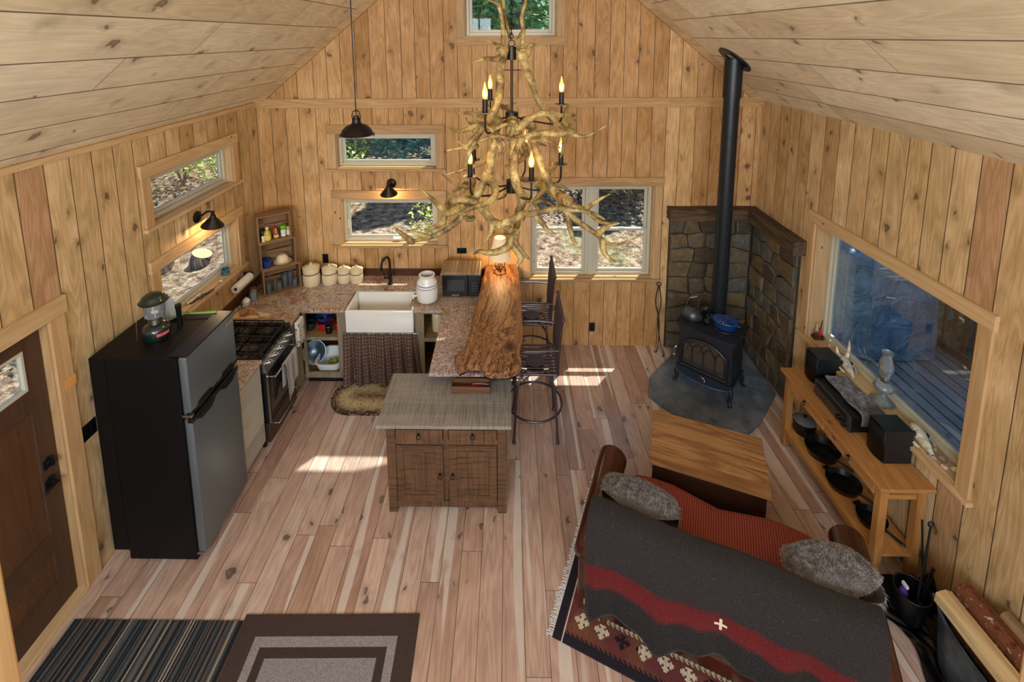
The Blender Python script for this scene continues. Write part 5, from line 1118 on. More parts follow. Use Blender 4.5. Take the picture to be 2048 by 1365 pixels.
# fireside things by the wall
M_['bag'] = plain('black_polythene', (8, 9, 11), .22, 0, .5)
r_ = random.Random(5); o = thing('plastic_sheet', 'crumpled black plastic sheet spread on the floor under the log tub', 'sheet', (2.66, 2.45, 0))
def bagf(u, v):
    x = 2.50 + .36 * u - 2.66; y = 1.75 + 1.19 * v - 2.45; x += .045 * math.sin(v * 11) * (1 - u) - .09 * (1 - u) * math.exp(-((v - .82) / .09) ** 2) - .05 * (1 - v) * (1 - u)
    h = .006 + .018 * abs(math.sin(u * 13 + 3 * math.sin(v * 9))) * abs(math.sin(v * 19 + 2 * math.sin(u * 7))) * (1 if u < .5 else .5) + .022 * math.exp(-((u - .08) / .09) ** 2) * (0.6 + .4 * math.sin(v * 31))
    return (x, y, h)
m = MB(); m.grid(bagf, 50, 120); b_o = m.build('sheet', M_['bag'], o, smooth=True, ang=180)
M_['galv'] = plain('galvanised_steel', (98, 114, 124), .42, .8, .5, noise=.35, nscale=7)
o = thing('log_tub', 'oval galvanised tub heaped with split firewood beside the right wall', 'tub', (2.695, 2.165, .03), 0)
def tubf(rx, ry, z): return [(rx * math.copysign(abs(math.cos(a)) ** .8, math.cos(a)), ry * math.copysign(abs(math.sin(a)) ** .8, math.sin(a)), z) for a in [k * 2 * PI / 48 for k in range(48)]]
m = MB(); R_ = [tubf(.150, .35, 0), tubf(.172, .385, .36), tubf(.167, .380, .36), tubf(.145, .345, .012)]
VV = [[m.b.verts.new(p) for p in r] for r in R_]
for A, B in zip(VV, VV[1:]):
    for k in range(48): m.b.faces.new((A[k], A[(k + 1) % 48], B[(k + 1) % 48], B[k]))
m.b.faces.new(VV[0][::-1]); m.b.faces.new(VV[-1]); m.build('body', M_['galv'], o, smooth=True, ang=50)
m = MB(); m.tube(tubf(.174, .387, .36), .007, 8, closed=True); m.build('rim', M_['galv'], o, smooth=True)
m = MB(); m.tube(spline([(-.05, .385, .28), (-.045, .425, .29), (0, .43, .27), (.045, .425, .29), (.05, .385, .28)], 4), .006, 6); m.build('handle', M_['galv'], o, smooth=True)
M_['split'] = wood('split_log', (214, 186, 138), (184, 150, 104), 1, rough=.85, dark=(132, 90, 56)); 
t = NT('flaky_bark'); n = t.noise(t.obj(), 22, 4, .7); t.base(t.ramp(n, [(.35, (72, 40, 26)), (.5, (120, 72, 48)), (.6, (98, 58, 40)), (.68, (186, 168, 150))]), .95, 0, .1); t.bump(n, .8, .01); M_['fbark'] = t.m
def log_(label, A, B, r, bark, seed, poly=None):
    A, B = Vector(A), Vector(B); o = thing('firewood_log', label, 'log', A, 0, 'firewood in the tub'); q = (B - A).to_track_quat('Y', 'Z'); o.rotation_euler = q.to_euler(); Ln = (B - A).length
    pr = poly or [(-r, -r * .5), (0, -r * .9), (r, -r * .3), (r * .8, r * .5), (0, r * .75), (-r * .8, r * .45)]
    m = MB(); m.prism(pr, 0, Ln, 'y'); rough(m, .002, seed); m.build('wood', M_['fbark'] if bark else M_['split'], o, smooth=False)
    if bark: m = MB(); m.prism([(x * .93, z * .93) for x, z in pr], -.0025, -.0005, 'y'); m.build('cut_end', M_['split'], o)
    return o
log_('pale split log lying on top of the tub, nearest the room', (2.615, 1.88, .455), (2.61, 2.49, .445), .058, False, 1)
log_('red-barked log lying on top of the tub, beside the wall', (2.755, 1.88, .47), (2.75, 2.52, .452), .062, True, 2)
log_('dark split log low in the tub under the pale one', (2.68, 1.87, .31), (2.68, 2.45, .30), .05, True, 3)
o = thing('log_bundle', 'thick weathered log leaning behind the tub against the wall', 'log', (2.845, 2.08, .50)); m = MB(); m.tube([(0, -.30, -.03), (0, .28, -.02)], [.045, .042], 12); rough(m, .001, 2); m.build('wood', wood('grey_log', (150, 118, 84), (116, 88, 62), 1, rough=.9), o, smooth=True)
o = thing('ash_bucket', 'small black bucket of hearth tools on the plastic sheet', 'bucket', (2.615, 2.69, .03)); m = MB(); m.lathe([(0, 0), (.075, 0), (.098, .19), (.094, .19), (.072, .008), (0, .008)], n=30); m.build('body', plain('black_tin', (22, 24, 28), .3, .5, noise=.3, nscale=50), o, smooth=True, ang=50)
m = MB(); m.tube([(.098 * math.cos(k / 30 * 2 * PI), .098 * math.sin(k / 30 * 2 * PI), .19) for k in range(30)], .004, 6, closed=True); m.build('rim', M_['iron'], o)
o = thing('purple_bottle', 'translucent purple spray bottle standing in the black bucket', 'bottle', (2.58, 2.715, .042)); m = MB(); m.lathe([(0, 0), (.024, 0), (.026, .14), (.012, .165), (.012, .18), (0, .18)]); m.build('body', plain('purple_plastic', (84, 60, 150), .25), o, smooth=True); m = MB(); m.box(-.008, .008, -.03, .012, .18, .20, .002); m.build('nozzle', M_['white'], o)
o = thing('hearth_poker', 'tall black iron poker with a ring end, standing in the bucket', 'poker', (2.62, 2.66, .045)); m = MB(); m.tube([(0, 0, 0), (.075, .05, .62)], .006, 8); m.tube([(.077 + .017 * math.cos(a), .052, .64 + .017 * math.sin(a)) for a in [k * 2 * PI / 16 for k in range(16)]], .006, 6, closed=True); m.build('rod', M_['iron'], o, smooth=True)
o = thing('hearth_brush', 'short black handled hearth brush standing in the bucket', 'brush', (2.655, 2.685, .045)); m = MB(); m.tube([(0, 0, 0), (.08, .01, .33)], [.008, .011], 8); m.build('handle', M_['black'], o, smooth=True); m = MB(); m.box(-.018, .018, -.012, .012, 0, .09); m.build('bristles', plain('br2', (60, 48, 40), .9), o)
o = thing('ash_shovel', 'black iron ash shovel propped against the wall by the bucket', 'shovel', (2.80, 2.76, .03), .3)
m = MB(); m.box(-.055, .055, -.004, .004, 0, .15, .002, M=rot(-.35, 'X')); m.box(-.058, -.052, -.03, .003, 0, .15, M=rot(-.35, 'X')); m.box(.052, .058, -.03, .003, 0, .15, M=rot(-.35, 'X')); m.build('blade', M_['iron'], o); m = MB(); m.tube([(0, .05, .14), (.01, .10, .52)], .006, 8); m.build('handle', M_['iron'], o, smooth=True)
o = thing('boot_tray', 'flat black folder-like mat lying on the plastic sheet by the console leg', 'mat', (2.67, 2.80, .034), .1); m = MB(); m.box(-.13, .12, -.10, .10, 0, .012, .003); m.build('mat', M_['blackm'], o)

# floor mats
t = NT('striped_mat'); p = t.sep(t.pos()); wn_ = t.n('ShaderNodeTexWhiteNoise', noise_dimensions='1D'); t.l(t.math('FLOOR', t.math('DIVIDE', p[0], .0105)), wn_.inputs['W'])
c = t.ramp(wn_.outputs['Value'], [(0, (44, 42, 44)), (.22, (92, 84, 82)), (.42, (52, 66, 76)), (.58, (112, 100, 94)), (.72, (38, 38, 42)), (.84, (80, 92, 98)), (.94, (168, 156, 136))], 'CONSTANT'); hh = t.math('PINGPONG', t.math('DIVIDE', p[0], .0105), .5); t.base(t.mixc(t.rng(t.noise(t.pos(), 150, 2), .4, .7, 0, .35), c, (40, 38, 38)), .95, 0, .1); t.bump(hh, .8, .006)
m = MB(); m.prism([(-2.875, 2.605), (-1.755, 2.612), (-1.745, 1.85), (-2.87, 1.85)], .001, .009, 'z'); tag(m.build('door_mat', t.m), 'ribbed dark striped mat on the floor inside the door', 'mat')
t = NT('bordered_rug'); p = t.sep(t.obj()); ex = t.math('SUBTRACT', .575, t.math('ABSOLUTE', p[0])); ey = t.math('SUBTRACT', .45, t.math('ABSOLUTE', p[1])); e = t.math('MINIMUM', ex, ey)
c = t.ramp(e, [(0, (78, 64, 60)), (.118, (158, 152, 152)), (.172, (74, 60, 56)), (.228, (152, 148, 150))], 'CONSTANT'); n = t.noise(t.obj(), 120, 3, .7); t.base(t.mixc(t.rng(n, .4, .68, 0, .45), c, (48, 40, 38)), .95, 0, .1); t.bump(n, .7, .006)
m = MB(); m.box(-.575, .575, -.45, .45, .001, .013, .004); o = tag(m.build('border_rug', t.m, None, loc=(-1.168, 2.205, 0), rotz=.018), 'brown rug with a pale inner border in front of the camera', 'rug'); o['label'] = 'brown rug with a pale inner border, right of the striped door mat'
t = NT('braided_rug'); p = t.sep(t.obj()); dx_ = t.math('MAXIMUM', t.math('SUBTRACT', t.math('ABSOLUTE', p[0]), .22), 0.0); dist = t.math('SQRT', t.math('ADD', t.math('MULTIPLY', dx_, dx_), t.math('MULTIPLY', p[1], p[1])))
vx = t.n('ShaderNodeTexVoronoi'); vx.inputs['Scale'].default_value = 95; t.l(t.obj(), vx.inputs['Vector']); sp_ = t.sep(vx.outputs['Color'])
c = t.ramp(t.math('DIVIDE', dist, .26), [(0, (120, 84, 66)), (.18, (166, 140, 100)), (.4, (214, 190, 142)), (.62, (200, 176, 130)), (.76, (146, 120, 96)), (.84, (92, 68, 58)), (1, (58, 42, 38))]); c = t.mixc(t.math('MULTIPLY', t.math('GREATER_THAN', sp_[0], .62), .45), c, (72, 54, 44)); c = t.mixc(t.math('MULTIPLY', t.math('LESS_THAN', sp_[1], .25), .5), c, (206, 184, 150)); t.base(c, .95, 0, .1)
ringb = t.math('PINGPONG', t.math('DIVIDE', dist, .02), .5); t.bump(ringb, .35, .003)
pts = [(.22 + .262 * math.cos(a), .262 * math.sin(a)) for a in [-PI / 2 + k * PI / 20 for k in range(21)]] + [(-.22 + .262 * math.cos(a), .262 * math.sin(a)) for a in [PI / 2 + k * PI / 20 for k in range(21)]]
m = MB(); m.prism(pts, .001, .012, 'z'); tag(m.build('braided_rug', t.m, None, smooth=False, loc=(-1.415, 4.605, 0)), 'oval brown braided rug on the floor before the sink', 'rug')
# ------------------------------------------------------------------ antler chandelier and lamps
ANT = [[[(-0.025,2.96,3.723,0.0244),(-0.038,2.94,3.674,0.0239),(-0.054,2.92,3.59,0.0232),(-0.054,2.9,3.491,0.0222),(-0.07,2.88,3.409,0.021),(-0.096,2.86,3.334,0.0196),(-0.134,2.84,3.279,0.018),(-0.18,2.82,3.225,0.0163),(-0.21,2.8,3.168,0.0144)],[(-0.03,2.94,3.689,0.0169),(-0.079,2.887,3.665,0.0145),(-0.145,2.833,3.67,0.01),(-0.216,2.78,3.653,0.0042)],[(-0.028,2.95,3.729,0.011),(-0.072,2.9,3.752,0.0082),(-0.134,2.85,3.781,0.0028)],[(-0.21,2.8,3.168,0.0144),(-0.24,2.79,3.108,0.0113),(-0.255,2.78,3.048,0.005)],[(-0.18,2.82,3.225,0.0145),(-0.209,2.797,3.203,0.0125),(-0.253,2.773,3.158,0.0087),(-0.299,2.75,3.191,0.0035)],[(-0.134,2.84,3.279,0.0152),(-0.193,2.805,3.275,0.0139),(-0.266,2.77,3.251,0.0114),(-0.307,2.735,3.258,0.0081),(-0.35,2.7,3.287,0.0041)]],[[(0.069,2.98,3.711,0.0231),(0.087,2.977,3.656,0.0227),(0.114,2.975,3.586,0.0219),(0.146,2.972,3.507,0.0208),(0.182,2.969,3.412,0.0194),(0.225,2.966,3.34,0.0178),(0.281,2.964,3.276,0.016),(0.353,2.961,3.212,0.0139),(0.417,2.958,3.184,0.0116),(0.48,2.955,3.176,0.0092),(0.542,2.953,3.205,0.0065),(0.605,2.95,3.245,0.0038)],[(0.079,2.98,3.672,0.0186),(0.117,2.96,3.696,0.0168),(0.128,2.94,3.738,0.0132),(0.154,2.92,3.749,0.0085),(0.179,2.9,3.732,0.0029)],[(0.071,2.97,3.723,0.0104),(0.097,2.95,3.744,0.0079),(0.135,2.93,3.754,0.0029)],[(0.228,2.98,3.338,0.0151),(0.282,2.98,3.313,0.0133),(0.338,2.98,3.307,0.0096),(0.379,2.98,3.309,0.0045)],[(0.37,2.97,3.202,0.0174),(0.35,2.997,3.262,0.0152),(0.363,3.023,3.322,0.0104),(0.39,3.05,3.374,0.0039)],[(0.372,2.99,3.222,0.0114),(0.411,3.045,3.249,0.0088),(0.446,3.1,3.277,0.0032)],[(0.364,2.95,3.202,0.0128),(0.346,2.927,3.154,0.0112),(0.332,2.903,3.103,0.008),(0.318,2.88,3.061,0.0037)]],[[(-0.034,2.96,3.754,0.0125),(-0.034,2.968,3.843,0.012),(-0.045,2.975,3.935,0.011),(-0.072,2.982,4.011,0.0097),(-0.095,2.99,4.065,0.0081)],[(-0.056,2.97,3.988,0.0088),(-0.087,2.96,4.004,0.0071),(-0.132,2.95,4.02,0.0036)],[(0.009,3.02,3.789,0.0098),(-0.007,3.025,3.851,0.0103),(-0.026,3.03,3.929,0.0107),(-0.034,3.035,4.007,0.0109),(-0.03,3.04,4.069,0.0112)]],[[(0.083,2.98,3.75,0.0126),(0.091,2.985,3.827,0.0121),(0.081,2.99,3.912,0.0111),(0.099,2.995,3.988,0.0097),(0.114,3.0,4.057,0.0081)],[(0.028,3.0,3.781,0.0082),(0.06,3.0,3.796,0.0077),(0.087,3.0,3.835,0.0067)]],[[(0.026,2.86,3.275,0.0219),(0.049,2.87,3.238,0.0214),(0.088,2.88,3.272,0.0201),(0.143,2.89,3.309,0.0184),(0.197,2.9,3.332,0.0163),(0.252,2.91,3.325,0.0139),(0.331,2.92,3.314,0.0111)],[(0.026,2.86,3.256,0.011),(0.011,2.85,3.258,0.0108),(-0.005,2.84,3.221,0.0106),(0.007,2.83,3.213,0.0103),(0.022,2.82,3.24,0.0099),(0.018,2.81,3.273,0.0094),(-0.02,2.8,3.283,0.0089),(-0.057,2.79,3.269,0.0084),(-0.095,2.78,3.249,0.0078)],[(-0.095,2.78,3.249,0.0121),(-0.131,2.76,3.275,0.0104),(-0.174,2.74,3.305,0.0071),(-0.209,2.72,3.329,0.0028)]],[[(-0.162,2.7,3.208,0.0069),(-0.129,2.71,3.218,0.009),(-0.085,2.72,3.229,0.0104),(-0.034,2.73,3.221,0.0115),(0.017,2.74,3.205,0.0126),(0.069,2.75,3.201,0.0136),(0.122,2.76,3.222,0.0145),(0.197,2.77,3.236,0.0154),(0.272,2.78,3.232,0.0162),(0.34,2.79,3.234,0.0171),(0.371,2.8,3.243,0.0179)],[(0.072,2.72,3.211,0.0153),(0.05,2.7,3.175,0.0131),(0.031,2.68,3.142,0.0087),(0.008,2.66,3.116,0.0027)],[(0.136,2.74,3.207,0.0105),(0.201,2.72,3.209,0.0091),(0.25,2.7,3.193,0.0064),(0.291,2.68,3.166,0.0028)]],[[(-0.081,2.78,3.078,0.0036),(-0.039,2.785,3.113,0.0068),(-0.026,2.79,3.154,0.0089),(-0.046,2.795,3.188,0.0106),(-0.08,2.8,3.206,0.0122)],[(-0.073,2.76,3.083,0.0028),(-0.054,2.77,3.136,0.0059),(-0.069,2.78,3.187,0.0078)]],[[(-0.347,3.15,3.298,0.0048),(-0.272,3.117,3.3,0.0099),(-0.203,3.083,3.294,0.013),(-0.144,3.05,3.283,0.0156)],[(0.053,3.2,3.361,0.0041),(0.004,3.15,3.346,0.0089),(-0.038,3.1,3.337,0.0118)],[(-0.059,3.15,3.348,0.012),(-0.021,3.125,3.333,0.0114),(0.008,3.1,3.303,0.0103)],[(-0.28,3.1,3.27,0.004),(-0.261,3.075,3.243,0.0073),(-0.21,3.05,3.239,0.0094)],[(-0.13,3.12,3.326,0.0087),(-0.143,3.15,3.364,0.004)],[(-0.212,3.1,3.327,0.0079),(-0.195,3.08,3.303,0.0094)]],[[(-0.076,2.92,3.185,0.0232),(-0.1,2.9,3.109,0.0228),(-0.115,2.88,3.026,0.0221),(-0.143,2.86,2.943,0.0212),(-0.181,2.84,2.86,0.0201),(-0.224,2.82,2.794,0.0189),(-0.285,2.8,2.721,0.0175),(-0.346,2.78,2.664,0.0159),(-0.414,2.76,2.624,0.0142),(-0.481,2.74,2.604,0.0124),(-0.539,2.72,2.597,0.0105),(-0.588,2.7,2.59,0.0085),(-0.637,2.68,2.567,0.0064),(-0.687,2.66,2.566,0.0043)],[(-0.481,2.72,2.613,0.0159),(-0.534,2.7,2.64,0.0117),(-0.6,2.68,2.673,0.0035)],[(-0.577,2.7,2.594,0.0158),(-0.61,2.667,2.64,0.0134),(-0.638,2.633,2.685,0.0088),(-0.663,2.6,2.73,0.0028)]],[[(-0.138,2.86,2.959,0.0223),(-0.102,2.826,2.921,0.0213),(-0.084,2.791,2.876,0.0196),(-0.097,2.757,2.841,0.0173),(-0.141,2.723,2.821,0.0147),(-0.206,2.689,2.81,0.0117),(-0.255,2.654,2.8,0.0084),(-0.307,2.62,2.792,0.0048)]],[[(-0.278,2.66,2.817,0.0209),(-0.311,2.628,2.814,0.0193),(-0.358,2.596,2.814,0.0164),(-0.409,2.564,2.884,0.0124),(-0.452,2.532,2.942,0.0078),(-0.503,2.5,3.01,0.0026)],[(-0.361,2.62,2.805,0.0172),(-0.383,2.587,2.758,0.0146),(-0.425,2.553,2.743,0.0095),(-0.47,2.52,2.744,0.0027)],[(-0.357,2.64,2.79,0.0104),(-0.355,2.63,2.748,0.0079),(-0.362,2.62,2.705,0.0028)]],[[(-0.346,2.74,2.821,0.0201),(-0.316,2.744,2.837,0.0201),(-0.256,2.749,2.828,0.02),(-0.2,2.753,2.809,0.0199),(-0.151,2.758,2.761,0.0199),(-0.106,2.762,2.7,0.0198),(-0.06,2.767,2.676,0.0196),(-0.022,2.771,2.66,0.0195),(0.009,2.776,2.626,0.0193),(0.032,2.78,2.575,0.0191)],[(-0.374,2.72,2.821,0.0071),(-0.353,2.73,2.795,0.0125),(-0.331,2.74,2.823,0.0158)],[(-0.102,2.76,2.689,0.016),(-0.109,2.74,2.641,0.0137),(-0.132,2.72,2.602,0.0091),(-0.161,2.7,2.571,0.0029)]],[[(0.026,2.9,3.185,0.0238),(0.025,2.9,3.088,0.0243),(0.027,2.9,2.959,0.0248)],[(0.027,2.9,2.971,0.0248),(0.046,2.9,2.882,0.0243),(0.077,2.9,2.807,0.0233),(0.08,2.9,2.758,0.0218),(0.057,2.9,2.699,0.0199),(0.049,2.9,2.616,0.0178),(0.041,2.9,2.523,0.0153)],[(0.093,2.9,2.783,0.0136),(0.163,2.933,2.762,0.0119),(0.23,2.967,2.751,0.0083),(0.284,3.0,2.709,0.0031)],[(0.073,2.88,2.827,0.0188),(0.104,2.86,2.821,0.0149)]],[[(-0.059,2.72,2.689,0.0201),(-0.014,2.71,2.713,0.0196),(0.024,2.7,2.732,0.0187),(0.079,2.69,2.767,0.0176),(0.127,2.68,2.775,0.0163),(0.193,2.67,2.793,0.0147),(0.265,2.66,2.814,0.013),(0.358,2.65,2.811,0.0112),(0.43,2.64,2.806,0.0092),(0.493,2.63,2.791,0.0071),(0.539,2.62,2.767,0.0048)],[(0.433,2.66,2.804,0.0118),(0.479,2.64,2.851,0.0102),(0.518,2.62,2.888,0.007),(0.562,2.6,2.92,0.0027)],[(0.158,2.7,2.756,0.0163),(0.193,2.673,2.72,0.014),(0.221,2.647,2.692,0.0095),(0.268,2.62,2.675,0.0035)],[(0.459,2.64,2.791,0.0117),(0.513,2.653,2.744,0.0104),(0.567,2.667,2.723,0.0075),(0.638,2.68,2.719,0.0035)]],[[(0.151,2.9,3.165,0.0216),(0.178,2.873,3.075,0.0211),(0.207,2.847,2.987,0.0203),(0.248,2.82,2.907,0.0192),(0.296,2.793,2.832,0.018),(0.336,2.767,2.766,0.0165),(0.394,2.74,2.717,0.0149),(0.466,2.713,2.673,0.0131),(0.522,2.687,2.637,0.0113),(0.565,2.66,2.606,0.0093),(0.622,2.633,2.606,0.0072),(0.68,2.607,2.641,0.005),(0.736,2.58,2.687,0.0027)],[(0.52,2.68,2.652,0.0176),(0.561,2.67,2.699,0.0127),(0.632,2.66,2.726,0.0028)],[(0.543,2.66,2.618,0.0168),(0.546,2.64,2.568,0.0143),(0.57,2.62,2.535,0.0094),(0.608,2.6,2.517,0.0028)],[(0.347,2.76,2.745,0.0159),(0.359,2.727,2.679,0.0135),(0.375,2.693,2.614,0.0089),(0.403,2.66,2.565,0.0028)]],[[(0.255,2.98,2.822,0.0232),(0.301,2.8,2.842,0.025),(0.336,2.62,2.872,0.0253)],[(0.315,2.86,2.805,0.0224),(0.378,2.857,2.773,0.0204),(0.425,2.853,2.75,0.0165),(0.487,2.85,2.733,0.0112)],[(0.287,2.98,2.854,0.0155),(0.329,2.99,2.843,0.0117),(0.379,3.0,2.824,0.0039)]],[[(0.039,2.76,2.625,0.0226),(0.016,2.743,2.592,0.0215),(-0.015,2.727,2.547,0.0195),(-0.075,2.71,2.526,0.0168),(-0.135,2.693,2.528,0.0136),(-0.172,2.677,2.546,0.0098),(-0.208,2.66,2.537,0.0057)],[(0.024,2.76,2.56,0.0234),(0.058,2.74,2.504,0.0201),(0.069,2.72,2.474,0.0137),(0.034,2.7,2.427,0.005)],[(0.016,2.74,2.609,0.0145),(0.054,2.72,2.554,0.0124),(0.099,2.7,2.504,0.0083),(0.143,2.68,2.481,0.0029)]],[[(-0.026,2.72,2.637,0.0043),(0.016,2.688,2.646,0.0041),(0.056,2.656,2.684,0.0039),(0.088,2.624,2.774,0.0035),(0.119,2.592,2.868,0.0031),(0.146,2.56,2.943,0.0027)]],[[(-0.431,3.0,2.92,0.0039),(-0.38,3.033,2.857,0.0083),(-0.318,3.067,2.822,0.0112),(-0.27,3.1,2.796,0.0137)],[(-0.397,2.95,2.931,0.0038),(-0.321,2.963,2.952,0.0088),(-0.241,2.975,2.975,0.0119),(-0.16,2.988,3.005,0.0146),(-0.119,3.0,3.052,0.017)],[(-0.416,3.15,2.734,0.0041),(-0.353,3.15,2.771,0.0107),(-0.291,3.15,2.811,0.0148)],[(-0.237,3.12,2.838,0.0162),(-0.262,3.097,2.775,0.0199),(-0.278,3.073,2.722,0.0221),(-0.318,3.05,2.686,0.024)],[(-0.082,3.2,2.679,0.0033),(-0.033,3.175,2.713,0.0099),(-0.02,3.15,2.776,0.0139)],[(-0.331,3.1,2.703,0.0179),(-0.302,3.11,2.74,0.0147),(-0.289,3.12,2.776,0.0081)]],[[(-0.39,2.95,3.088,0.0038),(-0.317,2.95,3.103,0.0084),(-0.261,2.95,3.109,0.0112),(-0.205,2.95,3.117,0.0137)],[(-0.229,2.95,3.15,0.0091),(-0.22,2.95,3.183,0.0071),(-0.237,2.95,3.201,0.003)]],[[(0.182,3.0,2.85,0.0234),(0.216,2.95,2.841,0.02),(0.185,2.9,2.807,0.0136),(0.142,2.85,2.792,0.0052)],[(0.197,3.1,2.827,0.0201),(0.25,3.133,2.869,0.0179),(0.312,3.167,2.93,0.0132),(0.367,3.2,2.961,0.0066)],[(0.148,3.15,2.838,0.0163),(0.07,3.125,2.854,0.013),(-0.014,3.1,2.94,0.0064)],[(0.247,3.1,2.871,0.012),(0.28,3.1,2.931,0.0094),(0.289,3.1,2.966,0.004)],[(0.152,3.05,2.73,0.0119),(0.178,3.05,2.686,0.0091),(0.203,3.05,2.651,0.0032)]],[[(0.203,3.15,3.088,0.0097),(0.246,3.1,3.082,0.0032)],[(0.098,3.2,3.077,0.0181),(0.114,3.173,3.012,0.0163),(0.071,3.147,2.967,0.0128),(-0.019,3.12,2.939,0.0081)],[(0.055,3.2,3.033,0.014),(0.094,3.2,2.979,0.0124)],[(0.101,3.05,3.253,0.0311),(0.149,3.025,3.224,0.0263),(0.14,3.0,3.18,0.0169)],[(-0.078,3.02,3.259,0.0347),(-0.094,2.99,3.199,0.0294),(-0.077,2.96,3.164,0.019)],[(0.019,2.95,3.271,0.0339),(0.011,2.935,3.193,0.0301),(0.026,2.92,3.164,0.0225)]]]
def antler_mat():
    t = NT('elk_antler'); o = t.obj(); n = t.noise(o, 14, 4, .65); n2 = t.noise(o, 130, 3, .7)
    c = t.ramp(n, [(.36, (86, 68, 38)), (.48, (142, 116, 66)), (.6, (188, 162, 100)), (.72, (220, 200, 146))]); c = t.mixc(t.rng(n2, .45, .7, 0, .5), c, (92, 68, 38)); t.base(c, .5, 0, .4); t.bump(t.math('ADD', n2, n), .5, .004); return t.m
M_['antler'] = antler_mat()
CX, CY = .018, 3.0
ch = thing('antler_chandelier', 'large antler chandelier with candle bulbs hanging from the ridge on a chain', 'chandelier', (CX, CY, 2.45))
for br in ANT[:17] + [[b_] for a_ in ANT[17:] for b_ in a_]:
    m = MB()
    for k, P in enumerate(br):
        sp_ = spline([Vector(p[:3] + (p[3],)) for p in P], 5); r_ = random.Random(k)
        m.tube([p[:3] for p in sp_], [max(.0045, p[3] * 1.22) for p in sp_], 12)
        m.ball(sp_[-1][:3], max(.0045, sp_[-1][3] * 1.22) * .98, 8, 6); m.ball(sp_[0][:3], max(.0045, sp_[0][3] * 1.22) * .98, 10, 6)
    wb(m, 'antler', M_['antler'], ch, smooth=True, ang=75)
for (bx, by, bz) in ((-.045, 2.96, 3.72), (.085, 2.97, 3.715), (.045, 2.86, 3.22), (-.235, 2.75, 2.72)):
    m = MB(); m.lathe([(.028, -.012), (.036, -.004), (.034, .006), (.026, .012)], (bx, by, bz), 14); wb(m, 'antler_burr', M_['antler'], ch, smooth=True)
m = MB()
zz = 3.79
for k in range(60):
    z = 3.80 + k * .0295
    if z > roof(CX) - .04: break
    R2 = rz(PI / 2 if k % 2 else 0); m.tube([(Vector((CX, CY, z)) + R2 @ Vector((.0095 * math.cos(a), 0, .019 * math.sin(a)))) for a in [q * 2 * PI / 12 for q in range(12)]], .0032, 5, closed=True)
wb(m, 'chain', M_['bronze'], ch, smooth=True)
m = MB(); m.lathe([(0, roof(CX) - 2.45 - .03), (.06, roof(CX) - 2.45 - .03), (.07, roof(CX) - 2.45 - .0)], (0, 0, 0)); m.build('ceiling_canopy', M_['bronze'], ch)
m = MB(); m.cyl((CX, CY, 3.655), (CX, CY, 3.735), .030, 20); m.cyl((CX, CY, 2.86), (CX, CY, 3.66), .0085, 12); m.cyl((CX, CY, 3.265), (CX, CY, 3.325), .040, 24); m.cyl((CX, CY, 2.80), (CX, CY, 2.88), .036, 20); m.tube([(CX + .02 * math.cos(a), CY, 3.755 + .02 * math.sin(a)) for a in [q * 2 * PI / 14 for q in range(14)]], .004, 6, closed=True); m.tube([(CX - .05, CY, 3.59), (CX + .06, CY, 3.59)], .003, 6)
wb(m, 'centre_rod', M_['bronze'], ch, smooth=True)
M_['bulb'] = emit('warm_candle_bulb', (255, 196, 110), 26); 
t = NT('amber_bulb_glass'); t.b.inputs['Emission Color'].default_value = c4((255, 190, 90)); t.b.inputs['Emission Strength'].default_value = 1.0; t.base((255, 200, 120), .1); t.b.inputs['Alpha'].default_value = .35; M_['bulbg'] = t.m
up = [(240, .31, 3.362), (118, .31, 3.362), (3, .315, 3.368)]; lo = [(-68, .30, 2.962), (2, .315, 2.978), (72, .31, 2.97), (146, .31, 2.965), (215, .31, 2.955)]
for tier, hubz in ((up, 3.29), (lo, 2.84)):
    for a, r, z in tier:
        a = math.radians(a); ux, uy = math.cos(a), math.sin(a); X, Y = CX + r * ux, CY + r * uy
        m = MB(); m.tube(spline([(CX + .03 * ux, CY + .03 * uy, hubz), (CX + .5 * r * ux, CY + .5 * r * uy, hubz - .03), (CX + .88 * r * ux, CY + .88 * r * uy, z - .125), (CX + .985 * r * ux, CY + .985 * r * uy, z - .10), (X, Y, z - .05), (X, Y, z)], 5), .0058, 8); wb(m, 'candle_arm', M_['bronze'], ch, smooth=True)
        m = MB(); m.lathe([(0, -.004), (.030, -.002), (.043, .004), (.043, .006), (.028, .002), (0, .001)], (X, Y, z), 24); cup = wb(m, 'drip_cup', plain('cup_metal', (120, 112, 90), .4, .7), ch, smooth=True)
        m = MB(); m.cyl((X, Y, z), (X, Y, z + .08), .0155, 18); wb(m, 'candle_sleeve', M_['bronze'], cup, smooth=True)
        m = MB(); m.lathe([(0, .082), (.011, .084), (.0165, .105), (.015, .128), (.008, .152), (.0035, .172), (.0, .182)], (X, Y, z), 16); wb(m, 'bulb', M_['bulbg'], cup, smooth=True)
        m = MB(); m.lathe([(0, .092), (.008, .096), (.0095, .112), (.006, .128), (0, .132)], (X, Y, z), 12); wb(m, 'filament', M_['bulb'], cup, smooth=True)
        lp = light('candle_bulb_light', 'POINT', (X, Y, z + .112), 4.6, (1, .66, .32), size=.012); lp.parent = None

M_['ltb'] = emit('lamp_bulb', (255, 214, 160), 14)
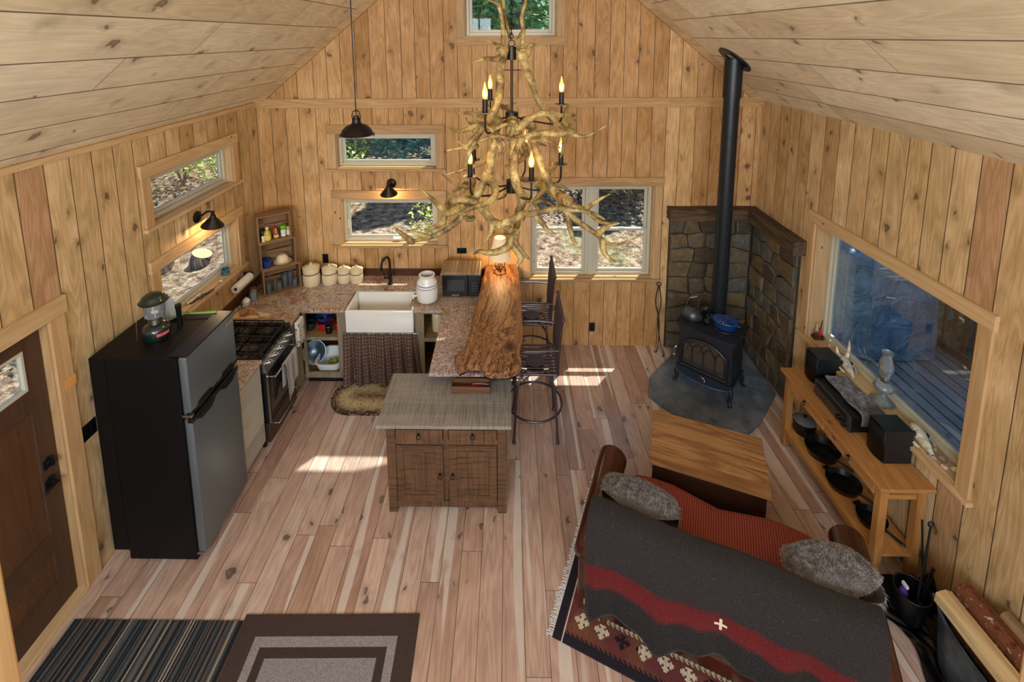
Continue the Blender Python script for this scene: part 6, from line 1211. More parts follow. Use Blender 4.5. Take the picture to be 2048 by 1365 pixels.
# pendant
PX, PY = -1.20, 3.70
o = thing('pendant_lamp', 'dark bronze barn pendant lamp hanging on a long cord over the kitchen', 'pendant lamp', (PX, PY, 3.035))
m = MB(); m.cyl((0, 0, .16), (-.0, 0, roof(PX) - 3.035 - .01), .005, 8); m.build('cord', M_['black'], o)
m = MB(); m.lathe([(0, roof(PX) - 3.035 - .06), (.05, roof(PX) - 3.035 - .055), (.055, roof(PX) - 3.035 - .03)]); m.build('canopy', M_['bronze'], o)
m = MB(); m.lathe([(.128, 0), (.130, .008), (.124, .014), (.112, .042), (.082, .072), (.045, .088), (.034, .098), (.030, .13), (.024, .135), (.022, .155), (0, .157)], n=36); m.lathe([(.126, .002), (.108, .040), (.078, .068), (.03, .085), (0, .088)], n=36); m.build('shade', M_['bronze'], o, smooth=True, ang=30)
m = MB(); m.tube([(.026, 0, .10), (.034, 0, .15), (.022, 0, .19), (-.022, 0, .19), (-.034, 0, .15), (-.026, 0, .10)], .004, 6); m.ball((0, 0, .195), .010); m.build('yoke', M_['bronze'], o, smooth=True)
for k in range(4): a = k * PI / 2 + .3; m = MB(); m.box(-.008, .008, -.006, .006, -.014, .012, .002, M=tr(.128 * math.cos(a), .128 * math.sin(a), 0) @ rz(a)); m.build('shade_clip', M_['bronze'], o)
m = MB(); m.ball((0, 0, .035), .026); m.build('bulb', M_['ltb'], o, smooth=True)
light('pendant_light', 'POINT', (PX, PY, 3.02), 8, (1, .78, .52), size=.02)
def sconce(label, loc, a, E):
    o = thing('wall_lamp', label, 'wall lamp', loc, a, 'barn wall lamps over the lower windows')   # local -y into the room
    m = MB(); m.lathe([(0, 0), (.056, 0), (.056, .012), (.045, .022), (.02, .030), (0, .032)], n=28, M=rot(PI / 2, 'X')); m.build('backplate', M_['bronze'], o, smooth=True)
    m = MB(); m.tube(spline([(0, -.02, 0), (0, -.06, .02), (0, -.10, .052), (0, -.14, .055), (0, -.158, .045)], 5), .009, 10); m.cyl((0, -.158, .06), (0, -.158, .0), .015, 14); m.build('arm', M_['bronze'], o, smooth=True)
    T = tr(0, -.158, .01) @ rot(.14, 'X'); m = MB(); m.lathe([(0, .012), (.022, .010), (.026, -.008), (.098, -.092), (.100, -.098)], n=32, M=T); m.lathe([(.022, -.010), (.097, -.096)], n=32, M=T); m.build('shade', M_['bronze'], o, smooth=True, ang=35)
    m = MB(); m.ball((0, -.165, -.045), .022); m.build('bulb', M_['ltb'], o, smooth=True)
    W = wmat(o) @ Vector((0, -.17, -.085)); light('wall_lamp_light', 'POINT', W, E, (1, .68, .36), size=.02)
sconce('dark cone wall lamp between the windows over the sink', (-1.395, YB, 2.08), 0, 4.5)
sconce('dark cone wall lamp on the left wall above the window with the blue cup', (XL, 4.30, 2.12), PI / 2, 4.5)
# table lamp on the bar
o = thing('table_lamp', 'small scrolled iron lamp with a lit cream shade at the far end of the bar', 'table lamp', (-.11, 5.27, 1.07))
m = MB()
for k in range(4):
    R2 = rz(k * PI / 2 + .4)
    m.tube([R2 @ Vector(p[:]) for p in spline([(.065, 0, .004), (.07, 0, .03), (.045, 0, .05), (.02, 0, .03), (.03, 0, .012)], 5)], .004, 6); m.tube([R2 @ Vector(p[:]) for p in spline([(.01, 0, .03), (.05, 0, .07), (.062, 0, .11), (.03, 0, .15), (.006, 0, .18)], 5)], .004, 6)
m.tube([(.072 * math.cos(a), .072 * math.sin(a), .005) for a in [q * 2 * PI / 24 for q in range(24)]], .004, 6, closed=True); m.cyl((0, 0, .0), (0, 0, .20), .005, 8); m.build('iron_base', M_['bronze'], o, smooth=True)
t = NT('lamp_shade_linen'); t.base((236, 218, 186), .8); t.b.inputs['Emission Color'].default_value = c4((255, 206, 140)); t.b.inputs['Emission Strength'].default_value = .18
m = MB(); m.lathe([(.130, .180), (.066, .430)], n=36); m.lathe([(.128, .181), (.064, .429)], n=36); m.build('lamp_shade', t.m, o, smooth=True)
m = MB(); m.ball((0, 0, .29), .022); m.build('bulb', emit('dim_bulb', (255, 214, 160), 4), o, smooth=True)
light('table_lamp_light', 'POINT', (-.11, 5.27, 1.26), 6, (1, .62, .28), size=.03)
# ------------------------------------------------------------------ small kitchen things
# stacked crates on the corner
M_['crate'] = wood('weathered_crate', (158, 122, 84), (118, 86, 58), 0, rough=.75, dark=(70, 46, 30)); M_['cratez'] = wood('weathered_crate_z', (146, 112, 78), (106, 78, 54), 2, rough=.75, dark=(64, 42, 28))
ca = math.radians(35.6); crates = []
def crate(label, loc, w, d, h):
    o = thing('wooden_crate', label, 'crate', loc, ca, 'old crates stacked as a corner shelf'); t_ = .013
    m = MB(); m.box(0, w, 0, d, 0, t_, .001); m.build('bottom_board', M_['crate'], o); m = MB(); m.box(0, w, 0, d, h - t_, h, .001); m.build('top_board', M_['crate'], o)
    m = MB(); m.box(0, t_ + .004, 0, d, t_, h - t_, .001); m.build('end_panel', M_['cratez'], o); m = MB(); m.box(w - t_ - .004, w, 0, d, t_, h - t_, .001); m.build('end_panel', M_['cratez'], o)
    m = MB(); m.box(t_, w - t_, d - .008, d, t_, h * .46); m.build('back_board', M_['crate'], o); m = MB(); m.box(t_, w - t_, d - .008, d, h * .52, h - t_); m.build('back_board', M_['crate'], o); return o
U = Vector((math.cos(ca), math.sin(ca), 0)); V_ = Vector((-math.sin(ca), math.cos(ca), 0)); B0 = Vector((-2.735, 4.955, .9205))
crate('lowest crate of the corner stack, holding drinking glasses', B0, .395, .19, .312)
crate('middle crate of the corner stack, holding bowls and blue mugs', B0 - U * .012 + V_ * .010 + Vector((0, 0, .313)), .375, .185, .312)
crate('topmost crate of the corner stack, holding bottles and spices', B0 - U * .018 + V_ * .018 + Vector((0, 0, .626)), .345, .18, .305)
def cp(x, y, z): return B0 + U * x + V_ * y + Vector((0, 0, z))
M_['tum'] = pane_mat('tumbler_glass', (196, 204, 206), 1.5, 2.2, .12)
def tumbler(x, y, r, h, lb):
    o = tag(MB().lathe([(0, .003), (r * .8, .003), (r * .82, 0), (r, h), (r * .94, h), (r * .76, .008), (0, .008)], n=20).build('drinking_glass', M_['tum'], None, smooth=True, loc=cp(x, y, .0135)), lb, 'glass', 'glasses in the lowest crate')
tumbler(.055, .05, .032, .13, 'clear glass at the left front of the lowest crate'); tumbler(.135, .075, .032, .13, 'clear glass second from the left in the lowest crate'); tumbler(.165, .035, .030, .115, 'shorter clear glass in front, left of centre in the lowest crate'); tumbler(.235, .10, .036, .16, 'tall dark glass in the middle of the lowest crate'); tumbler(.30, .13, .036, .16, 'tall glass at the right rear of the lowest crate'); tumbler(.335, .055, .032, .095, 'low clear glass at the right front of the lowest crate')
M_['mug'] = plain('blue_glaze', (24, 56, 120), .15, 0, .6, coat=.5)
for k, (x, y, zz, lb) in enumerate(((.06, .035, .327, 'front blue mug in the middle crate'), (.045, .105, .327, 'blue mug behind the front one in the middle crate'), (.05, .06, .327, None))):
    if lb is None: continue
    o = thing('blue_mug', lb, 'mug', cp(x, y, zz), .8, 'blue mugs in the middle crate'); m = MB(); m.lathe([(0, 0), (.032, 0), (.036, .01), (.036, .085), (.032, .085), (.031, .008), (0, .008)], n=22); m.build('body', M_['mug'], o, smooth=True, ang=50); m = MB(); m.tube(spline([(.034, 0, .07), (.06, 0, .065), (.06, 0, .03), (.034, 0, .02)], 4), .005, 6); m.build('handle', M_['mug'], o, smooth=True)
for k in range(4):
    m = MB(); r0 = .098 - .006 * k; z0 = .328 + .008 * k; m.lathe([(0, 0), (.05, 0), (r0, .012), (r0, .015), (.05, .004), (0, .004)], n=30)
    if k < 2: tag(m.build('dinner_plate', M_['cream'], None, smooth=True, loc=cp(.225, .085, .3275 + .0065 * k)), ('lower' if k == 0 else 'upper') + ' cream plate of the stack in the middle crate', 'plate', 'cream plates in the middle crate')
    else: m.b.free()
for k in range(3):
    m = MB(); m.lathe([(.068, 0), (.070, .004), (.056, .038), (.036, .052), (.034, .056), (0, .056), (0, .052), (.03, .05), (.053, .036), (.066, .001)], n=30); tag(m.build('bowl', M_['cream'], None, smooth=True, loc=cp(.225, .085, .344 + .012 * k)), ('lowest', 'middle', 'topmost')[k] + ' upturned cream bowl on the plates in the middle crate', 'bowl', 'upturned cream bowls in the middle crate')
def bottle(nm, lb, x, y, prof, mat, cap=None, capm=None, lab=None, labm=None):
    o = thing(nm, lb, 'bottle', cp(x, y, .6405), 0, 'bottles in the topmost crate'); m = MB(); m.lathe(prof, n=22); m.build('body', mat, o, smooth=True)
    if cap: m = MB(); m.lathe([(0, cap[1]), (cap[0], cap[1]), (cap[0], cap[2]), (0, cap[2])], n=20); m.build('cap', capm, o)
    if lab: m = MB(); m.lathe([(lab[0], lab[1]), (lab[0], lab[2])], n=22); m.build('paper_label', labm, o, smooth=True)
oil = plain('cooking_oil', (186, 170, 60), .12, 0, .6); wl_ = plain('label_white', (212, 216, 206), .6); yl = plain('yellow_plastic', (226, 196, 40), .35); gl_ = plain('green_plastic', (96, 190, 40), .35); hon = plain('honey', (160, 92, 30), .15)
bottle('oil_bottle', 'squat bottle of yellow oil with a clear cap in the topmost crate', .085, .055, [(0, 0), (.036, 0), (.037, .07), (.03, .10), (.015, .115), (.015, .13), (0, .13)], oil, (.017, .13, .15), M_['white'], (.038, .012, .062), plain('oil_label', (214, 204, 110), .6))
bottle('honey_bear', 'honey bottle with a yellow nozzle in the topmost crate', .175, .05, [(0, 0), (.024, 0), (.027, .03), (.022, .06), (.02, .075), (.012, .09), (0, .09)], hon, (.008, .09, .115), plain('honey_cap', (226, 180, 60), .4), (.0275, .02, .045), plain('honey_label', (214, 200, 130), .6))
bottle('sauce_bottle', 'amber bottle with a red cap behind the honey in the topmost crate', .165, .10, [(0, 0), (.022, 0), (.022, .075), (.014, .09), (0, .09)], plain('chilli', (150, 60, 34), .3), (.019, .09, .112), plain('red_cap', (196, 30, 30), .4))
bottle('spice_jar', 'large white-labelled spice jar with a bright green lid in the topmost crate', .25, .055, [(0, 0), (.027, 0), (.027, .10), (0, .10)], M_['tum'], (.028, .10, .135), gl_, (.0275, .01, .09), wl_)
bottle('spice_jar', 'smaller white-labelled spice jar with a yellow lid in the topmost crate', .305, .06, [(0, 0), (.022, 0), (.022, .085), (0, .085)], M_['tum'], (.023, .085, .108), yl, (.0225, .012, .075), wl_)
bottle('dark_jar', 'dark jar at the left rear of the topmost crate', .045, .11, [(0, 0), (.026, 0), (.026, .085), (.02, .10), (0, .10)], plain('dark_glass_jar', (28, 44, 30), .15), (.02, .10, .118), M_['black'])
bottle('cream_shaker', 'small cream lidded pot at the left front of the topmost crate', .04, .03, [(0, 0), (.018, 0), (.020, .05), (0, .05)], M_['cream'], (.021, .05, .062), M_['white'])
# jars by the crates
o = thing('mason_jar', 'glass jar half full of white sugar beside the lowest crate', 'jar', (-2.835, 4.915, CT + .0015)); m = MB(); m.lathe([(0, 0), (.040, 0), (.043, .012), (.043, .10), (.032, .125), (.032, .14), (.029, .14), (.029, .125), (.04, .10), (.04, .004), (0, .004)], n=24); m.build('glass', M_['glass'], o, smooth=True); m = MB(); m.lathe([(0, .005), (.0395, .005), (.0395, .062), (0, .066)], n=24); m.build('sugar', M_['paper'], o, smooth=True); m = MB(); m.lathe([(.0335, .128), (.0335, .142), (0, .142)], n=24); m.build('lid', M_['steel'], o)
o = thing('sugar_bowl', 'round white sugar bowl with blue decoration beside the glass jar', 'bowl', (-2.865, 4.82, CT + .0015)); m = MB(); m.lathe([(0, 0), (.028, 0), (.044, .025), (.044, .045), (.030, .064), (0, .066)], n=24); m.build('body', M_['porc'], o, smooth=True); m = MB(); m.lathe([(.030, .064), (.02, .073), (.006, .076), (.008, .086), (0, .088)], n=20); m.build('lid', M_['porc'], o, smooth=True); m = MB(); m.lathe([(.0445, .034), (.0446, .038)], n=24); m.build('blue_band', M_['blue'], o)
for i, (x, y) in enumerate(((-2.89, 4.735), (-2.86, 4.75))): m = MB(); m.lathe([(0, 0), (.012, 0), (.014, .02), (.008, .032), (0, .036)], n=14); tag(m.build('salt_shaker', M_['steel'], None, smooth=True, loc=(x, y, CT + .0015)), ('silver shaker nearest the wall, behind the wooden ladle', 'silver shaker beside the sugar bowl')[i], 'shaker')
o = thing('cutting_board', 'pale wooden cutting board with a handle on the counter beside the range', 'cutting board', (-2.70, 4.595, CT + .0015), .06); m = MB(); m.prism([(-.17, -.05), (.10, -.05), (.10, -.02), (.19, -.02), (.20, .02), (.10, .035), (.10, .06), (-.17, .06)], .001, .016, 'z'); m.build('board', wood('maple', (226, 200, 156), (208, 178, 132), 0, rough=.5), o)
o = thing('wooden_ladle', 'broad brown wooden spoon rest lying on the cutting board', 'spoon', (-2.755, 4.60, CT + .017), -.1); m = MB(); m.lathe([(0, 0), (.03, 0), (.052, .02), (.055, .032), (.050, .032), (.03, .006), (0, .005)], n=24); m.tube(spline([(.05, 0, .027), (.09, .0, .03), (.14, -.005, .022), (.165, -.02, .008)], 4), [.020, .017, .014, .013, .012, .012, .011, .011, .010, .010, .009, .008, .008][:13], 8, sq=.5); m.build('bowl', wood('red_brown_wood', (176, 118, 76), (146, 92, 56), 0, rough=.4), o, smooth=True)
# paper towel
o = thing('paper_towel', 'white paper towel roll on a wall holder under the lower left window', 'paper towel', (-2.885, 4.82, 1.175)); m = MB(); T = rot(PI / 2, 'X'); m.lathe([(.018, -.14), (.045, -.14), (.045, .14), (.018, .14)], n=30, M=T); m.build('roll', M_['paper'], o, smooth=True, ang=40); m = MB(); m.lathe([(.019, -.1402), (.016, -.1402), (.016, .14)], n=20, M=T); m.build('core', plain('cardboard', (120, 90, 64), .9), o); m = MB(); m.cyl((0, -.15, 0), (0, .16, 0), .006, 8); m.box(-.075, .03, .155, .165, -.04, .04, .002); m.build('holder', M_['iron'], o)
# window sill things (left wall, lower)
SZ = 1.330
m = MB(); m.lathe([(0, 0), (.026, 0), (.040, .025), (.038, .05), (.034, .062), (.038, .072), (.034, .072), (.030, .062), (.034, .03), (0, .006)], n=24); t = NT('teal_glaze'); t.base(t.ramp(t.noise(t.obj(), 18, 3), [(.4, (44, 72, 96)), (.6, (70, 140, 150))]), .15, 0, .6); tag(m.build('pottery_cup', t.m, None, smooth=True, loc=(-2.985, 4.70, SZ)), 'teal glazed pottery cup on the left window sill', 'cup')
o = thing('iron_chain', 'piece of dark wrought-iron chain lying on the left window sill', 'chain', (-2.955, 4.27, SZ), -.25); m = MB()
for k in range(6): m.tube([(.014 * math.cos(a), -.11 + k * .042 + .026 * math.sin(a), .005 + (k % 2) * .004) for a in [q * 2 * PI / 14 for q in range(14)]], .004, 6, closed=True)
m.build('links', M_['iron'], o, smooth=True)
o = thing('antler_tine', 'pale curved antler tine on the left window sill by the glass', 'antler', (-3.005, 4.22, SZ), -.1); m = MB(); m.tube(spline([(-.0, -.10, .012), (.01, -.02, .014), (.0, .06, .014), (.025, .13, .012)], 4), [.015, .015, .014, .014, .013, .013, .012, .011, .010, .009, .007, .005, .003], 8); m.build('tine', M_['bone'], o, smooth=True)
m = MB(); m.ball((0, 0, .010), .016, scale=(1.1, .8, .6)); tag(m.build('sea_shell', M_['paper'], None, smooth=True, loc=(-2.945, 4.545, SZ)), 'tiny white shell on the left window sill near the teal cup', 'sea shell')
# lantern, fly swatter, things on the fridge
LZ = 1.636
M_['grn'] = plain('dark_green_enamel', (16, 34, 30), .22, 0, .6, coat=.5)
o = thing('camping_lantern', 'dark green camping lantern with a glass globe standing on the refrigerator', 'lantern', (-2.585, 3.205, LZ), .3); o.scale = (1.08, 1.08, 1.15)
m = MB(); m.lathe([(0, 0), (.078, 0), (.082, .01), (.082, .055), (.074, .075), (.045, .092), (.038, .095), (0, .095)], n=32); m.build('fuel_tank', M_['grn'], o, smooth=True)
m = MB(); m.lathe([(.041, .093), (.041, .125), (.034, .128), (0, .128)], n=28); m.build('collar', M_['steel'], o, smooth=True)
m = MB(); m.lathe([(.040, .128), (.060, .145), (.062, .225), (.052, .245)], n=28); m.build('globe', M_['glass'], o, smooth=True)
m = MB(); m.cyl((0, 0, .128), (0, 0, .175), .004, 8); m.ball((-.012, 0, .165), .012); m.ball((.012, 0, .165), .012); m.build('mantle', M_['paper'], o, smooth=True)
m = MB(); m.lathe([(.085, .238), (.088, .245), (.07, .258), (.066, .272), (.045, .287), (.02, .294), (0, .296)], n=32); m.build('hood', M_['grn'], o, smooth=True)
m = MB(); m.tube(spline([(-.06, -.055, .245), (-.08, -.075, .14), (-.082, -.08, .03)], 5), .0025, 5); m.build('bail', M_['steel'], o)
for k in range(3): a = 2.2 + k * 2.1; m = MB(); m.cyl((.052 * math.cos(a), .052 * math.sin(a), .09), (.054 * math.cos(a),   .054 * math.sin(a), .24), .003, 6); m.build('guard_wire', M_['steel'], o)
m = MB(); m.grid(lambda u, v: (.0832 * math.cos(-1.25 + 1.0 * u), .0832 * math.sin(-1.25 + 1.0 * u), .028 + .022 * v), 10, 2); pl = m.build('name_plate', plain('red_label', (196, 50, 60), .4), o, smooth=True)
for k, chx in enumerate('Coleman'): a = -1.16 + k * .137; text_mesh(chx, .017, 'lettering', M_['text'], pl, Matrix.Rotation(a, 4, 'Z') @ tr(.0835, 0, .039) @ Matrix.Rotation(PI / 2, 4, 'Z') @ Matrix.Rotation(PI / 2, 4, 'X'), .0002)
o = thing('fly_swatter', 'green plastic fly swatter lying across the top of the refrigerator', 'fly swatter', (-2.60, 3.455, LZ + .018), .06); M_['lime'] = plain('green_plastic_soft', (126, 176, 88), .4)
m = MB(); m.prism([(-.10, -.045), (.0, -.05), (.045, -.02), (.045, .012), (.0, .045), (-.10, .045)], 0, .003, 'z'); m.build('paddle', M_['lime'], o); m = MB(); m.tube([(.04, 0, .003), (.12, 0, .004), (.285, .01, .004)], [.004, .006, .010], 8, sq=.5); m.build('handle', M_['lime'], o, smooth=True)
o = thing('torch', 'black cylindrical torch standing behind the camping lantern', 'torch', (-2.505, 3.335, LZ)); m = MB(); m.lathe([(0, 0), (.018, 0), (.018, .13), (.022, .15), (.022, .17), (0, .17)], n=18); m.build('body', M_['black'], o, smooth=True)
o = thing('plastic_bag', 'crumpled clear bag of white cloths standing behind the lantern', 'bag', (-2.66, 3.44, LZ)); m = MB(); m.grid(lambda u, v: ((.055 - .035 * v) * math.cos(u * 2 * PI) * (1 + .15 * math.sin(u * 25)), (.04 - .02 * v) * math.sin(u * 2 * PI), .17 * v + .012 * math.sin(u * 12)), 30, 10, close_u=True); m.build('film', plain('frosted_film', (196, 206, 212), .3), o, smooth=True, ang=180)
M_['adh'] = M_['steel']; bd_ = bpy.data.objects['badge']; text_mesh('AVANTI', .022, 'lettering', M_['black'], bd_, tr(-2.2002, 3.455, 1.585).__class__(wmat(bd_).inverted() @ (tr(-2.2002, 3.455, 1.585) @ rz(PI / 2) @ rot(PI / 2, 'X'))), .0002)
# things on the cooker
o = thing('enamel_kettle', 'dark blue enamel teapot on the rear near burner of the range', 'kettle', (-2.66, 4.08, .96)); m = MB(); m.lathe([(0, 0), (.075, 0), (.085, .03), (.075, .07), (.045, .10), (0, .104)], n=28); m.build('body', plain('dark_blue_enamel', (16, 26, 44), .12, 0, .7, coat=.6), o, smooth=True); m = MB(); m.lathe([(.045, .10), (.04, .108), (.01, .114), (.012, .13), (0, .132)], n=20); m.build('lid', M_['black'], o, smooth=True); m = MB(); m.tube(spline([(.06, .05, .05), (.09, .07, .08), (.10, .085, .11)], 4), [.014] * 5 + [.009] * 4, 8); m.build('spout', M_['black'], o, smooth=True); m = MB(); m.tube(spline([(-.05, -.05, .08), (-.03, -.03, .16), (.03, .03, .16), (.05, .05, .09)], 4), .006, 6); m.build('handle', M_['black'], o, smooth=True)
# water crock, mats, microwave, outlets
M_['rattan'] = planks('ribbed_mat', 0, 1, .012, [(186, 158, 122), (158, 128, 94), (202, 176, 138)], knots=0, grain=.5, rough=.9, seam=.002)
m = MB(); m.box(-1.075, -.76, 4.80, 5.05, CT + .001, CT + .008, .002); tag(m.build('place_mat', M_['rattan']), 'brown ribbed mat under the white water crock', 'mat')
m = MB(); m.box(-.755, -.325, 4.945, 5.36, CT + .001, CT + .008, .002); tag(m.build('place_mat', M_['rattan']), 'brown ribbed mat under the microwave', 'mat')
o = thing('water_crock', 'white stoneware water crock with two blue bands beside the sink', 'crock', (-.905, 4.93, CT + .009)); m = MB(); m.lathe([(0, 0), (.105, 0), (.117, .015), (.12, .08), (.12, .18), (.108, .225), (.085, .255), (.082, .27), (.088, .275), (.088, .292), (.072, .296), (.070, .26), (.098, .22), (.108, .17), (.105, .02), (0, .012)], n=40); m.build('body', M_['porc'], o, smooth=True, ang=60)
for z in (.165, .195): m = MB(); m.lathe([(.1208, z), (.1208, z + .006)] if z < .18 else [(.1185, z), (.1172, z + .006)], n=40); m.build('blue_band', M_['blue'], o)
m = MB(); m.tube([(-.11, -.03, .06), (-.15, -.04, .055)], .011, 10); m.tube([(-.15, -.04, .07), (-.15, -.04, .03)], .009, 8); m.box(-.175, -.135, -.043, -.037, .068, .078, .002); m.build('spigot', M_['white'], o, smooth=True)
o = thing('microwave', 'small black microwave on the counter at the far end of the bar', 'microwave', (-.54, 5.135, CT + .009)); m = MB(); m.box(-.205, .205, -.15, .17, .012, .265, .004); m.build('case', M_['blackm'], o); 
m = MB(); m.box(-.205, .08, -.168, -.151, .014, .263, .005); d = m.build('door', M_['black'], o); m = MB(); m.box(-.15, .04, -.1695, -.1682, .075, .205); m.build('window', plain('mw_window', (44, 44, 46), .3), d); m = MB(); m.box(-.17, .055, -.1690, -.1683, .043, .046); m.build('trim_line', M_['bronze'], d)
text_mesh('Magic Chef', .018, 'lettering', M_['text'], d, tr(-.06, -.1690, .028) @ rot(PI / 2, 'X'), .0003)
m = MB(); m.box(.083, .205, -.168, -.151, .014, .263, .005); d = m.build('control_panel', M_['black'], o)
for i in range(4):
    for j in range(3): m = MB(); m.box(.125 + j * .022, .138 + j * .022, -.1690, -.1682, .075 + i * .03, .084 + i * .03); m.build('key', M_['text'] if 0 else plain('key_grey', (90, 92, 96), .5), d)
for x in (-.18, .18):
    for y in (-.12, .14): m = MB(); m.cyl((x, y, 0), (x, y, .013), .012, 8); m.build('foot', M_['black'], o)
o = thing('cork_mat', 'ribbed brown mat draped on top of the microwave', 'mat', (-.54, 5.135, CT + .275)); m = MB(); m.grid(lambda u, v: (-.225 + .45 * u, -.175 + .37 * v, .005 - .012 * (abs(u - .5) > .46) + .002 * math.sin(u * 60)), 60, 8); q = m.build('mat', M_['rattan'], o, smooth=True); md = q.modifiers.new('s', 'SOLIDIFY'); md.thickness = .004; md.offset = 1
def outlet(lb, loc, a, horiz=False, n=1, nm='power_outlet', ct='outlet'):
    o = thing(nm, lb, ct, loc, a); w, h = (.036 * n + .0, .058) if not horiz else (.058, .036); m = MB(); m.box(-w, w, -.006, 0, -h, h, .002); m.build('cover_plate', M_['black'], o)
    for k in range(2): m = MB(); dx, dz = ((k - .5) * .04, 0) if horiz else (0, (k - .5) * .04); m.box(dx - .015, dx + .015, -.009, -.0061, dz - .015, dz + .015, .003); m.build('socket', M_['blackm'], o)
outlet('black wall outlet behind the canisters', (-2.24, YB, 1.13), 0); outlet('black horizontal wall outlet above the microwave', (-.575, YB, 1.235), 0, True); outlet('black wall outlet low on the boards right of the bar stools', (1.015, YB, .245), 0)
o = thing('light_switch', 'wide black switch plate on the left wall between the door and the refrigerator', 'switch', (XL, 2.945, 1.075), PI / 2); m = MB(); m.box(-.085, .078, -.006, 0, -.058, .058, .002); m.build('cover_plate', M_['black'], o)
for k in range(3): m = MB(); m.box(-.06 + k * .046, -.03 + k * .046, -.010, -.0061, -.033, .033, .002); m.build('rocker', M_['blackm'], o)
o = thing('note_card', 'small orange paper note pinned to the boards by the door', 'note', (XL + .023, 2.868, 1.525), PI / 2); m = MB(); m.box(-.04, .04, -.0015, 0, -.035, .035); m.build('paper', plain('orange_paper', (226, 160, 84), .9, noise=.08, nscale=120), o)
# island top tray
o = thing('tool_tray', 'small wooden tray of red-handled tools at the back of the island', 'tray', (-.33, 3.715, .812), 0); M_['tray'] = wood('tray_wood', (112, 78, 54), (84, 56, 40), 0, rough=.6)
m = MB(); m.box(-.165, .165, -.055, .055, 0, .006); m.box(-.165, .165, -.055, -.047, .006, .062, .001); m.box(-.165, .165, .047, .055, .006, .062, .001); m.box(-.165, -.157, -.047, .047, .006, .062, .001); m.box(.157, .165, -.047, .047, .006, .062, .001); m.build('tray', M_['tray'], o)
for i, (x, a, cc) in enumerate(((-.08, .2, (190, 34, 34)), (-.03, -.1, (150, 24, 28)), (.04, .25, (186, 36, 36)), (.1, -.2, (150, 170, 196)))):
    m = MB(); m.tube([(-.07, 0, .012), (.0, .0, .016), (.07, 0, .02)], [.007, .010, .006], 8); tag(m.build('hand_tool', plain('tool%d' % i, cc, .35), None, smooth=True, loc=(-.33 + x * .8, 3.715 + (i - 1.5) * .018, .822), rotz=a * .5), ('bright red tool handle at the left end of the tray', 'dark red tool handle second from the left in the tray', 'red tool handle right of the middle of the tray', 'pale blue tool handle at the right end of the tray')[i], 'tool')
# inside the open cabinets
SH = .585
def pot(nm, lb, loc, r, h, mat, hd=None, lid=False):
    o = thing(nm, lb, 'pot', loc, .6); m = MB(); m.lathe([(0, 0), (r * .92, 0), (r, h * .1), (r, h), (r * .95, h), (r * .93, .006), (0, .006)], n=28); m.build('body', mat, o, smooth=True, ang=50)
    for s_ in (-1, 1): m = MB(); m.tube([(s_ * r, -.025, h * .7), (s_ * (r + .022), -.02, h * .75), (s_ * (r + .022), .02, h * .75), (s_ * r, .025, h * .7)], .004, 6); m.build('handle', mat, o, smooth=True)
redm = plain('red_enamel', (176, 26, 34), .15, 0, .6, coat=.5)
pot('red_saucepan', 'red enamel saucepan under the blue bowl on the cabinet shelf', (-2.065, 4.93, SH), .072, .075, redm)
m = MB(); m.lathe([(0, 0), (.04, 0), (.085, .06), (.09, .075), (.084, .075), (.04, .01), (0, .008)], n=28); tag(m.build('blue_bowl', M_['blue'], None, smooth=True, loc=(-2.065, 4.93, SH + .077)), 'blue enamel bowl standing in the red saucepan', 'bowl')
pot('dark_saucepan', 'dark steel saucepan at the left end of the cabinet shelf', (-2.222, 4.91, SH), .056, .08, plain('dark_steel', (80, 80, 82), .3, .8))
pot('stew_pot', 'black pot with rounded lid behind the dark saucepan', (-2.24, 5.12, SH), .09, .14, M_['black'])
for x, y, mt, lb in ((-1.985, 4.835, M_['black'], 'black mug with a pale rim at the front of the cabinet shelf'), (-1.905, 4.90, redm, 'red mug at the right end of the cabinet shelf')):
    o = thing('enamel_mug', lb, 'mug', (x, y, SH), 2.5); m = MB(); m.lathe([(0, 0), (.034, 0), (.038, .085), (.035, .085), (.032, .006), (0, .006)], n=22); m.build('body', mt, o, smooth=True, ang=50); m = MB(); m.tube([(.038 * math.cos(a), .038 * math.sin(a), .086) for a in [q * 2 * PI / 20 for q in range(20)]], .002, 5, closed=True); m.build('rim', M_['steel'], o); m = MB(); m.tube(spline([(.036, 0, .07), (.062, 0, .065), (.06, 0, .03), (.036, 0, .02)], 4), .004, 6); m.build('handle', mt, o, smooth=True)
m = MB(); m.lathe([(0, 0), (.03, 0), (.034, .10), (.038, .115), (0, .12)], n=20); tag(m.build('steel_canister', M_['steel'], None, smooth=True, loc=(-1.93, 5.02, SH)), 'narrow steel canister behind the mugs on the cabinet shelf', 'canister')
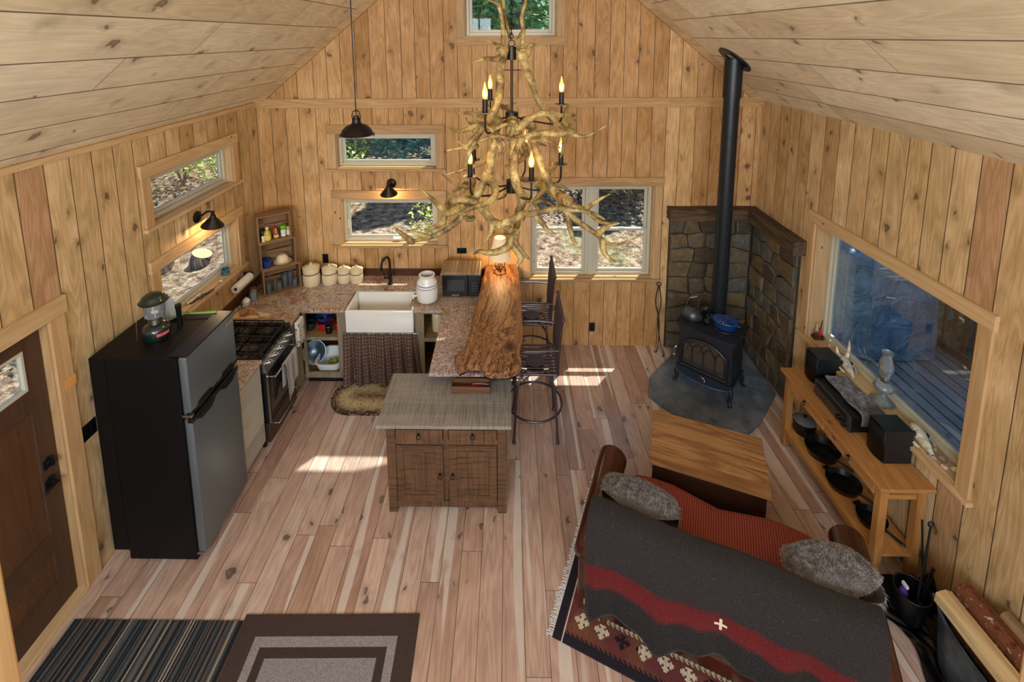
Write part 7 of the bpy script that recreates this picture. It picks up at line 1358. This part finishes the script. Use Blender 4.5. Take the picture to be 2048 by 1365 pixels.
m = MB(); m.lathe([(0, 0), (.06, .004), (.115, .045), (.125, .06), (.118, .06), (.06, .012), (0, .008)], n=32, M=rot(1.05, 'X') @ rot(.25, 'Y')); tag(m.build('colander', plain('blue_steel_bowl', (96, 116, 128), .25, .7), None, smooth=True, loc=(-2.225, 4.99, .245)), 'large grey-blue metal bowl standing on edge in the lower cabinet', 'bowl')
o = thing('plastic_bin', 'white plastic tub with a yellow cloth in the lower cabinet', 'tub', (-2.02, 4.96, .119)); m = MB()
def rr_(w, d, z): return [(w * math.copysign(abs(math.cos(a)) ** .45, math.cos(a)), d * math.copysign(abs(math.sin(a)) ** .45, math.sin(a)), z) for a in [k * 2 * PI / 32 for k in range(32)]]
R_ = [rr_(.115, .14, 0), rr_(.14, .165, .10), rr_(.152, .177, .104), rr_(.152, .177, .11), rr_(.136, .16, .11), rr_(.112, .137, .006)]; VV = [[m.b.verts.new(p) for p in r] for r in R_]
for A_, B_ in zip(VV, VV[1:]):
    for k in range(32): m.b.faces.new((A_[k], A_[(k + 1) % 32], B_[(k + 1) % 32], B_[k]))
m.b.faces.new(VV[0][::-1]); m.b.faces.new(VV[-1]); m.build('tub', M_['white'], o, smooth=True, ang=50)
m = MB(); m.grid(lambda u, v: (-2.06 + .14 * u, 4.88 + .15 * v, .135 + .05 * math.sin(u * PI) * math.sin(v * PI) + .012 * math.sin(u * 17 + v * 9)), 20, 20); tag(m.build('yellow_cloth', plain('yellow_cloth', (186, 176, 70), .9), None, smooth=True, ang=180), 'crumpled yellow cloth lying in the white plastic tub', 'cloth')
m = MB(); m.lathe([(0, 0), (.06, 0), (.062, .02), (.062, .19), (.05, .205), (0, .21)], n=26); tag(m.build('white_jug', M_['cream'], None, smooth=True, loc=(-.80, 4.93, .570)), 'cream jug on the shelf of the narrow cabinet right of the sink', 'jug')
o = thing('towel_roll', 'flowered paper packet at the end of the counter by the range', 'packet', (-2.20, 4.63, .60)); m = MB(); m.box(-.03, .012, -.07, .07, 0, .27, .008); t = NT('flowered_print'); n = t.noise(t.obj(), 30, 3, .7); t.base(t.ramp(n, [(.45, (226, 222, 208)), (.56, (220, 214, 196)), (.6, (60, 96, 120)), (.68, (176, 110, 60))]), .7); m.build('wrapper', t.m, o)
